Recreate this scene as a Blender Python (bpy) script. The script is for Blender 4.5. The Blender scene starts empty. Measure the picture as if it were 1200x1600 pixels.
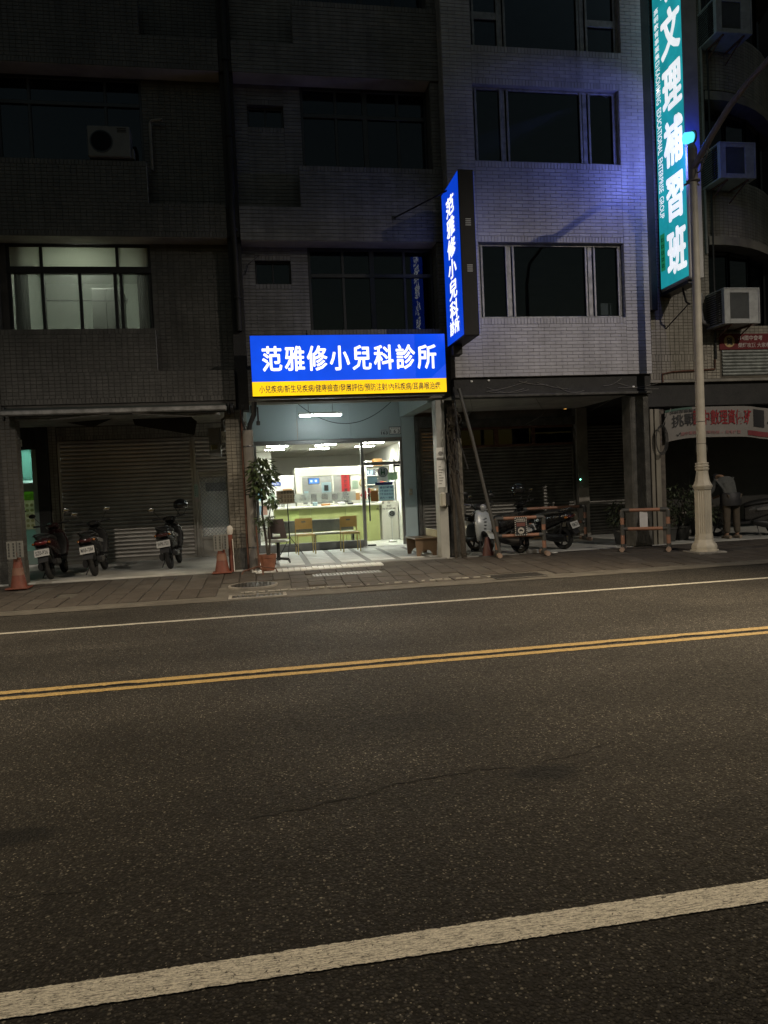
import bpy, math, random
from mathutils import Vector, Matrix
random.seed(7)
sc = bpy.context.scene
COL = sc.collection
R = math.radians

# ---------------------------------------------------------------- camera
cam_d = bpy.data.cameras.new("camera")
cam = bpy.data.objects.new("camera", cam_d)
COL.objects.link(cam)
cam_d.sensor_fit = 'VERTICAL'
cam_d.sensor_height = 24.0
cam_d.lens = 1150 / 1600 * 24.0
cam_d.clip_start = 0.05
cam_d.clip_end = 400
_y, _p, _r = R(9.566), R(-1.99), R(-2.602)
_f = Vector((math.sin(_y) * math.cos(_p), math.cos(_y) * math.cos(_p), math.sin(_p)))
_rt = Vector((math.cos(_y), -math.sin(_y), 0))
_up = _rt.cross(_f)
_r2 = _rt * math.cos(_r) + _up * math.sin(_r)
_u2 = -_rt * math.sin(_r) + _up * math.cos(_r)
_m = Matrix((_r2, _u2, -_f)).transposed().to_4x4()
_m.translation = Vector((0, 0, 1.55))
cam.matrix_world = _m
sc.camera = cam

# ---------------------------------------------------------------- night sky
w = bpy.data.worlds.new("World")
sc.world = w
w.use_nodes = True
nt = w.node_tree
nt.nodes.clear()
sky = nt.nodes.new("ShaderNodeTexSky")
sky.sky_type = 'NISHITA'
sky.sun_disc = False
sky.sun_elevation = R(2.0)
sky.sun_rotation = R(15)
bg = nt.nodes.new("ShaderNodeBackground")
bg.inputs['Strength'].default_value = 0.06
out = nt.nodes.new("ShaderNodeOutputWorld")
nt.links.new(sky.outputs[0], bg.inputs[0])
nt.links.new(bg.outputs[0], out.inputs[0])

# ---------------------------------------------------------------- exposure and sampling
sc.view_settings.view_transform = 'Standard'
sc.view_settings.look = 'None'
sc.view_settings.exposure = 0.0
sc.view_settings.gamma = 1.0
sc.view_settings.use_curve_mapping = False
sc.cycles.use_denoising = True
sc.cycles.max_bounces = 7
sc.cycles.diffuse_bounces = 3
sc.cycles.glossy_bounces = 3
sc.cycles.transparent_max_bounces = 12
sc.cycles.sample_clamp_indirect = 4.0
sc.cycles.caustics_reflective = False
sc.cycles.caustics_refractive = False
LAMP_WARM = (1.0, 0.78, 0.50)
LAMP_NEUTRAL = (1.0, 0.88, 0.74)
POWER_ACROSS_RIGHT = 4200.0
POWER_ACROSS_LEFT = 2600.0
POWER_NEAR_POLE = 7200.0
POWER_NEXT_POLE = 9000.0
POWER_BLUE = 74.0

# ---------------------------------------------------------------- materials
MATS = {}
def _ramp(nt, fac, stops):
    r = nt.nodes.new("ShaderNodeValToRGB")
    el = r.color_ramp.elements
    while len(el) < len(stops):
        el.new(0.5)
    for e, (p, c) in zip(el, stops):
        e.position = p
        e.color = (c[0], c[1], c[2], 1) if hasattr(c, '__len__') else (c, c, c, 1)
    nt.links.new(fac, r.inputs[0])
    return r.outputs[0]
def _noise(nt, co, scale, detail=3, rough=0.55, dist=0.0):
    n = nt.nodes.new("ShaderNodeTexNoise")
    n.inputs['Scale'].default_value = scale
    n.inputs['Detail'].default_value = detail
    n.inputs['Roughness'].default_value = rough
    n.inputs['Distortion'].default_value = dist
    nt.links.new(co, n.inputs['Vector'])
    return n.outputs['Fac']
def _mix(nt, fac, a, b, mode='MIX'):
    m = nt.nodes.new("ShaderNodeMix")
    m.data_type = 'RGBA'
    m.blend_type = mode
    for s, v in ((m.inputs[0], fac), (m.inputs[6], a), (m.inputs[7], b)):
        if hasattr(v, 'is_linked'):
            nt.links.new(v, s)
        elif hasattr(v, '__len__'):
            s.default_value = (v[0], v[1], v[2], 1)
        else:
            s.default_value = v
    return m.outputs[2]
def _math(nt, op, a, b=0.0):
    m = nt.nodes.new("ShaderNodeMath")
    m.operation = op
    for s, v in zip(m.inputs, (a, b)):
        if hasattr(v, 'is_linked'):
            nt.links.new(v, s)
        else:
            s.default_value = v
    return m.outputs[0]
def _new(name):
    m = bpy.data.materials.new(name)
    m.use_nodes = True
    nt = m.node_tree
    b = nt.nodes['Principled BSDF']
    MATS[name] = m
    return m, nt, b
def _co(nt, scale=None, kind='pos'):
    if kind == 'pos':
        g = nt.nodes.new("ShaderNodeNewGeometry").outputs['Position']
    else:
        g = nt.nodes.new("ShaderNodeTexCoord").outputs['Object']
    if scale:
        mp = nt.nodes.new("ShaderNodeMapping")
        mp.inputs['Scale'].default_value = scale
        nt.links.new(g, mp.inputs[0])
        return mp.outputs[0]
    return g
def _bump(nt, b, h, strength, dist):
    bp = nt.nodes.new("ShaderNodeBump")
    bp.inputs['Strength'].default_value = strength
    bp.inputs['Distance'].default_value = dist
    nt.links.new(h, bp.inputs['Height'])
    nt.links.new(bp.outputs[0], b.inputs['Normal'])
def mat(name, col, rough=0.6, metal=0.0, var=0.25, vscale=3.0, fine=40.0, bump=0.15, island=0.0, streak=0.0, dirt=0.0, dirtcol=(0.02, 0.018, 0.014), kind='obj', spec=0.5, bdist=0.004):
    """painted / plain surface with soft blotches, fine grain and optional dirt"""
    if name in MATS:
        return MATS[name]
    m, nt, b = _new(name)
    co = _co(nt, kind=kind)
    n1 = _noise(nt, co, vscale, 5, 0.6)
    n2 = _noise(nt, co, fine, 3, 0.6)
    lo = [c * (1 - var) for c in col]
    hi = [min(1, c * (1 + var * 0.6)) for c in col]
    c = _ramp(nt, n1, [(0.3, lo), (0.7, hi)])
    if island:
        g = nt.nodes.new("ShaderNodeNewGeometry")
        f = _math(nt, 'MULTIPLY_ADD', g.outputs['Random Per Island'], 2 * island)
        f.node.inputs[2].default_value = 1 - island
        c = _mix(nt, 1.0, c, f, 'MULTIPLY')
    if streak:
        sk_ = _noise(nt, _co(nt, (5.0, 5.0, 0.28)), 1.0, 4, 0.65)
        c = _mix(nt, 1.0, c, _ramp(nt, sk_, [(0.42, 1.0), (0.72, 1.0 - streak)]), 'MULTIPLY')
    if dirt:
        d = _noise(nt, co, vscale * 0.6, 6, 0.7, 0.6)
        df = _math(nt, 'MULTIPLY', _ramp(nt, d, [(0.45, 0.0), (0.75, 1.0)]), dirt)
        c = _mix(nt, df, c, dirtcol)
    nt.links.new(c, b.inputs['Base Color'])
    rr = _ramp(nt, n2, [(0.3, max(0.02, rough - 0.08)), (0.7, min(1, rough + 0.1))])
    nt.links.new(rr, b.inputs['Roughness'])
    b.inputs['Metallic'].default_value = metal
    b.inputs['Specular IOR Level'].default_value = spec
    if bump:
        _bump(nt, b, n2, bump, bdist)
    return m
def paper(name, col, var=0.08, vscale=6.0, thru=0.5):
    """sheet that lets part of the light behind it glow through"""
    m, nt, b = _new(name)
    c = _ramp(nt, _noise(nt, _co(nt, kind='obj'), vscale, 4), [(0.3, [q * (1 - var) for q in col]), (0.7, col)])
    nt.links.new(c, b.inputs['Base Color'])
    b.inputs['Roughness'].default_value = 0.7
    tl = nt.nodes.new("ShaderNodeBsdfTranslucent")
    nt.links.new(c, tl.inputs[0])
    mx = nt.nodes.new("ShaderNodeMixShader")
    mx.inputs[0].default_value = thru
    nt.links.new(b.outputs[0], mx.inputs[1])
    nt.links.new(tl.outputs[0], mx.inputs[2])
    nt.links.new(mx.outputs[0], nt.nodes['Material Output'].inputs[0])
    return m
def emit(name, col, strength, var=0.0):
    if name in MATS:
        return MATS[name]
    m, nt, b = _new(name)
    b.inputs['Base Color'].default_value = (col[0] * 0.6, col[1] * 0.6, col[2] * 0.6, 1)
    b.inputs['Roughness'].default_value = 0.35
    b.inputs['Emission Color'].default_value = (*col, 1)
    b.inputs['Emission Strength'].default_value = strength
    if var:
        co = _co(nt, kind='obj')
        n = _noise(nt, co, 2.2, 2)
        nt.links.new(_ramp(nt, n, [(0.2, strength * (1 - var)), (0.8, strength * (1 + var))]), b.inputs['Emission Strength'])
    return m
def glass(name, tint=(0.9, 0.95, 0.95), refl=1.0, rough=0.0, opac=0.0, ocol=(0.5, 0.55, 0.55)):
    if name in MATS:
        return MATS[name]
    m = bpy.data.materials.new(name)
    m.use_nodes = True
    nt = m.node_tree
    nt.nodes.clear()
    o = nt.nodes.new("ShaderNodeOutputMaterial")
    tr = nt.nodes.new("ShaderNodeBsdfTransparent")
    tr.inputs[0].default_value = (*tint, 1)
    gl = nt.nodes.new("ShaderNodeBsdfGlossy")
    gl.inputs['Roughness'].default_value = rough
    lw = nt.nodes.new("ShaderNodeFresnel")
    lw.inputs[0].default_value = 1.5
    mx = nt.nodes.new("ShaderNodeMixShader")
    f = _math(nt, 'MULTIPLY', lw.outputs[0], refl)
    nt.links.new(f, mx.inputs[0])
    nt.links.new(tr.outputs[0], mx.inputs[1])
    nt.links.new(gl.outputs[0], mx.inputs[2])
    s = mx.outputs[0]
    if opac:
        df = nt.nodes.new("ShaderNodeBsdfDiffuse")
        df.inputs[0].default_value = (*ocol, 1)
        tl = nt.nodes.new("ShaderNodeBsdfTranslucent")
        tl.inputs[0].default_value = (*ocol, 1)
        m3 = nt.nodes.new("ShaderNodeMixShader")
        nt.links.new(df.outputs[0], m3.inputs[1])
        nt.links.new(tl.outputs[0], m3.inputs[2])
        m2 = nt.nodes.new("ShaderNodeMixShader")
        m2.inputs[0].default_value = opac
        nt.links.new(s, m2.inputs[1])
        nt.links.new(m3.outputs[0], m2.inputs[2])
        s = m2.outputs[0]
    nt.links.new(s, o.inputs[0])
    MATS[name] = m
    return m

# ---------------------------------------------------------------- mesh helpers
WL = {}
def reg(o, wl):
    WL[o.name] = Vector(wl)
def thing(name, label, cat, loc=(0, 0, 0), group=None):
    o = bpy.data.objects.new(name, None)
    o.empty_display_size = 0.2
    o.location = loc
    COL.objects.link(o)
    o['label'] = label
    o['category'] = cat
    if group:
        o['group'] = group
    reg(o, loc)
    return o
def tag(o, label, cat, group=None):
    o['label'] = label
    o['category'] = cat
    if group:
        o['group'] = group
    return o
class MB:
    def __init__(s):
        s.v = []
        s.f = []
        s.mi = []
        s.cur = 0
    def add(s, vs, fs):
        n = len(s.v)
        s.v += [tuple(v) for v in vs]
        for f in fs:
            s.f.append(tuple(i + n for i in f))
            s.mi.append(s.cur)
        return s
    def box(s, x0, x1, y0, y1, z0, z1):
        vs = [(x, y, z) for z in (z0, z1) for y in (y0, y1) for x in (x0, x1)]
        return s.add(vs, [(0, 2, 3, 1), (4, 5, 7, 6), (0, 1, 5, 4), (2, 6, 7, 3), (0, 4, 6, 2), (1, 3, 7, 5)])
    def bbox(s, x0, x1, y0, y1, z0, z1, b=0.01):
        b = min(b, (x1 - x0) / 2.01, (y1 - y0) / 2.01, (z1 - z0) / 2.01)
        lo, hi = (x0, y0, z0), (x1, y1, z1)
        vs = []
        idx = {}
        for sx in (0, 1):
            for sy in (0, 1):
                for sz in (0, 1):
                    for a in range(3):
                        c = []
                        for k, sg in enumerate((sx, sy, sz)):
                            p = hi[k] if sg else lo[k]
                            if k != a:
                                p += -b if sg else b
                            c.append(p)
                        idx[(sx, sy, sz, a)] = len(vs)
                        vs.append(tuple(c))
        fs = []
        I = idx
        for a in range(3):
            o1, o2 = [k for k in range(3) if k != a]
            for sg in (0, 1):
                q = []
                for u, v in ((0, 0), (1, 0), (1, 1), (0, 1)):
                    k = [0, 0, 0]
                    k[a] = sg
                    k[o1] = u
                    k[o2] = v
                    q.append(I[(*k, a)])
                fs.append(tuple(q))
        for a in range(3):
            o1, o2 = [k for k in range(3) if k != a]
            for u in (0, 1):
                for v in (0, 1):
                    q = []
                    for sg, ax in ((0, o1), (1, o1), (1, o2), (0, o2)):
                        k = [0, 0, 0]
                        k[a] = sg
                        k[o1] = u
                        k[o2] = v
                        q.append(I[(*k, ax)])
                    fs.append(tuple(q))
        for sx in (0, 1):
            for sy in (0, 1):
                for sz in (0, 1):
                    fs.append((I[(sx, sy, sz, 0)], I[(sx, sy, sz, 1)], I[(sx, sy, sz, 2)]))
        return s.add(vs, fs)
    def quad(s, a, b, c, d):
        return s.add([a, b, c, d], [(0, 1, 2, 3)])
    def prism(s, poly, a0, a1, axis='y'):
        n = len(poly)
        def P(u, v, a):
            return (u, a, v) if axis == 'y' else ((a, u, v) if axis == 'x' else (u, v, a))
        vs = [P(u, v, a0) for u, v in poly] + [P(u, v, a1) for u, v in poly]
        fs = [tuple(range(n)), tuple(range(2 * n - 1, n - 1, -1))]
        fs += [(i, (i + 1) % n, n + (i + 1) % n, n + i) for i in range(n)]
        return s.add(vs, fs)
    def tube(s, pts, r, n=8, caps=True):
        pts = [Vector(p) for p in pts]
        rs = r if hasattr(r, '__len__') else [r] * len(pts)
        vs = []
        prev = None
        for i, p in enumerate(pts):
            d = (pts[min(i + 1, len(pts) - 1)] - pts[max(i - 1, 0)]).normalized()
            if prev is None:
                a = Vector((0, 0, 1)) if abs(d.z) < 0.9 else Vector((1, 0, 0))
                u = d.cross(a).normalized()
            else:
                u = (prev - d * prev.dot(d)).normalized()
            prev = u
            v = d.cross(u)
            for k in range(n):
                t = 2 * math.pi * k / n
                vs.append(p + (u * math.cos(t) + v * math.sin(t)) * rs[i])
        fs = []
        for i in range(len(pts) - 1):
            for k in range(n):
                k2 = (k + 1) % n
                fs.append((i * n + k, i * n + k2, (i + 1) * n + k2, (i + 1) * n + k))
        if caps:
            fs.append(tuple(range(n - 1, -1, -1)))
            b = (len(pts) - 1) * n
            fs.append(tuple(range(b, b + n)))
        return s.add(vs, fs)
    def lathe(s, prof, n=20, o=(0, 0, 0), axis='z', caps=True):
        vs = []
        for r, h in prof:
            for k in range(n):
                t = 2 * math.pi * k / n
                a, b = r * math.cos(t), r * math.sin(t)
                c = (a, b, h) if axis == 'z' else ((h, a, b) if axis == 'x' else (b, h, a))
                vs.append((c[0] + o[0], c[1] + o[1], c[2] + o[2]))
        fs = []
        m = len(prof)
        for i in range(m - 1):
            for k in range(n):
                k2 = (k + 1) % n
                fs.append((i * n + k, i * n + k2, (i + 1) * n + k2, (i + 1) * n + k))
        if caps:
            fs.append(tuple(range(n - 1, -1, -1)))
            fs.append(tuple(range((m - 1) * n, m * n)))
        return s.add(vs, fs)
    def ell(s, c, r, nu=12, nv=8):
        vs = []
        for i in range(nv + 1):
            ph = math.pi * i / nv
            for k in range(nu):
                t = 2 * math.pi * k / nu
                vs.append((c[0] + r[0] * math.sin(ph) * math.cos(t), c[1] + r[1] * math.sin(ph) * math.sin(t), c[2] + r[2] * math.cos(ph)))
        fs = []
        for i in range(nv):
            for k in range(nu):
                k2 = (k + 1) % nu
                fs.append((i * nu + k, (i + 1) * nu + k, (i + 1) * nu + k2, i * nu + k2))
        return s.add(vs, fs)
    def loft(s, secs, axis='x', n=18, sub=4, ex=2.4):
        """secs: (pos, centre_a, centre_b, half_a, half_b); axis x: a=y b=z; axis z: a=y b=x"""
        full = []
        m = len(secs)
        for i in range(m - 1):
            p0, p1, p2, p3 = secs[max(i - 1, 0)], secs[i], secs[i + 1], secs[min(i + 2, m - 1)]
            for k in range(sub):
                t = k / sub
                full.append([0.5 * ((2 * b) + (-a + c) * t + (2 * a - 5 * b + 4 * c - d) * t * t + (-a + 3 * b - 3 * c + d) * t ** 3) for a, b, c, d in zip(p0, p1, p2, p3)])
        full.append(list(secs[-1]))
        vs = []
        for pos, ca, cb, ha, hb in full:
            for k in range(n):
                t = 2 * math.pi * k / n
                c_, s_ = math.cos(t), math.sin(t)
                a = ca + max(ha, 0.002) * math.copysign(abs(c_) ** (2 / ex), c_)
                b = cb + max(hb, 0.002) * math.copysign(abs(s_) ** (2 / ex), s_)
                vs.append((pos, a, b) if axis == 'x' else (b, a, pos))
        fs = []
        L = len(full)
        for i in range(L - 1):
            for k in range(n):
                k2 = (k + 1) % n
                fs.append((i * n + k, i * n + k2, (i + 1) * n + k2, (i + 1) * n + k))
        fs.append(tuple(range(n - 1, -1, -1)))
        fs.append(tuple(range((L - 1) * n, L * n)))
        return s.add(vs, fs)
    def xf(s, M, start=0):
        s.v = s.v[:start] + [tuple(M @ Vector(v)) for v in s.v[start:]]
        return s
def mk(name, mb, m, parent=None, smooth=False, kind=None, label=None, cat=None, group=None, origin=None):
    v = mb.v
    if origin is None:
        xs = [p[0] for p in v]
        ys = [p[1] for p in v]
        zs = [p[2] for p in v]
        c = Vector(((min(xs) + max(xs)) / 2, (min(ys) + max(ys)) / 2, min(zs)))
    else:
        c = Vector(origin)
    me = bpy.data.meshes.new(name)
    me.from_pydata([(p[0] - c.x, p[1] - c.y, p[2] - c.z) for p in v], [], mb.f)
    ms = m if isinstance(m, (list, tuple)) else [m]
    for q in ms:
        me.materials.append(q)
    if len(ms) > 1:
        me.polygons.foreach_set('material_index', mb.mi)
    me.validate()
    o = bpy.data.objects.new(name, me)
    COL.objects.link(o)
    if parent is not None:
        o.parent = parent
        o.location = c - WL[parent.name]
    else:
        o.location = c
    reg(o, c)
    if smooth:
        me.polygons.foreach_set('use_smooth', [True] * len(me.polygons))
        try:
            me.set_sharp_from_angle(angle=R(38))
        except Exception:
            pass
    if kind:
        o['kind'] = kind
    if label:
        o['label'] = label
    if cat:
        o['category'] = cat
    if group:
        o['group'] = group
    return o
def inst(src, loc, parent):
    o = bpy.data.objects.new(src.name.split('.')[0], src.data)
    COL.objects.link(o)
    o.parent = parent
    o.location = Vector(loc) - WL[parent.name]
    reg(o, loc)
    return o

# ---------------------------------------------------------------- lettering
_TC = {}
def text_geo(s, offset=0.0, res=2):
    key = (s, offset)
    if key in _TC:
        return _TC[key]
    c = bpy.data.curves.new("lettering_curve", 'FONT')
    c.body = s
    c.size = 1.0
    c.resolution_u = res
    c.offset = offset
    o = bpy.data.objects.new("lettering_curve", c)
    COL.objects.link(o)
    dg = bpy.context.evaluated_depsgraph_get()
    me = bpy.data.meshes.new_from_object(o.evaluated_get(dg))
    vs = [(v.co.x, v.co.y) for v in me.vertices]
    fs = [tuple(p.vertices) for p in me.polygons]
    bpy.data.objects.remove(o)
    bpy.data.curves.remove(c)
    bpy.data.meshes.remove(me)
    _TC[key] = (vs, fs)
    return vs, fs
def put_text(mb, s, o, u, v, width=None, height=None, fat=0.0, off=0.0, centre=True, em=False):
    """write s with its lower-left (or centre) at o; u,v unit vectors; fat = stroke widening in metres (rounded)"""
    vs, fs = text_geo(s, off)
    if not vs:
        return
    x0, x1 = min(p[0] for p in vs), max(p[0] for p in vs)
    if em:
        y0, y1 = -0.085, 0.845
        if len(s) == 1:
            x0, x1 = 0.03, 0.97
    else:
        y0, y1 = min(p[1] for p in vs), max(p[1] for p in vs)
    sy = height / (y1 - y0) if height else width / (x1 - x0)
    sx = width / (x1 - x0) if width else sy
    o, u, v = Vector(o), Vector(u), Vector(v)
    nrm = u.cross(v)
    cx, cy = ((x0 + x1) / 2, (y0 + y1) / 2) if centre else (x0, y0)
    K = 10 if fat else 1
    for k in range(K):
        a = 2 * math.pi * k / K
        dx, dy = (fat * math.cos(a), fat * math.sin(a)) if fat else (0, 0)
        mb.add([o + u * ((p[0] - cx) * sx + dx) + v * ((p[1] - cy) * sy + dy) + nrm * (0.0002 * k) for p in vs], fs)
# ================================================================ materials of the place
def asphalt():
    m, nt, b = _new("asphalt")
    co = _co(nt)
    def vor(scale, feat='F1'):
        v = nt.nodes.new("ShaderNodeTexVoronoi")
        v.feature = feat
        v.inputs['Scale'].default_value = scale
        nt.links.new(co, v.inputs['Vector'])
        return v
    v1 = vor(84)
    v2 = vor(210)
    v3 = vor(38)
    sep = nt.nodes.new("ShaderNodeSeparateColor")
    nt.links.new(v1.outputs['Color'], sep.inputs[0])
    sep3 = nt.nodes.new("ShaderNodeSeparateColor")
    nt.links.new(v3.outputs['Color'], sep3.inputs[0])
    sep2 = nt.nodes.new("ShaderNodeSeparateColor")
    nt.links.new(v2.outputs['Color'], sep2.inputs[0])
    stone = _ramp(nt, sep.outputs[0], [(0.0, (0.014, 0.013, 0.0115)), (0.50, (0.026, 0.024, 0.021)), (0.84, (0.048, 0.0445, 0.0385)), (0.955, (0.092, 0.086, 0.074)), (1.0, (0.22, 0.205, 0.175))])
    gap = _ramp(nt, v1.outputs['Distance'], [(0.35, 0.0), (0.62, 1.0)])
    c = _mix(nt, gap, stone, (0.014, 0.013, 0.0115))
    big = _ramp(nt, sep3.outputs[1], [(0.982, 0.0), (0.992, 1.0)])
    wob = _math(nt, 'MULTIPLY_ADD', _noise(nt, co, 120, 3, 0.6), 0.35)
    nt.links.new(v3.outputs['Distance'], wob.node.inputs[2])
    near = _ramp(nt, wob, [(0.30, 1.0), (0.42, 0.0)])
    c = _mix(nt, _math(nt, 'MULTIPLY', big, near), c, (0.15, 0.14, 0.12))
    pit = _ramp(nt, sep3.outputs[2], [(0.955, 0.0), (0.97, 1.0)])
    c = _mix(nt, _math(nt, 'MULTIPLY', pit, near), c, (0.012, 0.011, 0.010))
    spk = _ramp(nt, sep2.outputs[1], [(0.987, 0.0), (0.994, 1.0)])
    c = _mix(nt, spk, c, (0.26, 0.24, 0.20))
    n = _noise(nt, co, 0.7, 5, 0.6)
    st = _noise(nt, _co(nt, (0.07, 1.15, 1)), 1.0, 3, 0.55)
    oil = _noise(nt, _co(nt, (0.5, 1.3, 1)), 1.3, 6, 0.7, 0.8)
    tone = _math(nt, 'MULTIPLY', _ramp(nt, n, [(0.28, 0.62), (0.72, 1.32)]), _ramp(nt, st, [(0.3, 0.72), (0.7, 1.25)]))
    tone = _math(nt, 'MULTIPLY', tone, _ramp(nt, oil, [(0.60, 1.0), (0.74, 0.55)]))
    c = _mix(nt, 1.0, c, tone, 'MULTIPLY')
    # two old tar stains
    for cx, cy, rx, ry in ((1.42, 3.66, 0.27, 0.145), (-1.26, 3.62, 0.36, 0.145), (0.95, 4.7, 0.7, 0.25), (-2.4, 5.3, 0.8, 0.35), (2.2, 3.0, 0.5, 0.2)):
        mp = nt.nodes.new("ShaderNodeMapping")
        mp.vector_type = 'TEXTURE'
        mp.inputs['Location'].default_value = (cx, cy, 0)
        mp.inputs['Scale'].default_value = (rx, ry, 1)
        nt.links.new(co, mp.inputs[0])
        ln = nt.nodes.new("ShaderNodeVectorMath")
        ln.operation = 'LENGTH'
        nt.links.new(mp.outputs[0], ln.inputs[0])
        dd = _math(nt, 'ADD', ln.outputs['Value'], _math(nt, 'MULTIPLY', _noise(nt, co, 14.0, 5, 0.7), 0.75))
        f = _ramp(nt, dd, [(0.85, 0.72 if ry < 0.15 else 0.3), (1.0, 0.0)]) if False else _ramp(nt, _math(nt, 'MULTIPLY', dd, 0.5), [(0.44, 0.96 if ry < 0.15 else 0.35), (0.62, 0.0)])
        c = _mix(nt, f, c, (0.0035, 0.004, 0.0045))
    nt.links.new(c, b.inputs['Base Color'])
    fl = _noise(nt, co, 26, 4, 0.65)
    h = _math(nt, 'ADD', _math(nt, 'MULTIPLY', gap, -0.6), _math(nt, 'MULTIPLY', fl, 1.3))
    h = _math(nt, 'SUBTRACT', h, _math(nt, 'MULTIPLY', _math(nt, 'MULTIPLY', pit, near), 2.5))
    _bump(nt, b, h, 0.75, 0.006)
    nt.links.new(_ramp(nt, sep.outputs[1], [(0, 0.6), (1, 0.9)]), b.inputs['Roughness'])
    b.inputs['Specular IOR Level'].default_value = 0.22
    return m
def paint(name, col, streak, chip):
    """thermoplastic road paint: long fine streaks and chipped-out holes down to the asphalt"""
    m, nt, b = _new(name)
    co = _co(nt)
    s = _noise(nt, _co(nt, (16, 150, 1)), 1.0, 5, 0.72)
    s2 = _noise(nt, _co(nt, (60, 260, 1)), 1.0, 4, 0.7)
    g = _noise(nt, co, 140, 3, 0.6)
    mx = _math(nt, 'MULTIPLY_ADD', s2, 0.45)
    mx.node.inputs[2].default_value = 0.0
    v = _math(nt, 'ADD', _math(nt, 'MULTIPLY', s, 0.55), mx)
    dark = [c * 0.28 for c in col]
    mid = [c * 0.8 for c in col]
    c = _ramp(nt, v, [(0.5 - streak, dark), (0.515 - streak * 0.55, mid), (0.62, col)])
    c = _mix(nt, 1.0, c, _ramp(nt, g, [(0.3, 0.72), (0.65, 1.08)]), 'MULTIPLY')
    ch = _noise(nt, co, 60, 5, 0.7, 0.4)
    cm = _ramp(nt, ch, [(chip - 0.02, 1.0), (chip + 0.02, 0.0)])
    c = _mix(nt, cm, c, (0.04, 0.036, 0.03))
    nt.links.new(c, b.inputs['Base Color'])
    b.inputs['Roughness'].default_value = 0.7
    _bump(nt, b, v, 0.5, 0.004)
    return m
M_asph = asphalt()
M_white = paint("white_road_paint", (0.84, 0.81, 0.72), 0.045, 0.375)
M_edge = paint("edge_line_paint", (0.42, 0.41, 0.36), 0.04, 0.37)
M_yellow = paint("yellow_road_paint", (0.45, 0.31, 0.105), 0.045, 0.40)
M_conc = mat("concrete", (0.20, 0.19, 0.17), 0.85, var=0.35, vscale=1.7, fine=60, bump=0.3, dirt=0.6, kind='pos')
M_floorconc = mat("arcade_concrete", (0.42, 0.42, 0.39), 0.5, var=0.3, vscale=1.2, fine=45, bump=0.12, dirt=0.45, kind='pos')
M_gutter = mat("gutter_concrete", (0.075, 0.069, 0.058), 0.9, var=0.4, vscale=3.5, fine=55, bump=0.6, dirt=0.7, kind='pos', bdist=0.01)
M_paver = mat("clay_paver", (0.039, 0.032, 0.026), 0.85, var=0.35, vscale=5, fine=70, bump=0.4, dirt=0.5, kind='pos')
M_paver2 = mat("clay_paver_pale", (0.052, 0.045, 0.038), 0.85, var=0.35, vscale=5, fine=70, bump=0.4, dirt=0.5, kind='pos')
M_iron = mat("cast_iron", (0.05, 0.048, 0.045), 0.5, 0.6, var=0.3, fine=80, bump=0.3)
M_grout = mat("grout", (0.078, 0.074, 0.069), 0.9, var=0.3, kind='pos')
M_tileB = mat("brown_facade_tile", (0.100, 0.095, 0.088), 0.42, streak=0.45, var=0.22, vscale=1.1, fine=90, bump=0.08, island=0.16, dirt=0.5, kind='pos')
M_tileG = mat("dark_grey_facade_tile", (0.175, 0.173, 0.174), 0.45, streak=0.4, var=0.25, vscale=1.0, fine=90, bump=0.08, island=0.14, dirt=0.5, kind='pos')
M_tileW = mat("pale_grey_facade_tile", (0.40, 0.39, 0.40), 0.42, streak=0.28, var=0.15, vscale=0.8, fine=90, bump=0.08, island=0.10, dirt=0.25, kind='pos')
M_groutW = mat("pale_grout", (0.25, 0.245, 0.24), 0.9, var=0.25, kind='pos')
M_tileC = mat("cream_facade_tile", (0.235, 0.215, 0.175), 0.4, streak=0.4, var=0.2, vscale=1.0, fine=90, bump=0.08, island=0.12, dirt=0.35, kind='pos')
M_groutC = mat("cream_wall_grout", (0.09, 0.08, 0.062), 0.9, var=0.3, kind='pos')
M_plaster = mat("stained_plaster", (0.23, 0.215, 0.185), 0.85, var=0.3, vscale=1.5, fine=40, bump=0.2, dirt=0.6, kind='pos')
M_rough = mat("rough_render", (0.085, 0.083, 0.074), 0.95, var=0.45, vscale=6, fine=35, bump=0.9, dirt=0.6, kind='pos', bdist=0.02)
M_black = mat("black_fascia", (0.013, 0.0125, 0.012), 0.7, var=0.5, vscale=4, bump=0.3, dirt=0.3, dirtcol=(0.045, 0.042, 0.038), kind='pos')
M_panelblue = mat("pale_blue_panel", (0.36, 0.44, 0.45), 0.35, var=0.06, vscale=0.7, fine=30, bump=0.03, kind='pos')
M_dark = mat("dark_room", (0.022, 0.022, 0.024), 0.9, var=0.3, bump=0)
M_alu = mat("dark_aluminium", (0.05, 0.05, 0.052), 0.35, 0.7, var=0.2, bump=0.05)
M_aluL = mat("weathered_aluminium", (0.25, 0.25, 0.25), 0.45, 0.35, var=0.35, vscale=8, bump=0.15, dirt=0.5)
M_steel = mat("brushed_steel_frame", (0.30, 0.30, 0.30), 0.35, 0.8, var=0.15, bump=0.05)
M_slat = mat("grey_shutter_steel", (0.40, 0.38, 0.35), 0.36, 0.8, var=0.15, vscale=1.2, fine=12, bump=0.02, dirt=0.35, kind='pos')
M_slatd = mat("old_shutter_steel", (0.17, 0.165, 0.15), 0.4, 0.7, var=0.3, vscale=2.5, fine=30, bump=0.1, dirt=0.5, kind='pos')
M_glassD = glass("dark_window_glass", (0.55, 0.6, 0.62), 1.0, 0.0)
M_glass = glass("clear_glass", (0.93, 0.96, 0.95), 0.8)
M_pvc = mat("grey_pvc", (0.22, 0.215, 0.20), 0.5, var=0.25, dirt=0.4)
M_cable = mat("black_cable", (0.015, 0.015, 0.015), 0.6, var=0.2, bump=0)
M_rust = mat("rusty_iron", (0.10, 0.045, 0.028), 0.85, var=0.45, vscale=12, bump=0.5)

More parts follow.
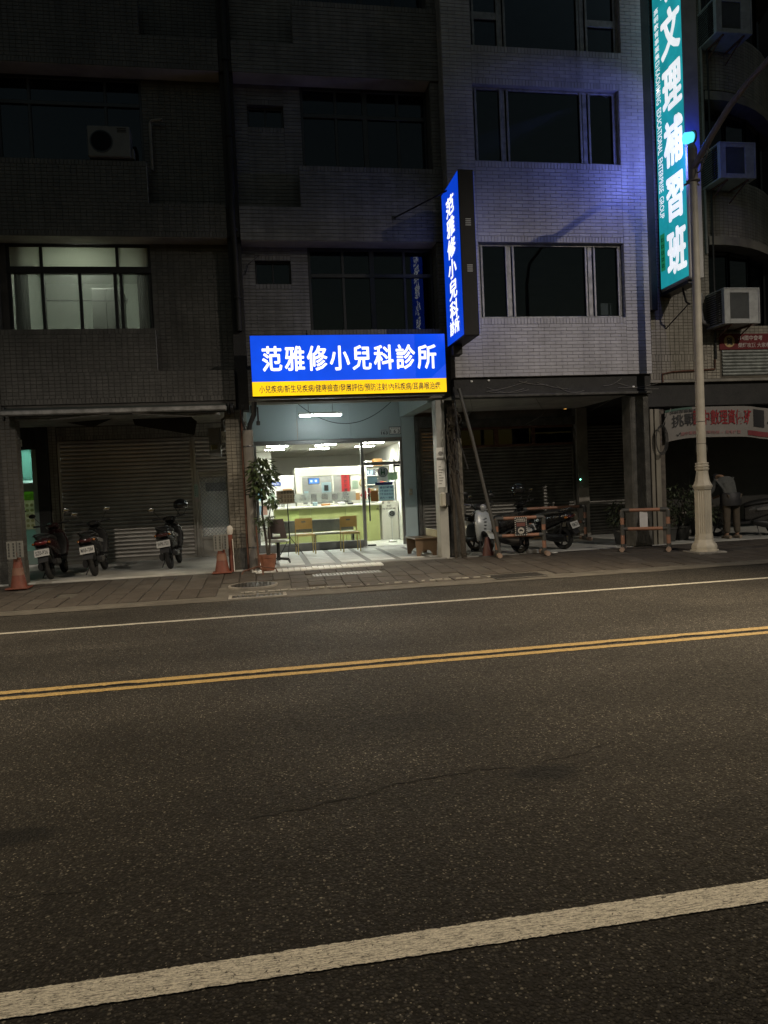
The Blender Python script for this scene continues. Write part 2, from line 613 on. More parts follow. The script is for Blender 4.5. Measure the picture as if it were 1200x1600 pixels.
# ================================================================ ground
def sheet(name, x0, x1, y0, y1, z, m, nx=1, ny=1, slope=None):
    mb = MB()
    for i in range(nx + 1):
        for j in range(ny + 1):
            x, y = x0 + (x1 - x0) * i / nx, y0 + (y1 - y0) * j / ny
            mb.v.append((x, y, z if slope is None else z + slope * (y - y0)))
    for i in range(nx):
        for j in range(ny):
            a = i * (ny + 1) + j
            mb.f.append((a, a + ny + 1, a + ny + 2, a + 1))
            mb.mi.append(0)
    return mk(name, mb, m, kind='structure')
sheet("ground", -120, 120, -120, 120, -0.03, M_gutter)
sheet("road", -80, 80, -3.0, 10.80, 0.0, M_asph)
def line(name, y, wd, x0, x1, m, jit, z=0.004, step=0.03):
    mb = MB()
    n = int((x1 - x0) / step)
    a, b = 0.0, 0.0
    for i in range(n + 1):
        x = x0 + (x1 - x0) * i / n
        a = a * 0.35 + random.uniform(-jit, jit)
        b = b * 0.35 + random.uniform(-jit, jit)
        mb.v += [(x, y - wd / 2 + a, z), (x, y + wd / 2 + b, z)]
    for i in range(n):
        mb.f.append((2 * i, 2 * i + 2, 2 * i + 3, 2 * i + 1))
        mb.mi.append(0)
    return mk(name, mb, m, kind='structure')
line("lane_line", 2.395, 0.128, -4, 8, M_white, 0.0026, step=0.008)
line("centre_line", 6.425, 0.105, -14, 26, M_yellow, 0.004)
line("centre_line", 6.235, 0.095, -14, 26, M_yellow, 0.004)
line("edge_line", 9.385, 0.10, -20, 34, M_edge, 0.004)
# crack along the centre joint and the long crack in the near lane
M_crack = mat("crack_void", (0.002, 0.002, 0.002), 0.95, var=0.2, bump=0)
def crack(name, pts, wmax, seed, jit=0.02, step=0.03, dash=0.0, cz=0.003):
    rnd = random.Random(seed)
    mb = MB()
    P = []
    for (ax, ay), (bx, by) in zip(pts[:-1], pts[1:]):
        L = math.hypot(bx - ax, by - ay)
        n = max(2, int(L / step))
        for i in range(n):
            P.append((ax + (bx - ax) * i / n, ay + (by - ay) * i / n))
    off = 0
    on = 1.0
    prev = None
    for i, (x, y) in enumerate(P):
        off = off * 0.85 + rnd.uniform(-jit, jit)
        on = on * 0.9 + rnd.uniform(-0.25, 0.35) * 0.4
        wd = wmax * max(0.0, min(1, 0.3 + rnd.random() * 0.7)) * (1 if on > dash - 0.5 else 0.05)
        cur = ((x, y + off - wd / 2, cz), (x, y + off + wd / 2, cz))
        if prev:
            mb.quad(prev[0], cur[0], cur[1], prev[1])
        prev = cur
    return mk(name, mb, M_crack, kind='structure')
crack("road_crack", [(-9, 6.350), (16, 6.350)], 0.034, 3, 0.010, 0.03, 0.30, 0.0065)
crack("road_crack", [(-0.12, 3.52), (0.10, 3.545), (0.22, 3.60), (0.45, 3.63), (0.63, 3.73), (0.85, 3.74), (1.06, 3.80), (1.30, 3.79)], 0.017, 5, 0.012, 0.015, 0.1)
crack("road_crack", [(1.46, 3.80), (1.70, 3.84), (1.98, 3.98)], 0.010, 9, 0.010, 0.015, 0.2)
crack("road_crack", [(-2.6, 2.9), (-1.3, 3.1), (-0.7, 3.02)], 0.006, 11, 0.008, 0.02, 0.35)
M_patch = mat("tar_patch", (0.006, 0.0065, 0.0072), 0.8, var=0.6, vscale=30, fine=130, bump=0.9, kind='pos', spec=0.12, bdist=0.01)
def blob(name, cx, cy, rx, ry, z, m, seed):
    rnd = random.Random(seed)
    mb = MB()
    n = 40
    vs = [(cx, cy, z)]
    for k in range(n):
        t = 2 * math.pi * k / n
        q = 0.62 + 0.5 * rnd.random()
        vs.append((cx + rx * q * math.cos(t), cy + ry * q * math.sin(t), z))
    mb.add(vs, [(0, 1 + k, 1 + (k + 1) % n) for k in range(n)])
    return mk(name, mb, m, kind='structure')

# gutter, pavement, pavers
def zp(y):
    return 0.012 + 0.075 * max(0, min(1, (y - 11.25) / 2.85))
sheet("gutter", -40, 60, 10.80, 11.30, 0.006, M_gutter, 400, 5)
for v in bpy.data.objects["gutter"].data.vertices:
    v.co.z += random.uniform(-0.003, 0.004)
pav = sheet("pavement", -40, 60, 11.30, 14.10, -0.004, M_gutter, 1, 1, slope=0.0265)
PW, PD = 0.285, 0.44
mbp = MB()
mbp.bbox(-PW / 2 + 0.006, PW / 2 - 0.006, -PD / 2 + 0.006, PD / 2 - 0.006, -0.03, 0.0, 0.008)
pav_src = [None, None]
placed = 0
far = MB()
SKIP = [(-0.62, 0.28, 11.85, 12.55), (-0.65, 0.45, 10.9, 11.5), (0.8, 2.15, 12.55, 13.05), (3.55, 4.55, 11.0, 11.6)]
for j in range(6):
    y = 11.52 + j * PD + PD * 0.0
    for i in range(-60, 100):
        x = i * PW + (0.0 if j < 2 else 0.02)
        if any(a - 0.1 < x < b + 0.1 and c - 0.15 < y < d + 0.15 for a, b, c, d in SKIP):
            continue
        if y > 13.55 and -0.25 < x < 2.6:
            continue
        if random.random() < 0.03:
            continue
        z = zp(y) + random.uniform(-0.004, 0.005)
        inview = -4.7 + (y - 11.5) * -0.25 < x < 8.6 + (y - 11.5) * 0.5
        if inview and placed < 290:
            k = 0 if random.random() < 0.75 else 1
            if pav_src[k] is None:
                o = mk("paver", mbp, M_paver if k == 0 else M_paver2, pav, origin=(0, 0, 0))
                pav_src[k] = o
                o.location = Vector((x, y, z)) - WL[pav.name]
            else:
                o = inst(pav_src[k], (x, y, z), pav)
            o.rotation_euler = (R(1.5) + random.uniform(-0.012, 0.012), random.uniform(-0.012, 0.012), random.uniform(-0.012, 0.012))
            placed += 1
        else:
            far.bbox(x - PW / 2 + 0.006, x + PW / 2 - 0.006, y - PD / 2 + 0.006, y + PD / 2 - 0.006, z - 0.03, z, 0.008)
mk("pavers_beyond_view", far, M_paver, pav, kind='stuff')
# broken white painted kerb line along the pavement edge
mb = MB()
x = -0.35
rnd = random.Random(4)
while x < 3.6:
    L = rnd.uniform(0.02, 0.12)
    y = 11.42 + 0.03 * rnd.random() - 0.012 * (x - 1)
    z = 0.023 + rnd.uniform(0, 0.006)
    mb.bbox(x, x + L, y - 0.030 * rnd.random(), y + 0.026 * rnd.random() + 0.010, z - 0.02, z + 0.004, 0.004)
    x += L + rnd.uniform(0.0, 0.05) * (1 + (x > 1.2) * 2)
mk("kerb_paint", mb, mat("old_white_paint", (0.24, 0.23, 0.20), 0.8, var=0.3, vscale=15, dirt=0.6, kind='pos'), kind='structure')

# arcade floors
def slab(name, x0, x1, y0, y1, z1, m, th=0.14):
    mb = MB()
    mb.bbox(x0, x1, y0, y1, z1 - th, z1, 0.012)
    return mk(name, mb, m, kind='structure')
slab("arcade_floor", -12.0, -0.26, 14.10, 17.9, 0.10, M_floorconc)
af = slab("arcade_floor", -0.25, 3.60, 14.10, 17.75, 0.095, mat("grey_floor_strip", (0.22, 0.22, 0.21), 0.55, var=0.2, kind='pos', dirt=0.3))
slab("arcade_floor", 3.61, 30.0, 14.10, 17.9, 0.075, M_floorconc)
M_ftile = mat("white_floor_tile", (0.68, 0.69, 0.67), 0.38, var=0.14, vscale=4, fine=70, bump=0.08, dirt=0.25, kind='pos')
tw_, td_ = 0.485, 0.50
mbt = MB()
mbt.bbox(-tw_ / 2, tw_ / 2, -td_ / 2, td_ / 2, -0.02, 0.004, 0.005)
src = None
for i in range(7):
    for j in range(6):
        x, y = -0.02 + i * 0.60, 14.66 + j * (td_ + 0.022)
        if x < -0.1 and j < 1:
            continue
        if src is None:
            src = mk("floor_tile", mbt, M_ftile, af, origin=(0, 0, 0))
            src.location = Vector((x, y, 0.095)) - WL[af.name]
        else:
            inst(src, (x, y, 0.095 + random.uniform(0, 0.002)), af)
# strip of small pale tiles along the clinic step
mbt = MB()
mbt.bbox(-0.052, 0.052, -0.17, 0.17, -0.03, 0.004, 0.004)
src = None
for i in range(22):
    x, y = -0.15 + i * 0.112, 13.86
    if src is None:
        src = mk("step_tile", mbt, M_ftile, pav, origin=(0, 0, 0))
        src.location = Vector((x, y, 0.085)) - WL[pav.name]
        src.rotation_euler.x = R(1.5)
    else:
        inst(src, (x, y, 0.085 + random.uniform(-0.004, 0.003)), pav).rotation_euler = (R(1.5), random.uniform(-0.02, 0.02), random.uniform(-0.03, 0.03))
# doorstep ramp of fine mosaic in front of the clinic door
mb = MB()
for i in range(24):
    for j in range(5):
        x, y = 2.42 + i * 0.052, 17.18 + j * 0.085
        if x < 2.42 + (4 - j) * 0.02:
            continue
        mb.bbox(x, x + 0.046, y, y + 0.078, 0.09, 0.104 + j * 0.004, 0.003)
mk("step_mosaic", mb, M_ftile, af, kind='stuff')

# iron covers
def cover_round(x, y, r, label):
    t = thing("manhole_cover", label, "manhole", (x, y, zp(y)))
    mb = MB()
    mb.lathe([(r * 1.12, -0.03), (r * 1.12, 0.006), (r * 1.02, 0.010), (r * 1.01, -0.004)], 36, (x, y, zp(y)), caps=False)
    mk("frame_ring", mb, M_conc, t)
    mb = MB()
    mb.lathe([(r, -0.03), (r, 0.004), (r * 0.96, 0.008)], 36, (x, y, zp(y)))
    for i in range(-6, 7):
        for j in range(-6, 7):
            a, b = i * r / 6.5, j * r / 6.5
            if a * a + b * b < (r * 0.9) ** 2:
                mb.box(x + a - 0.012, x + a + 0.012, y + b - 0.012, y + b + 0.012, zp(y) + 0.008, zp(y) + 0.013)
    mk("lid", mb, M_iron, t)
cover_round(-0.17, 12.2, 0.36, "round cast iron manhole cover in the pavers before the terracotta pot")
t = thing("drain_grate", "rectangular iron drain grate in the gutter below the round manhole cover", "grate", (-0.1, 11.07, 0.01))
mb = MB()
mb.box(-0.52, 0.33, 10.88, 10.93, 0, 0.02).box(-0.52, 0.33, 11.21, 11.26, 0, 0.02).box(-0.52, -0.47, 10.93, 11.21, 0, 0.02).box(0.28, 0.33, 10.93, 11.21, 0, 0.02)
mk("frame", mb, M_conc, t)
for i in range(11):
    mb = MB()
    mb.bbox(-0.46 + i * 0.068, -0.425 + i * 0.068, 10.935, 11.205, 0.002, 0.016, 0.004)
    mk("bar", mb, M_iron, t)
def plate(x0, x1, y0, y1, label, m):
    t = thing("cover_plate", label, "cover plate", ((x0 + x1) / 2, (y0 + y1) / 2, zp(y0)))
    z = zp((y0 + y1) / 2)
    mb = MB()
    mb.bbox(x0, x1, y0, y1, z - 0.02, z + 0.010, 0.004)
    mk("plate", mb, m, t)
    mb = MB()
    n = int((x1 - x0) / 0.06)
    for i in range(n):
        for j in range(int((y1 - y0) / 0.06)):
            mb.box(x0 + 0.03 + i * 0.06, x0 + 0.055 + i * 0.06, y0 + 0.03 + j * 0.06, y0 + 0.04 + j * 0.06, z + 0.009, z + 0.014)
    mk("tread", mb, m, t)
plate(0.85, 2.05, 12.62, 12.98, "long pale steel cover plate set in the pavers before the clinic", mat("pale_steel_plate", (0.20, 0.20, 0.195), 0.5, 0.3, var=0.3, vscale=9, dirt=0.4))
plate(3.62, 4.45, 11.05, 11.55, "dark iron cover plate at the road edge below the silver scooter", M_iron)

# ================================================================ building helpers
def clad(mb, u0, u1, v0, v1, w, tw, th, bond='grid', axis='-y', j=0.007, d=0.007):
    """individual facade tiles on a plane; axis is the way they face"""
    def P(u, v, k):
        if axis == '-y':
            return (u, w - k, v)
        if axis == '-x':
            return (w - k, -u, v)
        if axis == '+x':
            return (w + k, u, v)
        return (u, w + k, -v)
    if axis == '-x':
        u0, u1 = -u1, -u0
    nv = max(1, round((v1 - v0) / th))
    hv = (v1 - v0) / nv
    nu = max(1, round((u1 - u0) / tw))
    hu = (u1 - u0) / nu
    for r in range(nv):
        a, b = v0 + r * hv + j / 2, v0 + (r + 1) * hv - j / 2
        sh = 0.5 * (r % 2) if bond == 'run' else 0
        for c in range(-1, nu + 1):
            ju = j * 0.4 if bond == 'run' else j
            x0 = max(u0, u0 + (c + sh) * hu) + ju / 2
            x1 = min(u1, u0 + (c + 1 + sh) * hu) - ju / 2
            if x1 - x0 < 0.012:
                continue
            k = d + random.uniform(-0.0015, 0.0015)
            e = 0.0025
            mb.add([P(x0, a, -0.002), P(x1, a, -0.002), P(x1, b, -0.002), P(x0, b, -0.002), P(x0 + e, a + e, k), P(x1 - e, a + e, k), P(x1 - e, b - e, k), P(x0 + e, b - e, k)],
                   [(4, 5, 6, 7), (0, 1, 5, 4), (1, 2, 6, 5), (2, 3, 7, 6), (3, 0, 4, 7)])
def window(b, x0, x1, z0, z1, y, mull=(), trans=None, fm=M_alu, fw=0.05, gm=M_glassD, depth=0.07, double=(), gm2=None):
    """a window part: frame, mullions and one pane mesh per light"""
    mb = MB()
    mb.bbox(x0, x1, y, y + depth, z0, z0 + fw, 0.005).bbox(x0, x1, y, y + depth, z1 - fw, z1, 0.005)
    mb.bbox(x0, x0 + fw, y + 0.002, y + depth - 0.002, z0 + fw, z1 - fw, 0.005).bbox(x1 - fw, x1, y + 0.002, y + depth - 0.002, z0 + fw, z1 - fw, 0.005)
    xs = [x0 + fw]
    for m_ in mull:
        hw = fw * (0.9 if m_ in double else 0.5)
        mb.bbox(m_ - hw, m_ + hw, y + 0.004, y + depth - 0.004, z0 + fw, z1 - fw, 0.005)
        xs += [m_ - hw, m_ + hw]
    xs.append(x1 - fw)
    zs = [z0 + fw, z1 - fw]
    if trans:
        mb.bbox(x0 + fw, x1 - fw, y - 0.004, y + depth - 0.008, trans - fw * 0.7, trans + fw * 0.7, 0.005)
        zs = [z0 + fw, trans - fw * 0.7, trans + fw * 0.7, z1 - fw]
    f = mk("window", mb, fm, b)
    for i in range(0, len(xs), 2):
        for k in range(0, len(zs), 2):
            p = MB()
            p.box(xs[i], xs[i + 1], y + depth * 0.5, y + depth * 0.5 + 0.005, zs[k], zs[k + 1])
            mk("pane", p, gm2 if (gm2 and k > 0) else gm, f)
    return f
def shutter(b, x0, x1, z0, z1, y, m, pitch=0.087, name="roller_shutter", box=True, rails=True):
    mb = MB()
    if rails:
        mb.bbox(x0 - 0.06, x0, y - 0.03, y + 0.06, z0, z1, 0.006).bbox(x1, x1 + 0.06, y - 0.03, y + 0.06, z0, z1, 0.006)
    if box:
        mb.bbox(x0 - 0.06, x1 + 0.06, y - 0.02, y + 0.25, z1, z1 + 0.05, 0.006)
    mb.bbox(x0, x1, y - 0.012, y + 0.03, z0, z0 + 0.07, 0.006)
    s = mk(name, mb, m, b)
    n = int((z1 - z0 - 0.07) / pitch)
    pitch = (z1 - z0 - 0.07) / n
    prof = []
    for k in range(7):
        t = k / 6
        prof.append((-0.020 * math.sin(math.pi * t) ** 0.8, t * pitch * 0.90))
    prof += [(0.006, pitch * 0.92), (0.006, pitch)]
    p = MB()
    for (a, h1), (c, h2) in zip(prof[:-1], prof[1:]):
        p.quad((-(x1 - x0) / 2, a, h1), ((x1 - x0) / 2, a, h1), ((x1 - x0) / 2, c, h2), (-(x1 - x0) / 2, c, h2))
    src = None
    for i in range(n):
        loc = ((x0 + x1) / 2, y, z0 + 0.07 + i * pitch)
        if src is None:
            src = mk("slat", p, m, s, smooth=True, origin=(0, 0, 0))
            src.location = Vector(loc) - WL[s.name]
        else:
            inst(src, loc, s).rotation_euler.x = random.uniform(-0.008, 0.008)
    return s
def part(b, name, m, *boxes, bev=0.008, **k):
    mb = MB()
    for q in boxes:
        mb.bbox(*q, bev)
    return mk(name, mb, m, b, **k)
F, RY = 14.2, 14.6          # front plane and recess plane of the two tiled houses
def core(b, x0, x1, y0, top=13.4, zs=(3.42, 6.40, 9.42, 12.45), im=None):
    """slabs, side and back walls behind the facade so that rooms are closed"""
    mb = MB()
    for z in zs:
        mb.box(x0 + 0.02, x1 - 0.02, y0 + 0.25, 22.0, z - 0.06, z + 0.06)
    mb.box(x0 + 0.02, x1 - 0.02, y0 + 4.5, y0 + 4.6, 3.41, top)
    mb.box(x0 + 0.005, x0 + 0.06, y0 + 0.12, 22.0, 3.41, top).box(x1 - 0.06, x1 - 0.005, y0 + 0.12, 22.0, 3.41, top)
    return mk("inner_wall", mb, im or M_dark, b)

# ================================================================ house on the left (brown tiles)
b1 = thing("shophouse", "brown tiled shophouse on the left with one dimly lit upper window", "building", (-2.4, F, 0))
X0, X1 = -4.47, -0.34
core(b1, X0, X1, RY)
wall, tl = MB(), MB()
TB = dict(tw=0.102, th=0.066)
for zb, zt, zw, zp0 in ((3.30, 3.87, 6.33, 4.66), (6.33, 6.94, 9.39, 7.70), (9.39, 9.97, 12.45, 10.78), (12.45, 13.1, 13.4, 13.1)):
    wall.box(X0, X1, F, RY + 0.2, zb, zt)
    clad(tl, X0, X1, zb + 0.10, zt, F, **TB)
    clad(tl, X0, X1, zb, zb + 0.10, F, 0.066, 0.10)
    if zp0 > zt:
        wall.box(X0, -1.73, F + 0.001, F + 0.16, zt, zp0)
        clad(tl, X0, -1.73, zt, zp0 - 0.10, F + 0.001, **TB)
        clad(tl, X0, -1.73, zp0 - 0.10, zp0, F + 0.001, 0.066, 0.10)
        clad(tl, F + 0.02, F + 0.16, zt, zp0, -1.73, axis='+x', **TB)
        # recessed panel on the right and jambs
        wall.box(-1.80, X1, RY, RY + 0.2, zt, zw)
        clad(tl, -1.80, X1, zt, zw, RY, **TB)
        wall.box(X0, -4.36, RY, RY + 0.2, zt, zw)
        wall.box(-4.36, -1.80, RY, RY + 0.12, zt, zp0 - 0.08)
mk("wall", wall, M_grout, b1)
M_soff = mat("pale_soffit_plaster", (0.42, 0.40, 0.37), 0.85, var=0.25, vscale=1.5, dirt=0.4, kind='pos')  # paleness paints in the light bounced up from the street
for zb in (6.33, 9.39, 12.45):
    part(b1, "soffit", M_soff, (X0 + 0.01, X1 - 0.01, F + 0.004, RY - 0.002, zb - 0.006, zb - 0.001), bev=0.001)
mk("tile_cladding", tl, M_tileB, b1, kind='stuff')
part(b1, "parapet_trim", M_aluL, (-1.735, -1.722, F - 0.014, F + 0.0, 3.87, 4.62), (-1.735, -1.722, F - 0.014, F + 0.0, 6.94, 7.66), bev=0.002)
# lit room of the second floor
M_glassLit = glass("film_glass", (0.86, 0.9, 0.86), 0.6, 0.0, 0.30, (0.42, 0.45, 0.40))
M_glassFrost = glass("frosted_upper_glass", (0.86, 0.9, 0.86), 0.4, 0.2, 1.0, (0.62, 0.66, 0.58))
M_fblack = mat("black_window_frame", (0.012, 0.012, 0.012), 0.6, var=0.2, bump=0)
window(b1, -4.36, -1.80, 5.84, 6.32, RY + 0.02, (-3.76, -2.41), None, M_fblack, 0.05, M_glassFrost)
window(b1, -4.36, -1.80, 4.58, 5.838, RY + 0.02, (-3.76, -3.10, -2.47, -2.36), None, M_fblack, 0.055, M_glassLit)
part(b1, "window_transom", M_fblack, (-4.36, -1.80, RY - 0.01, RY + 0.09, 5.78, 5.90))
window(b1, -4.36, -1.80, 7.62, 9.38, RY + 0.02, (-3.80, -2.46), 8.90, M_alu, 0.05)
window(b1, -4.36, -1.80, 10.7, 12.44, RY + 0.02, (-3.74, -2.42), 11.9, M_alu, 0.05)
M_room = mat("dim_room_paint", (0.42, 0.45, 0.40), 0.85, var=0.08, vscale=0.8, bump=0)
part(b1, "lit_room_wall", M_room, (-4.36, -1.80, 17.2, 17.25, 3.6, 6.33), (-4.40, -4.37, 14.82, 17.2, 3.6, 6.33), (-1.79, -1.76, 14.82, 17.2, 3.6, 6.33), (-4.36, -1.80, 14.82, 17.2, 6.30, 6.333), (-4.36, -1.80, 14.82, 17.2, 3.50, 3.56))
M_curt = mat("grey_curtain", (0.10, 0.10, 0.095), 0.9, var=0.2, vscale=6)
for xa, xb in ((-4.28, -4.03), (-2.08, -1.84)):
    mb = MB()
    n = 24
    for i in range(n):
        f0, f1 = i / n, (i + 1) / n
        ya, yb = 14.725 + 0.02 * math.sin(f0 * 22), 14.725 + 0.02 * math.sin(f1 * 22)
        mb.quad((xa + (xb - xa) * f0, ya, 4.5), (xa + (xb - xa) * f1, yb, 4.5), (xa + (xb - xa) * f1, yb, 6.28), (xa + (xb - xa) * f0, ya, 6.28))
    mk("curtain", mb, M_curt, b1, smooth=True)
wl = thing("wardrobe", "grey wardrobe standing inside the lit upper room of the left house", "wardrobe", (-2.9, 15.6, 3.56))
part(wl, "carcass", mat("wardrobe_grey", (0.16, 0.165, 0.15), 0.7), (-3.06, -2.50, 15.4, 15.95, 3.56, 5.72))
part(wl, "door", mat("wardrobe_grey", (0, 0, 0)), (-3.05, -2.785, 15.375, 15.40, 3.6, 5.70), (-2.775, -2.51, 15.375, 15.40, 3.6, 5.70))
cl_ = thing("clothes_rail", "thin dark clothes rail behind the lit upper window", "rail", (-3.1, 14.85, 5.33))
mb = MB()
mb.tube([(-3.78, 14.86, 5.34), (-2.30, 14.86, 5.33)], 0.012)
mk("rod", mb, M_alu, cl_)
mb = MB()
mb.tube([(-3.78, 14.86, 5.26), (-3.79, 14.86, 5.36), (-3.75, 14.86, 5.38)], 0.01).tube([(-2.32, 14.86, 5.27), (-2.30, 14.86, 5.36), (-2.33, 14.86, 5.37)], 0.01)
mk("hook", mb, M_alu, cl_)
bp = thing("backpack", "dark bag hanging low behind the lit upper window", "bag", (-2.6, 14.95, 4.55))
mb = MB()
mb.loft([(4.52, -2.62, 14.98, 0.19, 0.09), (4.75, -2.60, 14.98, 0.19, 0.10), (4.95, -2.57, 14.98, 0.15, 0.09), (5.08, -2.55, 14.98, 0.07, 0.05)], 'z')
mk("body", mb, M_curt, bp, smooth=True)
mb = MB()
mb.tube([(-2.55, 14.98, 5.05), (-2.52, 14.97, 5.17), (-2.50, 14.90, 5.33), (-2.53, 14.93, 5.1)], 0.014)
mk("strap", mb, M_curt, bp)
lt = thing("ceiling_lamp", "round ceiling lamp in the lit upper room of the left house", "lamp", (-3.1, 15.9, 6.2))
mb = MB()
mb.lathe([(0.05, 6.30), (0.24, 6.29), (0.26, 6.25), (0.22, 6.20), (0.05, 6.18)], 20, (-3.1, 15.25, 0))
mk("diffuser", mb, emit("dim_room_lamp", (1.0, 1.0, 0.92), 42.0), lt, smooth=True)
# ground floor of the left house
part(b1, "ceiling", M_plaster, (X0, X1, 14.6, 17.8, 3.22, 3.29))
part(b1, "beam", M_grout, (X0, X1, F + 0.02, 14.6, 3.12, 3.299))
mb = MB()
mb.box(-4.60, -4.43, 17.55, 17.9, 0.1, 3.22).box(-4.43, -0.55, 17.62, 17.9, 2.90, 3.22).box(-0.58, -0.20, 17.5, 17.9, 0.1, 3.22)
mk("shopfront_wall", mb, M_groutC, b1)
tl = MB()
clad(tl, -4.60, -4.43, 0.45, 3.22, 17.55, 0.085, 0.066)
clad(tl, -4.43, -0.58, 3.0, 3.20, 17.62, **TB)
clad(tl, -4.43, -0.58, 2.90, 3.0, 17.62, 0.066, 0.10)
clad(tl, -0.58, -0.20, 0.45, 3.22, 17.50, **TB)
mk("tile_cladding", tl, M_tileC, b1, kind='stuff')
shutter(b1, -4.36, -1.53, 0.10, 2.84, 17.60, M_slat)
shutter(b1, -1.40, -0.66, 2.02, 2.84, 17.62, M_slat)
part(b1, "door_post", M_slat, (-1.47, -1.40, 17.55, 17.70, 0.10, 2.90))
# lattice gate
g = part(b1, "lattice_gate", M_slat, (-1.40, -1.34, 17.58, 17.64, 0.1, 2.02), (-0.72, -0.66, 17.58, 17.64, 0.1, 2.02), (-1.34, -0.72, 17.58, 17.64, 1.95, 2.02), (-1.34, -0.72, 17.58, 17.64, 0.50, 0.58), (-1.34, -0.72, 17.60, 17.63, 0.10, 0.50))
mb = MB()
def diag(mb, x0, x1, z0, z1, y, pitch, r, sgn):
    c = -3.0
    while c < 4:
        pts = []
        if sgn > 0:      # z = z0 + (x-x0-c)
            xa, xb = max(x0, x0 + c), min(x1, x0 + c + (z1 - z0))
            if xb > xa + 0.02:
                pts = [(xa, y, z0 + xa - x0 - c), (xb, y, z0 + xb - x0 - c)]
        else:
            xa, xb = max(x0, x0 + c), min(x1, x0 + c + (z1 - z0))
            if xb > xa + 0.02:
                pts = [(xa, y + 0.012, z1 - (xa - x0 - c)), (xb, y + 0.012, z1 - (xb - x0 - c))]
        if pts:
            mb.tube(pts, r, 5, caps=False)
        c += pitch
diag(mb, -1.34, -0.72, 0.58, 1.95, 17.60, 0.086, 0.006, 1)
diag(mb, -1.34, -0.72, 0.58, 1.95, 17.60, 0.086, 0.006, -1)
mk("lattice", mb, M_steel, g)
part(b1, "gate_backing", M_black, (-1.40, -0.66, 17.78, 17.80, 0.1, 2.02))
part(b1, "gate_glass_band", mat("hazy_glass", (0.16, 0.17, 0.17), 0.3), (-1.22, -0.76, 17.69, 17.70, 1.62, 1.82))
# columns
def column(b, x0, x1, y0, y1, z0, z1, gm, tm, tw=0.102, th=0.066, skirt=0.45, sm=None):
    mb = MB()
    mb.box(x0, x1, y0, y1, z0, z1)
    mk("column", mb, gm, b)
    tl = MB()
    clad(tl, x0, x1, z0 + skirt, z1, y0, tw, th)
    clad(tl, y0 + 0.01, y1, z0 + skirt, z1, x1, tw, th, axis='+x')
    clad(tl, y0 + 0.01, y1, z0 + skirt, z1, x0, tw, th, axis='-x')
    mk("column_tiles", tl, tm, b, kind='stuff')
    part(b, "column_base", sm or M_rough, (x0 - 0.015, x1 + 0.015, y0 - 0.018, y1 + 0.012, z0, z0 + skirt))
column(b1, -0.56, -0.28, 14.16, 14.55, 0.06, 3.12, M_groutC, M_tileC)
column(b1, -4.46, -4.20, 14.02, 14.25, 0.06, 3.12, M_groutC, M_tileB)
# soil pipe in the dark joint between the two houses
part(b1, "party_joint", M_black, (X1, -0.10, F + 0.10, RY + 0.1, 3.12, 13.2), (X1 + 0.002, -0.10, F + 0.02, F + 0.1, 6.35, 6.92), (X1 + 0.002, -0.10, F + 0.02, F + 0.1, 9.40, 9.95))
dp = thing("downpipe", "dark grey downpipe in the joint between the brown house and the clinic", "pipe", (-0.2, F, 0))
mb = MB()
mb.tube([(-0.21, F + 0.05, 4.6), (-0.21, F + 0.05, 6.1), (-0.23, F - 0.02, 6.5), (-0.23, F - 0.02, 7.0), (-0.21, F + 0.04, 7.2), (-0.21, F + 0.04, 12.8)], 0.055, 10)
mk("pipe", mb, M_black, dp, smooth=True)
for z in (5.2, 6.45, 8.2, 9.6, 11.2):
    mb = MB()
    mb.lathe([(0.066, z), (0.072, z + 0.02), (0.066, z + 0.05)], 12, (-0.21, F + (0.05 if z < 6 else 0.02), 0))
    mk("collar", mb, M_black, dp)
# neighbour at the far left edge
b0 = thing("shophouse", "narrow slice of a tiled house at the left edge with a teal glass door", "building", (-6.4, F, 0))
core(b0, -8.6, X0 - 0.005, RY)
mb, tl = MB(), MB()
mb.box(-8.6, X0 - 0.006, F, RY + 0.1, 3.12, 13.4)
clad(tl, -6.0, X0 - 0.006, 3.3, 13.2, F, **TB)
mk("wall", mb, M_grout, b0)
mk("tile_cladding", tl, M_tileB, b0, kind='stuff')
column(b0, -5.1, -4.47, 14.16, 14.55, 0.06, 3.12, M_groutC, M_tileB)
part(b0, "ceiling", M_plaster, (-8.6, X0 - 0.006, 14.6, 17.8, 3.22, 3.29))
part(b0, "shopfront_wall", M_black, (-8.6, -5.36, 17.55, 17.7, 0.1, 3.22), (-4.86, -4.61, 17.50, 17.7, 0.1, 3.22), (-5.36, -4.86, 17.55, 17.7, 2.73, 3.22))
M_teal = glass("teal_frosted_glass", (0.45, 0.72, 0.66), 0.6, 0.2, 0.75, (0.34, 0.52, 0.47))
d = part(b0, "glass_door", mat("pale_green_door_frame", (0.22, 0.30, 0.27), 0.4, 0.2), (-5.36, -5.30, 17.55, 17.60, 0.16, 2.73), (-4.97, -4.86, 17.55, 17.60, 0.16, 2.73), (-5.30, -4.97, 17.55, 17.60, 0.16, 0.47), (-5.30, -4.97, 17.55, 17.60, 1.80, 1.99))
part(d, "pane", M_teal, (-5.30, -4.86, 17.57, 17.575, 2.04, 2.73), bev=0.001)
part(d, "pane", M_teal, (-5.30, -4.97, 17.575, 17.58, 0.47, 0.95), bev=0.001)
part(d, "threshold", M_ftile, (-5.36, -4.86, 17.48, 17.60, 0.10, 0.155))
mb = MB()
mb.tube([(-5.24, 17.52, 1.35), (-5.13, 17.51, 1.36)], [0.03, 0.012])
mk("handle", mb, M_alu, d)
po = thing("door_poster", "yellow dotted poster with green heading behind the teal glass door", "poster", (-5.15, 17.6, 0.95))
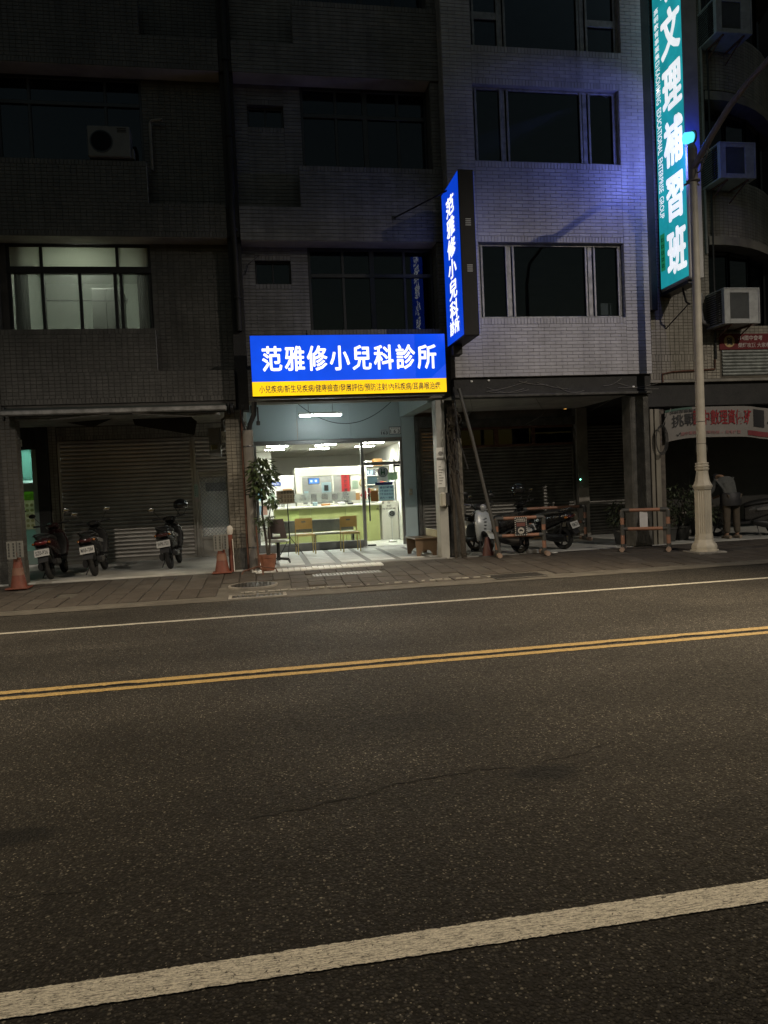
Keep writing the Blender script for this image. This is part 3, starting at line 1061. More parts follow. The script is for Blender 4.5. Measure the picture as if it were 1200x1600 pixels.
part(po, "sheet", paper("cream_paper", (0.70, 0.68, 0.50)), (-5.30, -4.97, 17.585, 17.588, 0.95, 1.60), bev=0.0005)
part(po, "heading", paper("green_print", (0.30, 0.52, 0.10), 0.5, 14), (-5.30, -4.97, 17.584, 17.588, 1.60, 1.80), bev=0.0005)
mb = MB()
for i in range(3):
    for j in range(5):
        if random.random() < 0.85:
            mb.lathe([(0.036, 0), (0.036, 0.001)], 14, (-5.22 + i * 0.095, 17.582, 1.03 + j * 0.115), axis='y')
mk("dots", mb, paper("olive_print", (0.44, 0.44, 0.22)), po)
part(b0, "inner_room", mat("teal_room", (0.30, 0.42, 0.38), 0.8), (-5.6, -4.7, 18.6, 18.65, 0.1, 2.9), (-5.62, -5.60, 17.7, 18.6, 0.1, 2.9), (-4.70, -4.68, 17.7, 18.6, 0.1, 2.9), (-5.6, -4.7, 17.7, 18.6, 2.86, 2.9))
mb = MB()
mb.bbox(-5.35, -4.95, 18.0, 18.3, 2.80, 2.84, 0.01)
tag(mk("ceiling_lamp", mb, emit("teal_room_lamp", (0.85, 1.0, 0.92), 60.0)), "flat ceiling lamp inside the house behind the teal glass door", "lamp")
# ================================================================ clinic house
b2 = thing("shophouse", "dark grey tiled house above the brightly lit clinic with two small square windows", "building", (1.8, F, 0))
X0, X1 = -0.10, 3.86
core(b2, X0, X1, RY, zs=(3.76, 6.40, 9.42, 12.45))
wall, tl = MB(), MB()
TR = dict(tw=0.236, th=0.068, bond='run')
for zb, zt, zw, zp0 in ((3.28, 3.87, 6.29, 4.60), (6.29, 6.92, 9.39, 7.70), (9.39, 9.96, 12.45, 10.77), (12.45, 13.1, 13.4, 13.1)):
    wall.box(X0, X1, F, RY + 0.2, zb, zt)
    clad(tl, X0, X1, zb, zt, F, **TR)
    if zp0 > zt:
        wall.box(1.06, X1, F + 0.001, F + 0.16, zt, zp0)
        clad(tl, 1.06, X1, zt, zp0 - 0.10, F + 0.001, **TR)
        clad(tl, 1.06, X1, zp0 - 0.10, zp0, F + 0.001, 0.068, 0.10)
        clad(tl, F + 0.02, F + 0.16, zt, zp0, 1.06, axis='-x', **TR)
        # right pilaster
        wall.box(3.69, X1, F + 0.05, RY + 0.2, zp0, zw)
        clad(tl, 3.69, X1, zp0, zw, F + 0.05, **TR)
        clad(tl, F + 0.06, RY, zp0, zw, 3.69, axis='-x', **TR)
        # recessed left panel with a small window opening
        s0, s1 = (5.58, 6.03) if zb < 6 else ((8.58, 9.00) if zb < 9 else (11.6, 12.0))
        a, c = 0.145, 0.835
        for q in ((X0, a, zt, zw), (c, 1.17, zt, zw), (a, c, zt, s0), (a, c, s1, zw)):
            wall.box(q[0], q[1], RY, RY + 0.2, q[2], q[3])
        for q in ((X0, a, zt, zw), (c, 1.17, zt, zw), (a, c, zt, s0 - 0.1), (a, c, s1 + 0.1, zw)):
            clad(tl, *q, RY, **TR)
        clad(tl, a, c, s0 - 0.1, s0, RY, 0.068, 0.1)
        clad(tl, a, c, s1, s1 + 0.1, RY, 0.068, 0.1)
        window(b2, a, c, s0, s1, RY + 0.10, (0.49,), None, M_alu, 0.035)
        wall.box(1.17, 3.69, RY, RY + 0.12, zt, zp0 - 0.08)
mk("wall", wall, M_grout, b2)
for zb in (6.29, 9.39, 12.45):
    part(b2, "soffit", M_soff, (X0 + 0.01, 3.68, F + 0.004, RY - 0.002, zb - 0.006, zb - 0.001), bev=0.001)
mk("tile_cladding", tl, M_tileG, b2, kind='stuff')
window(b2, 1.17, 3.70, 4.52, 6.285, RY + 0.02, (1.86, 2.44, 3.10), 5.75, M_alu, 0.055, double=(2.44,))
window(b2, 1.17, 3.70, 7.62, 9.385, RY + 0.02, (1.86, 2.44, 3.10), 8.85, M_alu, 0.055, double=(2.44,))
window(b2, 1.17, 3.70, 10.7, 12.44, RY + 0.02, (1.86, 2.44, 3.10), 11.9, M_alu, 0.055, double=(2.44,))
part(b2, "lower_beam", M_plaster, (-0.10, 3.66, F - 0.03, F + 0.36, 3.24, 3.279))
part(b2, "ceiling", mat("white_arcade_ceiling", (0.55, 0.58, 0.57), 0.7, var=0.08, bump=0.03), (-0.18, 3.70, 14.57, 17.6, 3.58, 3.64))
part(b2, "side_beam", M_panelblue, (3.44, 3.74, 14.57, 17.58, 3.20, 3.58))
part(b2, "side_beam", M_panelblue, (-0.35, -0.18, 14.57, 17.58, 3.20, 3.64))
part(b2, "front_beam", M_panelblue, (-0.34, 3.44, 14.565, 14.60, 3.24, 3.58))
# white steel column right of the arcade
part(b2, "column", mat("white_column_paint", (0.36, 0.36, 0.33), 0.5, var=0.12, dirt=0.35), (3.50, 3.675, 14.14, 14.46, 0.06, 3.20))
# shopfront
for xa, xb in ((-0.30, 0.97), (0.975, 2.245), (2.25, 3.48)):
    part(b2, "wall_panel", M_panelblue, (xa, xb, 17.60, 17.66, 2.735, 3.60), bev=0.004)
part(b2, "wall_panel", M_panelblue, (3.485, 3.80, 17.57, 17.74, 0.09, 3.60), bev=0.004)
part(b2, "wall_panel", M_panelblue, (-0.30, -0.06, 17.60, 17.70, 0.09, 2.73), bev=0.004)
sf = part(b2, "shopfront_frame", M_steel, (-0.06, 3.48, 17.57, 17.70, 2.63, 2.73), (2.455, 2.525, 17.575, 17.695, 0.10, 2.63), (3.42, 3.48, 17.575, 17.695, 0.10, 2.63), (-0.06, -0.01, 17.575, 17.695, 0.29, 2.63), (2.525, 3.42, 17.58, 17.69, 2.075, 2.15))
part(b2, "shopfront_base", mat("grey_stone_base", (0.15, 0.15, 0.145), 0.5, var=0.2), (-0.06, 2.455, 17.56, 17.70, 0.06, 0.285))
pn = part(b2, "glass_front", M_glass, (-0.01, 2.455, 17.63, 17.638, 0.285, 2.63), bev=0.001)
part(b2, "transom_pane", M_glass, (2.525, 3.42, 17.63, 17.638, 2.15, 2.63), bev=0.001)
dr = part(b2, "glass_door", M_glass, (2.535, 3.41, 17.63, 17.638, 0.11, 2.06), bev=0.001)
part(dr, "closer", M_alu, (3.25, 3.41, 17.60, 17.628, 2.02, 2.07))
mb = MB()
mb.tube([(2.62, 17.59, 0.73), (2.62, 17.59, 1.50)], 0.016)
mb.tube([(2.62, 17.59, 0.85), (2.62, 17.63, 0.85)], 0.01).tube([(2.62, 17.59, 1.38), (2.62, 17.63, 1.38)], 0.01)
mk("handle", mb, M_alu, dr)
part(dr, "floor_hinge", M_alu, (2.54, 2.74, 17.60, 17.66, 0.10, 0.16))
# frosted strip with the cut-out clinic name
M_frost = glass("frosted_film", (0.9, 0.92, 0.9), 0.5, 0.25, 0.55, (0.62, 0.64, 0.60))
part(pn, "frosted_strip", M_frost, (0.62, 2.30, 17.624, 17.626, 1.25, 1.47), bev=0.0005)
mb = MB()
for ch, xx in zip("小兒科診所", (1.02, 1.28, 1.55, 1.80, 2.05)):
    put_text(mb, ch, (xx, 17.621, 1.36), (1, 0, 0), (0, 0, 1), height=0.155, fat=0.006)
mk("lettering", mb, mat("white_vinyl", (0.8, 0.8, 0.78), 0.5, bump=0), pn)
# notices on the glass
def sheet_on(name, label, cat, x0, x1, z0, z1, y, m, par=None):
    mb = MB()
    mb.bbox(x0, x1, y, y + 0.003, z0, z1, 0.0008)
    return tag(mk(name, mb, m), label, cat)
M_paper = mat("white_paper", (0.72, 0.72, 0.68), 0.7, var=0.05, bump=0)
M_bluep = paper("pale_blue_paper", (0.50, 0.66, 0.72))
M_greenp = paper("pale_green_paper", (0.52, 0.66, 0.50), 0.3, 9)
M_ink = mat("black_print", (0.012, 0.012, 0.014), 0.6, var=0.1, bump=0)
M_navy = mat("navy_print", (0.015, 0.025, 0.12), 0.6, var=0.1, bump=0)
M_red = mat("red_paper", (0.33, 0.012, 0.014), 0.7, var=0.12, bump=0)
M_card = paper("brown_card", (0.42, 0.22, 0.08), 0.15, 7, 0.25)
sheet_on("notice", "pale blue notice taped to the clinic door left of the round emblem", "notice", 2.60, 2.84, 1.62, 1.80, 17.622, M_bluep)
sheet_on("notice", "pale green notice taped to the clinic door right of the round emblem", "notice", 3.10, 3.34, 1.70, 1.88, 17.622, M_greenp)
tg = sheet_on("notice", "small brown card taped to the clinic door beside the handle", "notice", 2.66, 2.84, 1.20, 1.46, 17.618, M_card)
em = thing("door_emblem", "round grey emblem with a letter H on the clinic door", "emblem", (2.99, 17.62, 1.75))
mb = MB()
mb.lathe([(0.125, 0), (0.125, 0.002)], 32, (2.985, 17.620, 1.90), axis='y')
mk("disc", mb, paper("grey_vinyl", (0.26, 0.29, 0.32)), em)
mb = MB()
mb.lathe([(0.10, 0), (0.10, 0.001)], 32, (2.985, 17.6185, 1.90), axis='y')
mk("inner_disc", mb, paper("pale_grey_vinyl", (0.55, 0.58, 0.60)), em)
mb = MB()
mb.box(2.935, 2.965, 17.616, 17.618, 1.835, 1.94).box(3.005, 3.035, 17.616, 17.618, 1.835, 1.94).box(2.965, 3.005, 17.616, 17.618, 1.875, 1.905)
mb.lathe([(0.018, 0), (0.018, 0.002)], 14, (2.95, 17.616, 1.960), axis='y').lathe([(0.018, 0), (0.018, 0.002)], 14, (3.02, 17.616, 1.960), axis='y')
mk("letter", mb, mat("green_vinyl", (0.03, 0.13, 0.07), 0.5, bump=0), em)
part(em, "backing", paper("clear_grey_film", (0.60, 0.62, 0.62)), (2.87, 3.10, 17.6225, 17.624, 1.68, 1.95), bev=0.0003)
part(em, "caption_bar", M_navy, (2.78, 3.22, 17.616, 17.618, 1.585, 1.655), bev=0.0003)
hs = thing("opening_hours", "white opening hours board with printed times on the clinic door", "notice", (3.0, 17.62, 1.2))
part(hs, "sheet", M_bluep, (2.86, 3.24, 17.622, 17.625, 1.20, 1.58), bev=0.0005)
mb = MB()
for s_, zz in (("看診時間", 1.525), ("上午 08:00-11:30", 1.445), ("下午 03:00-05:30", 1.365), ("週六 一 休診", 1.275)):
    put_text(mb, s_, (3.05, 17.6205, zz), (1, 0, 0), (0, 0, 1), width=0.33, height=0.055, off=0.012)
mk("lettering", mb, M_navy, hs)
mb = MB()
put_text(mb, "週　日", (3.02, 17.621, 1.155), (1, 0, 0), (0, 0, 1), width=0.20, height=0.055, off=0.01)
put_text(mb, "上午　　休診", (2.98, 17.621, 1.075), (1, 0, 0), (0, 0, 1), width=0.36, height=0.055, off=0.01)
put_text(mb, "晚上 06:30-09:30", (3.02, 17.621, 1.01), (1, 0, 0), (0, 0, 1), width=0.46, height=0.055, off=0.01)
mk("door_lettering", mb, M_ink, hs)

# ---------------- clinic interior
ci = part(b2, "clinic_room", mat("clinic_white_wall", (0.80, 0.79, 0.72), 0.75, var=0.04, bump=0), (-2.2, 4.3, 25.6, 25.7, 0.05, 2.9), (3.72, 3.78, 17.75, 25.6, 0.05, 2.9), (-2.25, -2.2, 17.72, 25.6, 0.05, 2.9), (-2.2, -0.30, 17.72, 17.78, 0.05, 2.9), (-2.2, 0.40, 21.6, 21.7, 0.05, 2.8))
part(b2, "clinic_floor", mat("clinic_floor_vinyl", (0.70, 0.70, 0.64), 0.3, var=0.05), (-2.2, 3.72, 17.70, 25.6, 0.0, 0.105))
M_ceil = mat("ceiling_board", (0.80, 0.79, 0.73), 0.9, var=0.06, bump=0.03, island=0.05)
mb = MB()
lampcells = {(3, 1), (4, 1), (2, 2), (3, 3), (5, 2), (6, 3), (4, 4), (1, 1), (7, 1), (7, 4)}
cw, cd = 0.605, 1.21
lights = []
for i in range(-3, 7):
    for j in range(0, 7):
        x, y = i * cw - 0.30, 17.72 + j * cd
        mb.box(x + 0.008, x + cw - 0.008, y + 0.008, y + cd - 0.008, 2.70, 2.72)
mk("ceiling_boards", mb, M_ceil, b2, kind='stuff')
part(b2, "ceiling_grid", mat("ceiling_void", (0.10, 0.10, 0.095), 0.9), (-2.2, 3.74, 17.70, 25.6, 2.722, 2.75))
M_tube = emit("clinic_panel_light", (1.0, 0.98, 0.88), 98.0)
k = 0
for (x, y) in ((0.52, 18.8), (0.48, 20.3), (1.75, 18.9), (1.72, 20.6), (2.95, 18.7), (2.95, 20.2), (-0.9, 19.2)):
    lp = thing("ceiling_light", "recessed ceiling light panel in the clinic, " + ["left front", "left second", "middle front", "middle second", "front one by the right wall", "second one by the right wall", "over the far left corner", "back left", "back middle", "deepest one at the back right"][k], "ceiling light", (x, y, 2.68), "clinic ceiling lights")
    part(lp, "frame", M_paper, (x - 0.29, x + 0.29, y - 0.16, y + 0.16, 2.685, 2.70))
    part(lp, "diffuser", M_tube, (x - 0.26, x + 0.26, y - 0.13, y + 0.13, 2.675, 2.684))
    k += 1
# reception counter, green
M_green = mat("lime_green_laminate", (0.46, 0.50, 0.20), 0.45, var=0.05, bump=0.02)
M_cream = mat("cream_laminate", (0.76, 0.74, 0.64), 0.5, var=0.05, bump=0.02)
ct = thing("reception_counter", "lime green reception counter with a pale top inside the clinic", "counter", (2.0, 19.7, 0.105))
part(ct, "front_panel", M_green, (0.42, 1.33, 19.60, 19.66, 0.105, 1.06), (1.335, 2.25, 19.60, 19.66, 0.105, 1.06), (2.255, 3.18, 19.60, 19.66, 0.105, 1.06), bev=0.004)
part(ct, "top", M_cream, (0.36, 3.24, 19.52, 20.1, 1.06, 1.11))
part(ct, "end_panel", M_cream, (3.24, 3.70, 19.62, 20.1, 0.105, 1.14))
part(ct, "side_panel", M_green, (0.36, 0.42, 19.60, 20.1, 0.105, 1.06))
fl_ = sheet_on("notice", "lime green sheet hanging on the front of the reception counter", "notice", 0.76, 1.02, 0.66, 1.0, 19.585, mat("lime_paper", (0.50, 0.60, 0.20), 0.7))
# reception partition
kp = thing("reception_partition", "cream framed reception window partition behind the clinic counter", "partition", (2.3, 20.6, 0.105))
part(kp, "header", M_cream, (1.02, 3.66, 20.55, 20.72, 1.92, 2.16))
part(kp, "post", M_cream, (1.02, 1.20, 20.555, 20.715, 0.105, 1.92))
part(kp, "post", M_cream, (2.02, 2.07, 20.56, 20.71, 1.11, 1.92))
part(kp, "wall_panel", M_cream, (2.55, 3.66, 20.58, 20.70, 0.105, 1.915))
part(kp, "side_wall", M_cream, (1.02, 1.10, 20.72, 23.4, 0.105, 2.15))
part(kp, "back_panel", mat("grey_office_wall", (0.32, 0.32, 0.30), 0.8), (1.20, 2.55, 21.3, 21.36, 1.0, 1.92))
part(kp, "sill", M_cream, (1.20, 2.55, 20.55, 20.75, 1.10, 1.14))
sc_ = thing("monitor", "blue information screen in the reception window", "screen", (1.52, 20.7, 1.6))
part(sc_, "casing", M_alu, (1.38, 1.70, 20.78, 20.82, 1.70, 1.88))
part(sc_, "screen", emit("blue_screen", (0.10, 0.28, 0.75), 0.9), (1.395, 1.685, 20.774, 20.779, 1.715, 1.865), bev=0.001)
part(sc_, "digits", emit("screen_digits", (0.8, 0.9, 1.0), 1.2), (1.44, 1.50, 20.770, 20.773, 1.76, 1.82), (1.57, 1.63, 20.770, 20.773, 1.76, 1.82), bev=0.001)
ps = thing("poster", "pale sheet with a dark printed square leaning on the reception window", "poster", (1.86, 20.52, 1.32))
part(ps, "sheet", M_bluep, (1.73, 2.00, 20.52, 20.524, 1.32, 1.74), bev=0.0005)
part(ps, "print", M_alu, (1.80, 1.92, 20.515, 20.518, 1.50, 1.66), bev=0.0005)
rp = thing("red_banner", "tall red paper banner with black writing on the reception partition", "banner", (2.42, 20.5, 1.4))
part(rp, "sheet", M_red, (2.29, 2.52, 20.535, 20.540, 1.42, 1.93), bev=0.0005)
mb = MB()
for i, ch in enumerate("大展鴻圖"):
    put_text(mb, ch, (2.405, 20.533, 1.86 - i * 0.12), (1, 0, 0), (0, 0, 1), height=0.085, off=0.02)
mk("lettering", mb, M_ink, rp)
mb = MB()
mb.prism([(2.80, 1.33), (2.94, 1.19), (3.08, 1.33), (2.94, 1.47)], 20.56, 20.565)
tag(mk("red_diamond", mb, M_red), "red paper diamond on the cream wall behind the counter", "decoration")
wc = thing("wall_wreath", "round pale wreath on the cream wall above the red diamond", "decoration", (2.95, 20.55, 1.6))
mb = MB()
mb.lathe([(0.10, -0.012), (0.12, -0.02), (0.14, 0.0), (0.12, 0.02), (0.10, 0.012), (0.10, -0.012)], 24, (2.93, 20.55, 1.68), axis='y', caps=False)
mk("ring", mb, mat("straw", (0.45, 0.36, 0.18), 0.8), wc, smooth=True)
# shelf unit on the right, full of small boxes
su = thing("medicine_shelf", "white shelf unit full of small boxes along the right clinic wall", "shelf", (3.4, 20.6, 0.105))
part(su, "side", M_paper, (2.98, 3.01, 20.45, 20.85, 1.11, 2.30), (3.66, 3.69, 19.9, 20.85, 1.11, 2.30))
for z in (1.12, 1.36, 1.60, 1.86, 2.12):
    part(su, "board", M_paper, (3.01, 3.66, 20.45, 20.85, z, z + 0.02))
part(su, "back", M_cream, (3.01, 3.66, 20.86, 20.88, 1.11, 2.30))
seen = {}
cols = [(0.6, 0.6, 0.58), (0.32, 0.42, 0.5), (0.55, 0.4, 0.2), (0.5, 0.12, 0.1), (0.25, 0.4, 0.3), (0.62, 0.55, 0.3), (0.15, 0.16, 0.2)]
n = 0
for z in (1.14, 1.38, 1.62, 1.88):
    x = 3.03
    while x < 3.60:
        wd = random.uniform(0.05, 0.11)
        if x + wd > 3.645:
            break
        hh = random.uniform(0.10, 0.19)
        ci_ = random.randrange(7)
        cn = ["white", "slate blue", "tan", "red", "sage green", "straw yellow", "charcoal"][ci_]
        pos = {1.14: "bottom", 1.38: "second", 1.62: "third", 1.88: "top"}[z]
        mb = MB()
        mb.bbox(x, x + wd, 20.50, 20.66, z, z + hh, 0.004)
        seen[(cn, pos)] = seen.get((cn, pos), 0) + 1
        ordn = ["first", "second", "third", "fourth", "fifth", "sixth"][seen[(cn, pos)] - 1]
        tag(mk("medicine_box", mb, mat("box_%d" % ci_, cols[ci_], 0.6, var=0.15, vscale=18, bump=0)), "%s %s box from the left, %s board of the clinic shelf" % (ordn, cn, pos), "box", "boxes on the clinic shelves")
        x += wd + 0.008
        n += 1
mb = MB()
mb.bbox(3.20, 3.46, 20.40, 20.70, 2.14, 2.33, 0.006)
tag(mk("carton", mb, M_card), "brown carton on top of the white clinic shelf unit", "box")
mb = MB()
mb.bbox(3.28, 3.58, 19.66, 19.9, 1.145, 1.25, 0.006)
tag(mk("carton", mb, M_card), "low brown carton on the end of the reception counter", "box")
for nm, xa, xb, hh, mm, lb in (("booklet_stack", 1.62, 1.86, 0.05, mat("orange_paper", (0.55, 0.25, 0.06), 0.7), "orange booklet stack lying on the reception counter"), ("tissue_box", 2.06, 2.26, 0.07, M_paper, "white tissue box on the reception counter"), ("pen_tray", 2.33, 2.48, 0.05, M_ink, "black pen tray on the reception counter"), ("hand_gel", 1.26, 1.33, 0.15, M_paper, "white gel bottle at the left part of the reception counter"), ("desk_calendar", 1.40, 1.52, 0.10, M_bluep, "pale blue desk calendar on the reception counter")):
    t = thing(nm, lb, nm.split('_')[-1], ((xa + xb) / 2, 19.6, 1.11))
    part(t, "body", mm, (xa, xb, 19.56, 19.70, 1.11, 1.11 + hh))
    part(t, "top", M_paper, (xa + 0.02, xb - 0.02, 19.58, 19.68, 1.11 + hh, 1.118 + hh), bev=0.002)
# more papers, files and equipment around the reception
for x0, x1, z0, z1, y, m_, lb in ((3.02, 3.20, 1.46, 1.72, 20.572, M_bluep, "pale blue notice on the cream wall between the wreath and the shelf"), (2.60, 2.76, 1.52, 1.76, 20.572, M_greenp, "pale green notice on the cream wall right of the red banner"), (2.62, 2.80, 1.20, 1.40, 20.572, M_card, "brown notice on the cream wall low beside the red diamond"), (1.24, 1.36, 1.30, 1.52, 20.545, M_bluep, "pale blue notice on the left edge of the reception window"), (0.66, 0.92, 1.25, 1.60, 20.772, M_card, "tan notice on the right door of the white cabinet"), (0.24, 0.44, 1.20, 1.50, 20.772, M_greenp, "pale green notice on the left door of the white cabinet"), (1.10, 1.16, 0.4, 0.8, 19.585, M_card, "narrow tan tag on the front of the reception counter")):
    sheet_on("notice", lb, "notice", x0, x1, z0, z1, y, m_)
mt = thing("computer_monitor", "dark computer monitor seen from behind on the reception desk", "monitor", (2.30, 20.3, 1.11))
part(mt, "casing", M_alu, (2.12, 2.50, 20.26, 20.30, 1.20, 1.44))
part(mt, "foot", M_alu, (2.27, 2.35, 20.24, 20.36, 1.11, 1.20))
fb = thing("file_stack", "stack of pale files on the right end of the reception counter", "files", (2.85, 19.8, 1.11))
for k, (w_, m_) in enumerate(((0.26, M_paper), (0.24, M_bluep), (0.25, M_paper), (0.22, M_greenp))):
    part(fb, "file", m_, (2.72, 2.72 + w_, 19.70, 19.90, 1.112 + k * 0.03, 1.138 + k * 0.03), bev=0.003)
vp = thing("small_plant", "small green plant in a white pot on the left end of the counter", "plant", (0.62, 19.8, 1.11))
mb = MB()
mb.lathe([(0.05, 1.11), (0.065, 1.20), (0.06, 1.20)], 14, (0.62, 19.8, 0))
mk("pot", mb, M_paper, vp, smooth=True)
PLANT_LATER = vp
wt = thing("wall_clock", "round white clock on the right clinic wall", "clock", (3.70, 19.0, 2.3))
mb = MB()
mb.lathe([(0.15, 0.0), (0.16, -0.01), (0.155, -0.03)], 24, (3.718, 19.3, 2.36), axis='x')
mk("dial", mb, M_paper, wt)
mb = MB()
mb.box(3.682, 3.686, 19.295, 19.305, 2.36, 2.46).box(3.682, 3.686, 19.30, 19.37, 2.355, 2.365)
mk("hands", mb, M_ink, wt)
# waiting bench behind the glass
wb = thing("waiting_bench", "long grey waiting bench with a pale seat just inside the clinic glass", "bench", (1.3, 18.3, 0.105))
part(wb, "seat", M_cream, (0.30, 2.30, 17.95, 18.35, 0.44, 0.49))
part(wb, "backrest", mat("grey_upholstery", (0.24, 0.25, 0.23), 0.8), (0.30, 2.30, 18.35, 18.42, 0.50, 0.80))
for x in (0.35, 1.28, 2.22):
    part(wb, "leg", M_alu, (x, x + 0.05, 18.0, 18.35, 0.105, 0.44))
# partitions on the left
lp_ = thing("white_cabinet", "white cabinet with a blue label on the left of the clinic room", "cabinet", (0.45, 20.9, 0.105))
part(lp_, "carcass", M_paper, (0.20, 1.0, 20.8, 21.2, 0.105, 1.98))
part(lp_, "door", M_paper, (0.21, 0.59, 20.78, 20.80, 0.15, 1.95), (0.61, 0.99, 20.78, 20.80, 0.15, 1.95))
part(lp_, "label_plate", mat("blue_label", (0.06, 0.12, 0.42), 0.5, bump=0), (0.32, 0.62, 20.765, 20.778, 1.70, 1.80))
mb = MB()
put_text(mb, "領藥及批價", (0.47, 20.762, 1.75), (1, 0, 0), (0, 0, 1), width=0.23, height=0.05, off=0.015)
mk("lettering", mb, M_paper, lp_)
bs = thing("book_shelf", "low white bookshelf with leaflets behind the potted tree", "shelf", (-0.15, 19.4, 0.105))
part(bs, "board", M_paper, (-0.55, 0.28, 19.3, 19.6, 0.60, 0.63), (-0.55, 0.28, 19.3, 19.6, 0.92, 0.95), (-0.55, 0.28, 19.3, 19.6, 1.28, 1.31), (0.25, 0.28, 19.3, 19.6, 0.105, 1.28))
x = -0.5
i = 0
while x < 0.2:
    wd = random.uniform(0.08, 0.14)
    cc, cn = [((0.62, 0.35, 0.28), "salmon"), ((0.65, 0.63, 0.58), "white"), ((0.45, 0.55, 0.25), "green"), ((0.6, 0.5, 0.25), "yellow"), ((0.3, 0.45, 0.6), "blue")][i % 5]
    mb = MB()
    mb.bbox(x, x + wd, 19.35, 19.45, 0.95, 0.95 + random.uniform(0.16, 0.26), 0.004)
    tag(mk("leaflet_pile", mb, mat("leaflet_" + cn, cc, 0.7, var=0.2, vscale=20, bump=0)), "%s pile of leaflets on the low white bookshelf%s" % (cn, " by its right end" if i >= 5 else ""), "leaflets")
    x += wd + 0.015
    i += 1
sheet_on("poster", "sky blue poster on the far left wall behind the potted tree", "poster", -0.35, 0.12, 1.30, 1.75, 21.58, mat("sky_paper", (0.25, 0.55, 0.66), 0.7, var=0.2, vscale=5, bump=0))
# pedestal fan
fn = thing("pedestal_fan", "white pedestal fan with a dark centre standing in the clinic doorway", "fan", (3.33, 18.6, 0.105))
mb = MB()
mb.lathe([(0.11, 0.105), (0.11, 0.13), (0.03, 0.145), (0.013, 0.16), (0.012, 0.78)], 20, (3.35, 18.72, 0))
mk("stand", mb, M_paper, fn, smooth=True)
mb = MB()
mb.lathe([(0.06, 0.08), (0.10, 0.04), (0.105, 0.0), (0.095, -0.025), (0.075, -0.028), (0.07, -0.014)], 28, (3.35, 18.68, 0.84), axis='y')
mk("housing", mb, M_paper, fn, smooth=True)
mb = MB()
mb.lathe([(0.07, -0.016), (0.07, -0.02)], 24, (3.35, 18.68, 0.84), axis='y')
mk("grille", mb, M_alu, fn)
for a in range(5):
    mb = MB()
    t0 = a * 2 * math.pi / 5
    mb.add([(3.35 + 0.015 * math.cos(t0), 18.655, 0.84 + 0.015 * math.sin(t0)), (3.35 + 0.06 * math.cos(t0), 18.657, 0.84 + 0.06 * math.sin(t0)), (3.35 + 0.055 * math.cos(t0 + 0.7), 18.652, 0.84 + 0.055 * math.sin(t0 + 0.7)), (3.35 + 0.02 * math.cos(t0 + 1.0), 18.652, 0.84 + 0.02 * math.sin(t0 + 1.0))], [(0, 1, 2, 3)])
    mk("blade", mb, M_aluL, fn)
# exterior batten light over the shopfront
bl = thing("batten_light", "lit white batten lamp on the pale blue panel above the clinic front", "lamp", (1.55, 17.5, 3.3))
part(bl, "housing", M_paper, (0.94, 1.90, 16.18, 16.24, 3.19, 3.24))
mb = MB()
mb.tube([(0.97, 16.20, 3.172), (1.87, 16.20, 3.172)], 0.022, 12)
mk("tube_lamp", mb, emit("batten_tube", (0.90, 1.0, 0.99), 76.0), bl, smooth=True)
part(bl, "arm", M_steel, (1.15, 1.165, 16.20, 16.215, 3.24, 3.58), (1.68, 1.695, 16.20, 16.215, 3.24, 3.58))
# drooping cable across the panels
mb = MB()
mb.tube([(0.72 + 2.35 * i / 24, 15.5 + 0.01 * i, 3.52 - 0.60 * (1 - (2 * i / 24 - 1) ** 2)) for i in range(25)], 0.007, 5)
tag(mk("hanging_cable", mb, M_cable, smooth=True), "thin black cable drooping in a curve before the pale blue clinic panels", "cable")
# house number plates
def numplate(x0, x1, z0, z1, y, s, label, frame=True, m=M_paper, small=None):
    t = thing("house_number", label, "number plate", ((x0 + x1) / 2, y, z0))
    part(t, "plate", m, (x0, x1, y - 0.006, y, z0, z1), bev=0.002)
    if frame:
        part(t, "border", M_alu, (x0, x1, y - 0.009, y - 0.0065, z1 - 0.014, z1), (x0, x1, y - 0.009, y - 0.0065, z0, z0 + 0.014), (x0, x0 + 0.012, y - 0.009, y - 0.0065, z0 + 0.014, z1 - 0.014), (x1 - 0.012, x1, y - 0.009, y - 0.0065, z0 + 0.014, z1 - 0.014), bev=0.001)
    mb = MB()
    put_text(mb, s, ((x0 + x1) / 2, y - 0.0095, z0 + (z1 - z0) * 0.40), (1, 0, 0), (0, 0, 1), width=(x1 - x0) * 0.78, height=(z1 - z0) * 0.45, off=0.012)
    if small:
        for k in range(5):
            xa = x0 + (x1 - x0) * (0.16 + 0.15 * k)
            mb.box(xa, xa + (x1 - x0) * 0.10, y - 0.0096, y - 0.0092, z0 + (z1 - z0) * 0.78, z0 + (z1 - z0) * 0.84)
    mk("digits", mb, M_ink, t)
M_plate = mat("number_plate_grey", (0.42, 0.47, 0.47), 0.5, var=0.08, bump=0)
numplate(3.18, 3.47, 2.80, 2.985, 17.598, "1 6 3", "framed grey number plate reading 163 above the clinic door", small=True)
numplate(2.96, 3.165, 2.775, 2.94, 17.598, "163", "older faded number plate reading 163 left of the framed one", frame=False, m=M_plate, small=True)
numplate(-5.30, -5.14, 2.80, 2.95, 17.545, "159", "white number plate with digits 59 above the teal glass door", frame=False)
# door bell
db = thing("door_bell", "beige intercom box on the pale blue jamb right of the clinic door", "intercom", (3.66, 17.55, 1.3))
part(db, "box", mat("beige_plastic", (0.42, 0.38, 0.28), 0.5), (3.60, 3.68, 17.53, 17.57, 1.31, 1.46))
part(db, "button", M_plate, (3.625, 3.655, 17.522, 17.53, 1.36, 1.39), bev=0.004)
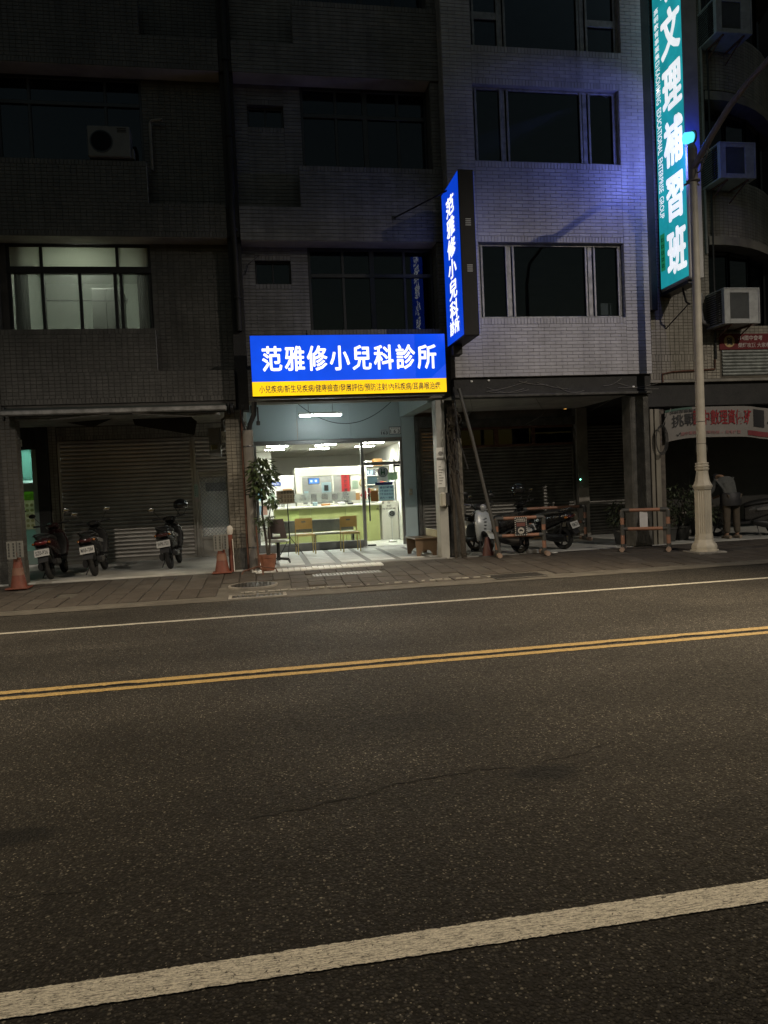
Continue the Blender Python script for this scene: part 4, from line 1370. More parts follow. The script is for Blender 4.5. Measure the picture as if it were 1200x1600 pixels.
# side roller shutter right of the clinic
sd = thing("side_entrance", "narrow dark roller shutter entrance between the clinic and the white column", "entrance", (4.2, 17.5, 0))
part(sd, "frame", M_rough, (3.81, 3.90, 17.50, 17.75, 0.07, 3.2), (3.90, 4.9, 17.52, 17.75, 2.92, 3.2), (4.84, 4.95, 17.50, 17.75, 0.07, 2.92))
shutter(sd, 3.97, 4.78, 0.10, 2.86, 17.56, M_slatd, 0.08)

# ================================================================ horizontal light box sign of the clinic
hs_ = thing("clinic_sign", "wide glowing blue and yellow clinic sign box over the entrance", "sign", (1.79, 13.6, 3.28))
E_blue = emit("sign_blue_face", (0.0022, 0.072, 0.80), 0.92, 0.18)
E_yel = emit("sign_yellow_face", (1.0, 0.62, 0.006), 1.0, 0.16)
E_wht = emit("sign_white_letters", (0.96, 0.98, 1.0), 1.35)
part(hs_, "case", M_alu, (-0.03, 3.61, 13.60, 13.86, 3.275, 4.385))
part(hs_, "blue_panel", E_blue, (-0.02, 3.60, 13.592, 13.599, 3.545, 4.375), bev=0.001)
part(hs_, "yellow_panel", E_yel, (-0.02, 3.60, 13.592, 13.599, 3.285, 3.544), bev=0.001)
mb = MB()
for i, ch in enumerate("范雅修小兒科診所"):
    put_text(mb, ch, (0.355 + i * 0.4125, 13.588, 3.955), (1, 0, 0), (0, 0, 1), width=0.352, height=0.445, fat=0.0095, em=True)
mk("name_lettering", mb, E_wht, hs_)
mb = MB()
put_text(mb, "小兒疾病/新生兒疾病/健康檢查/發展評估/預防注射/內科疾病/耳鼻喉治療", (1.79, 13.589, 3.405), (1, 0, 0), (0, 0, 1), width=3.38, height=0.145, off=0.007)
mk("service_lettering", mb, mat("navy_sign_ink", (0.02, 0.018, 0.10), 0.5, bump=0), hs_)
for x in (0.1, 1.2, 2.4, 3.5):
    mb = MB()
    mb.bbox(x - 0.02, x + 0.02, 13.865, 13.885, 3.4, 4.3, 0.004)
    mb.tube([(x, 13.87, 3.5), (x, F, 3.5)], 0.02, 6).tube([(x, 13.87, 4.2), (x, F, 4.2)], 0.02, 6)
    mk("bracket", mb, M_alu, hs_)
mb = MB()
mb.bbox(0.0, 3.58, 13.66, 13.80, 3.235, 3.273, 0.008)
mk("lower_rail", mb, M_aluL, hs_)

# ================================================================ vertical blue sign
vs_ = thing("vertical_clinic_sign", "tall narrow blue clinic sign projecting from the wall between the houses", "sign", (3.84, 13.2, 4.12))
va, vb, ya, yb, za, zb_ = 3.70, 3.98, 12.60, 13.76, 4.14, 7.02
M_blackm = mat("black_sign_metal", (0.006, 0.006, 0.0065), 0.5, 0.0, var=0.3, bump=0.05, spec=0.2)
part(vs_, "case", M_blackm, (va, vb, ya, yb, za, zb_))
E_blue2 = emit("vertical_sign_blue_face", (0.0022, 0.050, 0.60), 0.95, 0.10)
for sx, xx in ((-1, va), (1, vb)):
    part(vs_, "face", E_blue2, (min(xx, xx + sx * 0.006), max(xx, xx + sx * 0.006), ya + 0.02, yb - 0.02, za + 0.02, zb_ - 0.02), bev=0.001)
    mb = MB()
    u = Vector((0, sx, 0))
    for i, ch in enumerate("范雅修小兒科"):
        put_text(mb, ch, (xx + sx * 0.009, 13.18, 6.60 - i * 0.375), u, (0, 0, 1), width=0.52, height=0.335, fat=0.010, em=True)
    put_text(mb, "診所", (xx + sx * 0.009, 13.18, 4.42), u, (0, 0, 1), width=0.62, height=0.26, fat=0.006)
    mk("lettering", mb, E_wht, vs_)
mb = MB()
for z in (6.05, 5.25):
    for k in range(4):
        mb.bbox(3.80, 3.90, ya - 0.006, ya - 0.001, z + k * 0.035, z + 0.016 + k * 0.035, 0.002)
mk("vent_slots", mb, mat("pale_slot", (0.5, 0.52, 0.55), 0.4), vs_)
for z in (6.9, 4.4):
    part(vs_, "bracket", M_alu, (3.80, 3.88, yb, 13.99, z - 0.05, z + 0.05))
mb = MB()
mb.tube([(3.84, 13.2, 6.98), (2.85, F - 0.01, 6.74)], 0.016, 6)
mb.bbox(2.81, 2.89, F - 0.02, F - 0.004, 6.70, 6.78, 0.004)
mk("stay_rod", mb, M_alu, vs_)
part(vs_, "ballast_box", M_black, (3.72, 3.90, 13.45, 13.75, 3.96, 4.139))

# ================================================================ pale tiled house
b3 = thing("shophouse", "pale grey tiled house with wide three-part windows right of the blue signs", "building", (5.9, 13.9, 0))
G = 13.9
X0, X1 = 3.865, 7.99
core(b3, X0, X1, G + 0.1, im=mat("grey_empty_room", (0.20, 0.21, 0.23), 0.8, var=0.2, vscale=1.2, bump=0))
wall, tl = MB(), MB()
ops = [(4.43, 7.46, 4.73, 6.20), (4.43, 7.46, 7.755, 9.215), (4.44, 7.54, 9.95, 12.2)]
edges = [(3.59, ops[0]), (6.20, ops[1]), (9.215, ops[2])]
def wq(x0, x1, z0, z1):
    wall.box(x0, x1, G, G + 0.2, z0, z1)
    clad(tl, x0, x1, z0, z1, G, **TR)
zlast = 3.59
for (a, c, z0, z1) in ops:
    wall.box(X0, X1, G, G + 0.2, zlast, z0)
    lo = zlast + (0.12 if zlast > 4 else 0)
    clad(tl, X0, a, zlast, z0, G, **TR)
    clad(tl, c, X1, zlast, z0, G, **TR)
    clad(tl, a, c, lo, z0 - 0.12, G, **TR)
    clad(tl, a, c, z0 - 0.12, z0, G, 0.068, 0.12)
    if zlast > 4:
        clad(tl, a, c, zlast, lo, G, 0.068, 0.12)
    wall.box(X0, a, G, G + 0.2, z0, z1).box(c, X1, G, G + 0.2, z0, z1)
    clad(tl, X0, a, z0, z1, G, **TR)
    clad(tl, c, X1, z0, z1, G, **TR)
    clad(tl, G + 0.005, G + 0.14, z0, z1, a, 0.14, 0.068, axis='+x')
    clad(tl, G + 0.005, G + 0.14, z0, z1, c, 0.14, 0.068, axis='-x')
    zlast = z1
wall.box(X0, X1, G, G + 0.2, zlast, 13.4)
clad(tl, X0, X1, zlast, 13.4, G, **TR)
clad(tl, G + 0.01, 14.3, 3.6, 13.4, X0, axis='-x', **TR)
clad(tl, G + 0.01, 14.3, 3.6, 13.4, X1, axis='+x', **TR)
wall.box(X0, X0 + 0.05, G + 0.2, 14.6, 3.59, 13.4).box(X1 - 0.05, X1, G + 0.2, 14.6, 3.59, 13.4)
mk("wall", wall, M_groutW, b3)
mk("tile_cladding", tl, M_tileW, b3, kind='stuff')
M_glassP = glass("window_glass_plain", (0.7, 0.74, 0.76), 1.0)
for (a, c, z0, z1) in ops:
    f = window(b3, a, c, z0, z1, G + 0.09, (5.07, 6.77), None, M_aluL, 0.05, M_glassP, double=(5.07, 6.77))
    # sliding sash stiles with old sealant
    for xx in (a + 0.085, 5.02, 5.16, 6.68, 6.86, c - 0.085):
        part(f, "sash_stile", M_aluL, (xx - 0.022, xx + 0.022, G + 0.075, G + 0.10, z0 + 0.04, z1 - 0.04), bev=0.006)
part(f, "window_rail", M_aluL, (4.49, 5.02, G + 0.08, G + 0.12, 10.50, 10.64))
part(f, "window_rail", M_aluL, (6.84, 7.48, G + 0.08, G + 0.12, 10.48, 10.62))
# things just inside: blinds box, stored board
part(b3, "blind_box", mat("pale_board", (0.3, 0.31, 0.32), 0.7), (7.10, 7.38, G + 0.35, G + 0.4, 4.85, 5.10))
# dark fascia and arcade
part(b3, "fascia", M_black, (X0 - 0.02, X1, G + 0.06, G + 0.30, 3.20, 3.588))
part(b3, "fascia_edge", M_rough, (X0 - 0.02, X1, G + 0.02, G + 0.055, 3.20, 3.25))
part(b3, "ceiling", M_soff, (3.75, 8.05, 14.21, 17.6, 3.30, 3.36))
part(b3, "back_wall", M_plaster, (4.96, 8.0, 17.70, 17.8, 2.95, 3.30))
part(b3, "shutter_header", M_rough, (4.96, 8.0, 17.52, 17.70, 2.90, 3.10))
tr = part(b3, "transom_frame", M_rust, (4.96, 7.88, 17.56, 17.66, 2.84, 2.90), (4.96, 7.88, 17.56, 17.66, 2.40, 2.46), (5.82, 5.92, 17.56, 17.66, 2.46, 2.84), (6.80, 6.88, 17.56, 17.66, 2.46, 2.84))
for a, c in ((4.96, 5.82), (5.92, 6.80), (6.88, 7.88)):
    part(tr, "pane", M_glassD, (a, c, 17.61, 17.615, 2.46, 2.84), bev=0.001)
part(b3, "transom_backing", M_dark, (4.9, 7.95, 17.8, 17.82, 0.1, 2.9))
shutter(b3, 5.02, 7.84, 0.085, 2.38, 17.60, M_slatd, 0.08)
part(b3, "party_pier", M_plaster, (7.93, 8.22, 17.45, 17.8, 0.075, 3.30))
part(b3, "column", M_rough, (7.56, 7.97, G + 0.12, G + 0.52, 0.06, 3.20), bev=0.03)
part(b3, "column", M_rough, (3.70, 3.95, G + 0.32, G + 0.62, 0.06, 3.20), bev=0.03)
part(b3, "column_facing", mat("peeling_facing", (0.22, 0.20, 0.16), 0.9, var=0.5, vscale=10, bump=0.8, dirt=0.7, kind='pos', bdist=0.02), (3.955, 4.05, G + 0.40, G + 0.58, 0.06, 2.45), bev=0.02)
lg = thing("indicator_lamp", "tiny green indicator lamp on the pier beside the dark shutter", "lamp", (8.02, 17.44, 1.25))
mb = MB()
mb.lathe([(0.016, 0), (0.016, -0.01), (0.008, -0.018)], 10, (7.98, 17.44, 1.50), axis='y')
mk("lens", mb, emit("green_indicator", (0.25, 1.0, 0.62), 9.0), lg)
part(lg, "box", M_alu, (7.95, 8.01, 17.44, 17.46, 1.46, 1.54))
# loose cables and rags along the black fascia
rnd = random.Random(12)
cab = thing("cable_tangle", "tangle of loose thin cables along the black fascia of the pale house", "cables", (5.9, 13.95, 3.4))
mb = MB()
for k in range(9):
    x0 = rnd.uniform(3.95, 7.3)
    L = rnd.uniform(0.3, 0.9)
    z0, z1 = rnd.uniform(3.30, 3.55), rnd.uniform(3.28, 3.55)
    sag = rnd.uniform(0.02, 0.1)
    mb.tube([(x0 + L * i / 8, G + 0.045 - 0.01 * rnd.random(), z0 + (z1 - z0) * i / 8 - sag * math.sin(math.pi * i / 8)) for i in range(9)], 0.004, 4)
mk("loose_wires", mb, mat("dusty_cable", (0.20, 0.19, 0.17), 0.8), cab)
mb = MB()
mb.tube([(6.0, 15.2, 3.30), (6.35, 15.6, 3.05), (6.5, 16.2, 3.0), (6.62, 17.5, 2.93)], 0.006, 5).tube([(4.35, 14.6, 3.3), (4.6, 15.3, 3.1), (4.8, 16.5, 3.05)], 0.006, 5).tube([(7.25, 15.2, 3.0), (7.75, 14.6, 3.3)], 0.005, 5)
mk("hanging_wires", mb, mat("dusty_cable", (0, 0, 0)), cab)
mb = MB()
for x, z in ((4.20, 3.52), (4.55, 3.53), (7.60, 3.34)):
    mb.ell((x, G + 0.05, z), (0.03, 0.015, 0.02), 8, 5)
mk("clip", mb, M_paper, cab)

# ================================================================ cream house at the right
b4 = thing("corner_building", "cream tiled building with curved balconies and window units at the right edge", "building", (11, F, 0))
mb, tl = MB(), MB()
TC = dict(tw=0.102, th=0.066)
mb.box(8.06, 9.52, F, F + 0.3, 3.50, 13.4)
clad(tl, 8.06, 9.42, 4.02, 13.2, F, **TC)
clad(tl, 8.06, 9.42, 3.88, 4.02, F, 0.066, 0.13)
clad(tl, 8.06, 9.42, 3.64, 3.88, F, **TC)
clad(tl, 8.06, 9.42, 3.50, 3.64, F, 0.066, 0.13)
clad(tl, 9.42, 9.52, 3.50, 13.2, F, 0.10, 0.066)
# lowest band, flat
mb.box(9.52, 16, F, F + 0.3, 3.50, 4.60)
clad(tl, 9.52, 9.72, 3.50, 4.60, F, **TC)
clad(tl, 9.72, 13.0, 4.42, 4.60, F, **TC)
# curved balcony bands
arc = [(9.52, 14.2), (9.9, 14.205), (10.25, 14.27), (10.6, 14.39), (10.95, 14.56), (11.3, 14.78), (11.65, 15.06), (12.0, 15.42), (12.3, 15.85), (12.5, 16.4), (12.55, 17.2)]
def band(z0, z1, tiles=True):
    for (ax, ay), (bx, by) in zip(arc[:-1], arc[1:]):
        d = Vector((bx - ax, by - ay, 0))
        L = d.length
        d.normalize()
        nn = Vector((d.y, -d.x, 0))
        A, B = Vector((ax, ay, 0)), Vector((bx, by, 0))
        q = [A, B, B - nn * 0.16, A - nn * 0.16]
        mb.add([(p.x, p.y, z) for z in (z0, z1) for p in q], [(3, 2, 1, 0), (4, 5, 6, 7), (0, 1, 5, 4), (1, 2, 6, 5), (2, 3, 7, 6), (3, 0, 4, 7)])
        if tiles:
            t2 = MB()
            clad(t2, 0, L, z0, z1, 0, **TC)
            M4 = Matrix.Translation(A) @ Matrix(((d.x, -nn.x, 0, 0), (d.y, -nn.y, 0, 0), (0, 0, 1, 0), (0, 0, 0, 1)))
            tl.add([M4 @ Vector(v) for v in t2.v], t2.f)
for z0, z1 in ((6.46, 7.66), (9.48, 10.68), (12.5, 13.4)):
    band(z0, z1)
mk("wall", mb, M_groutC, b4)
mk("tile_cladding", tl, M_tileC, b4, kind='stuff')
for z0 in (6.12, 9.10, 12.15):
    mb = MB()
    pts = [(x, y - 0.06) for x, y in arc] + [(12.55, 18), (8.06, 18), (8.06, 14.5), (9.52, 14.5)]
    mb.prism(pts, z0 + 0.16, z0 + 0.335, 'z')
    mk("balcony_slab", mb, M_plaster, b4)
for z0, z1 in ((4.60, 6.27), (7.66, 9.25), (10.68, 12.3)):
    f = None
    for k, ((ax, ay), (bx, by)) in enumerate(zip(arc[:-2:2], arc[2::2])):
        if k > 3:
            continue
        mbf = MB()
        for (px, py) in ((ax, ay + 0.35), (bx, by + 0.35)):
            mbf.bbox(px - 0.035, px + 0.035, py - 0.035, py + 0.035, z0, z1, 0.006)
        mbf.tube([(ax, ay + 0.35, z0 + 0.03), (bx, by + 0.35, z0 + 0.03)], 0.04, 4).tube([(ax, ay + 0.35, z1 - 0.03), (bx, by + 0.35, z1 - 0.03)], 0.04, 4)
        wf = mk("window", mbf, M_alu, b4)
        p = MB()
        p.quad((ax, ay + 0.35, z0), (bx, by + 0.35, z0), (bx, by + 0.35, z1), (ax, ay + 0.35, z1))
        mk("pane", p, M_glassD, wf)
mb = MB()
mb.box(8.06, 26, 18.2, 18.3, 0.0, 22.0).box(8.02, 8.055, 14.35, 18.2, 3.5, 13.4)
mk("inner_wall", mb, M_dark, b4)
# ribbed panel and trims at the bottom band
mb = MB()
z = 3.555
while z < 4.09:
    for k in range(6):
        t0, t1 = k / 6, (k + 1) / 6
        y0, y1 = F - 0.008 - 0.028 * math.sin(math.pi * t0), F - 0.008 - 0.028 * math.sin(math.pi * t1)
        mb.quad((9.76, y0, z + 0.062 * t0), (13.0, y0, z + 0.062 * t0), (13.0, y1, z + 0.062 * t1), (9.76, y1, z + 0.062 * t1))
    z += 0.068
mk("ribbed_panel", mb, mat("weathered_ribbed_sheet", (0.30, 0.32, 0.30), 0.45, 0.3, var=0.3, vscale=7, dirt=0.5), b4, smooth=True)
part(b4, "lower_trim", M_plaster, (8.06, 13.0, F - 0.012, F + 0.3, 3.44, 3.498))
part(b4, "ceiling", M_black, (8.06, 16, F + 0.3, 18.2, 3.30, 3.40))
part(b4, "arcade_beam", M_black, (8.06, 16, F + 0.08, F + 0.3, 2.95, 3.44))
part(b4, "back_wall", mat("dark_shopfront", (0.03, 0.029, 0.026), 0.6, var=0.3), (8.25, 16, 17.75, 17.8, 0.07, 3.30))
shutter(b4, 8.28, 9.30, 0.085, 2.80, 17.62, M_slatd, 0.08)
part(b4, "column", M_tileC, (8.07, 8.15, 14.18, 14.40, 0.06, 2.9), (8.20, 8.31, 14.22, 14.44, 0.06, 2.9))
part(b4, "brick_pier", mat("dark_brick", (0.10, 0.085, 0.07), 0.8, var=0.4, vscale=9, bump=0.5), (8.33, 8.46, 14.3, 14.6, 0.06, 2.9))
part(b4, "column", M_rough, (10.0, 10.3, 15.6, 15.9, 0.06, 3.3))
# rust-brown conduit on the cream tiles
mb = MB()
mb.tube([(8.38, F - 0.03, 3.45), (8.38, F - 0.03, 3.62), (8.6, F - 0.03, 3.66), (9.58, F - 0.03, 3.70), (9.58, F - 0.03, 3.9)], 0.018, 6)
tag(mk("conduit", mb, M_rust, smooth=True), "rust brown conduit bent across the cream tiles above the white banner", "conduit")
mb = MB()
mb.tube([(9.60, F - 0.05, 3.9), (9.60, F - 0.06, 5.5), (9.60, F - 0.05, 13.0)], 0.020, 6)
tag(mk("cable_riser", mb, M_cable, smooth=True), "thin black riser cable beside the window units of the cream building", "cable")
mb = MB()
mb.tube([(9.47, F - 0.04, 6.1), (9.47, F - 0.04, 13.0)], 0.028, 8)
tag(mk("riser_pipe", mb, M_pvc, smooth=True), "pale pipe running up beside the teal sign on the cream building", "pipe")
mb = MB()
mb.tube([(9.25, F - 0.1, 5.25), (9.22, F - 0.12, 4.9), (9.27, F - 0.1, 4.68), (9.45, F - 0.06, 4.60)], 0.045, 8)
tag(mk("drain_hose", mb, M_aluL, smooth=True), "pale ribbed hose curling below the teal sign", "hose")
# window air conditioners
def window_ac(x, z, label):
    t = thing("air_conditioner", label, "air conditioner", (x + 0.4, 13.9, z), "window units on the cream building")
    m = mat("aged_white_metal", (0.32, 0.33, 0.32), 0.5, 0.1, var=0.2, vscale=6, dirt=0.4)
    y0, y1 = 13.58, 14.25
    mb = MB()
    fw = 0.05
    mb.bbox(x, x + 0.80, y0, y1, z, z + 0.03, 0.006).bbox(x, x + 0.80, y0, y1, z + 0.69, z + 0.72, 0.006)
    for xx in (x, x + 0.77):
        mb.bbox(xx, xx + 0.03, y0, y0 + 0.09, z + 0.03, z + 0.69, 0.004).bbox(xx, xx + 0.03, y1 - 0.05, y1, z + 0.03, z + 0.69, 0.004)
    mb.bbox(x + 0.02, x + 0.78, y0 + 0.3, y1 - 0.01, z + 0.03, z + 0.69, 0.004)
    mk("casing", mb, m, t)
    mb = MB()
    mb.bbox(x + 0.03, x + 0.14, y0 + 0.012, y0 + 0.03, z + 0.03, z + 0.69, 0.004).bbox(x + 0.56, x + 0.77, y0 + 0.012, y0 + 0.03, z + 0.03, z + 0.69, 0.004)
    mb.bbox(x + 0.14, x + 0.56, y0 + 0.012, y0 + 0.03, z + 0.03, z + 0.10, 0.004).bbox(x + 0.14, x + 0.56, y0 + 0.012, y0 + 0.03, z + 0.62, z + 0.69, 0.004)
    mk("front_panel", mb, m, t)
    mb = MB()
    for k in range(26):
        xx = x + 0.145 + k * 0.016
        mb.box(xx, xx + 0.006, y0 + 0.03, y0 + 0.05, z + 0.10, z + 0.62)
    mb.box(x + 0.14, x + 0.56, y0 + 0.06, y0 + 0.07, z + 0.10, z + 0.62)
    mk("condenser_grille", mb, mat("dull_fins", (0.15, 0.16, 0.155), 0.6, 0.4), t)
    mb = MB()
    for k in range(14):
        zz = z + 0.05 + k * 0.045
        mb.box(x + 0.006, x + 0.018, y0 + 0.09, y1 - 0.05, zz, zz + 0.022)
    mk("side_louvre", mb, M_alu, t)
    for xx in (x + 0.16, x + 0.62):
        mb = MB()
        mb.bbox(xx, xx + 0.035, y0 + 0.04, y1, z - 0.035, z - 0.001, 0.004)
        mb.tube([(xx + 0.017, y0 + 0.1, z - 0.03), (xx + 0.017, y1, z - 0.26)], 0.014, 5)
        mk("support_bracket", mb, M_rust, t)
window_ac(9.43, 4.52, "lowest window air conditioner on the cream building, above the red banner")
window_ac(9.43, 7.42, "middle window air conditioner on the cream building, beside the lamp pole arm")
window_ac(9.43, 10.28, "topmost window air conditioner on the cream building, cut by the frame top")
# red congratulation banner
rb = thing("red_banner", "dark red banner with white brush writing under the lowest window unit", "banner", (11, F, 4.1))
part(rb, "cloth", mat("dark_red_cloth", (0.10, 0.006, 0.008), 0.8, var=0.2, bump=0.05), (9.70, 13.0, F - 0.03, F - 0.018, 4.10, 4.43), bev=0.002)
mb = MB()
mb.lathe([(0.125, 0), (0.125, 0.002)], 28, (9.93, F - 0.034, 4.275), axis='y')
mk("roundel", mb, mat("tan_print", (0.42, 0.30, 0.14), 0.8, bump=0), rb)
mb = MB()
put_text(mb, "賀", (9.93, F - 0.038, 4.275), (1, 0, 0), (0, 0, 1), width=0.15, height=0.17, off=0.02)
mk("roundel_character", mb, M_ink, rb)
mb = MB()
put_text(mb, "114國中會考", (10.13, F - 0.034, 4.29), (1, 0, 0), (0, 0, 1), height=0.105, off=0.015, centre=False)
put_text(mb, "榮耀攻頂 大家恭喜", (10.13, F - 0.034, 4.14), (1, 0, 0), (0, 0, 1), height=0.10, off=0.012, centre=False)
mk("lettering", mb, mat("dull_white_print", (0.40, 0.36, 0.34), 0.8, bump=0), rb)
# white banner over the right arcade
wbn = thing("white_banner", "white banner with black and red writing hung across the dark arcade", "banner", (10.5, 14.2, 2.2))
xs0, xs1, NB = 8.42, 12.8, 44
def bz(x, top):
    t = (x - xs0) / (xs1 - xs0)
    sag = 0.04 * math.sin(math.pi * t * 2) + 0.015 * math.sin(17 * t)
    return (2.86 if top else 2.20) + sag + (0.03 if top else 0.05) * math.sin(math.pi * min(1, t * 2))
def by(x):
    return 14.20 + 0.035 * math.sin((x - xs0) * 3.1) + 0.012 * math.sin((x - xs0) * 9)
mb = MB()
for i in range(NB):
    xa, xb = xs0 + (xs1 - xs0) * i / NB, xs0 + (xs1 - xs0) * (i + 1) / NB
    mb.quad((xa, by(xa), bz(xa, 0)), (xb, by(xb), bz(xb, 0)), (xb, by(xb), bz(xb, 1)), (xa, by(xa), bz(xa, 1)))
mk("cloth", mb, mat("banner_white", (0.17, 0.158, 0.146), 0.7, var=0.12, bump=0.03), wbn, smooth=True)
def on_banner(mb, s, x0, f, h_, wdt=None, off=0.02):
    st = len(mb.v)
    put_text(mb, s, (x0, 0, 0), (1, 0, 0), (0, 0, 1), width=wdt, height=h_, off=off, centre=False)
    for k in range(st, len(mb.v)):
        x, y, z = mb.v[k]
        mb.v[k] = (x, by(x) - 0.016, bz(x, 0) + f * (bz(x, 1) - bz(x, 0)) + z)
mb = MB()
on_banner(mb, "挑戰", 8.58, 0.40, 0.26, 0.56, 0.015)
on_banner(mb, "超前部署競爭力", 8.53, 0.83, 0.065, 0.75)
on_banner(mb, "✓", 8.68, 0.10, 0.08, 0.10)
mk("black_lettering", mb, M_ink, wbn)
mb = MB()
on_banner(mb, "國中數理資優班", 9.08, 0.40, 0.32, 1.32, 0.015)
mk("red_lettering", mb, mat("crimson_print", (0.20, 0.008, 0.012), 0.7, bump=0), wbn)
mb = MB()
on_banner(mb, "國中菁英 ✓ 數理先修 ✓ 段考複習", 8.78, 0.10, 0.075, 1.35)
mk("small_lettering", mb, mat("dull_pink_print", (0.22, 0.10, 0.10), 0.7, bump=0), wbn)
mb = MB()
on_banner(mb, "小六升國一", 10.80, 0.42, 0.22, 1.5)
mk("tail_lettering", mb, M_ink, wbn)
def strip_on(name, xa, xb, f0, f1, m):
    mb = MB()
    n = max(4, int((xb - xa) / 0.1))
    for i in range(n):
        a, c = xa + (xb - xa) * i / n, xa + (xb - xa) * (i + 1) / n
        mb.quad((a, by(a) - 0.012, bz(a, 0) + f0 * (bz(a, 1) - bz(a, 0))), (c, by(c) - 0.012, bz(c, 0) + f0 * (bz(c, 1) - bz(c, 0))), (c, by(c) - 0.012, bz(c, 0) + f1 * (bz(c, 1) - bz(c, 0))), (a, by(a) - 0.012, bz(a, 0) + f1 * (bz(a, 1) - bz(a, 0))))
    mk(name, mb, m, wbn)
strip_on("green_edge", 8.42, 9.05, 0.93, 1.0, mat("dark_green_print", (0.05, 0.10, 0.08), 0.7, bump=0))
strip_on("dark_block", 10.46, 10.74, 0.36, 0.92, M_ink)
strip_on("red_block", 10.3, 12.7, 0.06, 0.22, mat("dull_crimson", (0.14, 0.02, 0.025), 0.7, bump=0))
mb = MB()
for a in (0, 1):
    mb.tube([(8.42 if a == 0 else 12.8, 14.2, 2.86), (8.30 if a == 0 else 13.0, 14.3, 2.93)], 0.005, 4)
mk("rope", mb, M_cable, wbn)

# ================================================================ teal vertical sign
ts = thing("teal_school_sign", "very tall glowing teal cram school sign with white characters", "sign", (8.2, 13.2, 5.0))
tx0, tx1, ty0, ty1, tz0, tz1 = 8.37, 8.68, 13.08, 14.12, 5.28, 12.4
M_case = mat("sign_case_white", (0.42, 0.41, 0.38), 0.45, 0.1, var=0.12, vscale=1.5, dirt=0.35)
part(ts, "case", M_case, (tx0, tx1, ty0, ty1, tz0, tz1), bev=0.02)
def tealface():
    m, nt, b = _new("teal_face")
    co = _co(nt)
    n = _noise(nt, co, 1.6, 5, 0.65, 0.5)
    c = _ramp(nt, n, [(0.25, (0.006, 0.13, 0.155)), (0.5, (0.008, 0.20, 0.23)), (0.75, (0.012, 0.27, 0.31))])
    nt.links.new(c, b.inputs['Emission Color'])
    b.inputs['Base Color'].default_value = (0.01, 0.12, 0.14, 1)
    b.inputs['Emission Strength'].default_value = 1.3
    return m
E_teal = tealface()
E_wht2 = emit("teal_sign_letters", (0.93, 0.97, 1.0), 0.86, 0.12)
part(ts, "face", E_teal, (tx0 - 0.007, tx0 - 0.001, ty0 + 0.03, ty1 - 0.03, tz0 + 0.06, tz1 - 0.04), bev=0.001)
E_teal2 = emit("faded_teal_face", (0.20, 0.30, 0.30), 0.55)  # unseen right face, glow paled to keep teal light off the window units
part(ts, "face", E_teal2, (tx1 + 0.001, tx1 + 0.007, ty0 + 0.03, ty1 - 0.03, tz0 + 0.06, tz1 - 0.04), bev=0.001)
mb = MB()
U = Vector((0, -1, 0))
for i, ch in enumerate("班習補理文明高"):
    put_text(mb, ch, (tx0 - 0.010, 13.48, 5.95 + i * 1.058), U, (0, 0, 1), width=0.62, height=0.86, fat=0.032, em=True)
mk("name_lettering", mb, E_wht2, ts)
mb = MB()
for i, ch in enumerate("高明教育事業集團"):
    put_text(mb, ch, (tx0 - 0.010, 13.96, 10.84 - i * 0.148), U, (0, 0, 1), width=0.16, height=0.115, off=0.015, em=True)
put_text(mb, "KAOHMING  EDUCATIONAL  ENTERPRISE  GROUP", (tx0 - 0.010, 13.96, 8.22), (0, 0, -1), U, width=2.98, height=0.165, off=0.012)
mk("small_lettering", mb, E_wht2, ts)
part(ts, "green_plate", emit("green_plate_face", (0.01, 0.16, 0.07), 0.8), (tx0 - 0.012, tx0 - 0.008, 13.90, 14.06, 5.68, 6.42), bev=0.001)
mb = MB()
for k in range(5):
    z = 5.75 + k * 0.13
    mb.box(tx0 - 0.014, tx0 - 0.0125, 13.93, 14.03, z, z + 0.014).box(tx0 - 0.014, tx0 - 0.0125, 13.94, 13.956, z + 0.018, z + 0.075).box(tx0 - 0.014, tx0 - 0.0125, 14.005, 14.021, z + 0.018, z + 0.075).box(tx0 - 0.014, tx0 - 0.0125, 13.96, 14.0, z + 0.05, z + 0.062)
mk("plate_marks", mb, mat("dark_green_ink", (0.004, 0.05, 0.02), 0.6, bump=0), ts)
mb = MB()
mb.bbox(tx0 + 0.02, tx1 - 0.02, ty0 + 0.1, ty1 + 0.07, tz0 - 0.07, tz0 - 0.001, 0.01)
mb.tube([(8.50, 13.55, 5.24), (8.57, 13.55, 4.95), (8.66, 13.55, 4.90)], 0.02, 6)
mb.tube([(8.62, 13.55, 4.90), (8.50, F, 4.55)], 0.012, 5)
mk("lower_bracket", mb, M_alu, ts)
for z in (6.2, 8.4, 10.8):
    mb = MB()
    mb.tube([(8.5, 14.0, z), (8.5, F + 0.05, z)], 0.03, 6)
    mk("bracket", mb, M_alu, ts)
part(ts, "cable_duct", M_black, (8.06, 8.24, 14.02, 14.19, 4.9, 13.2))
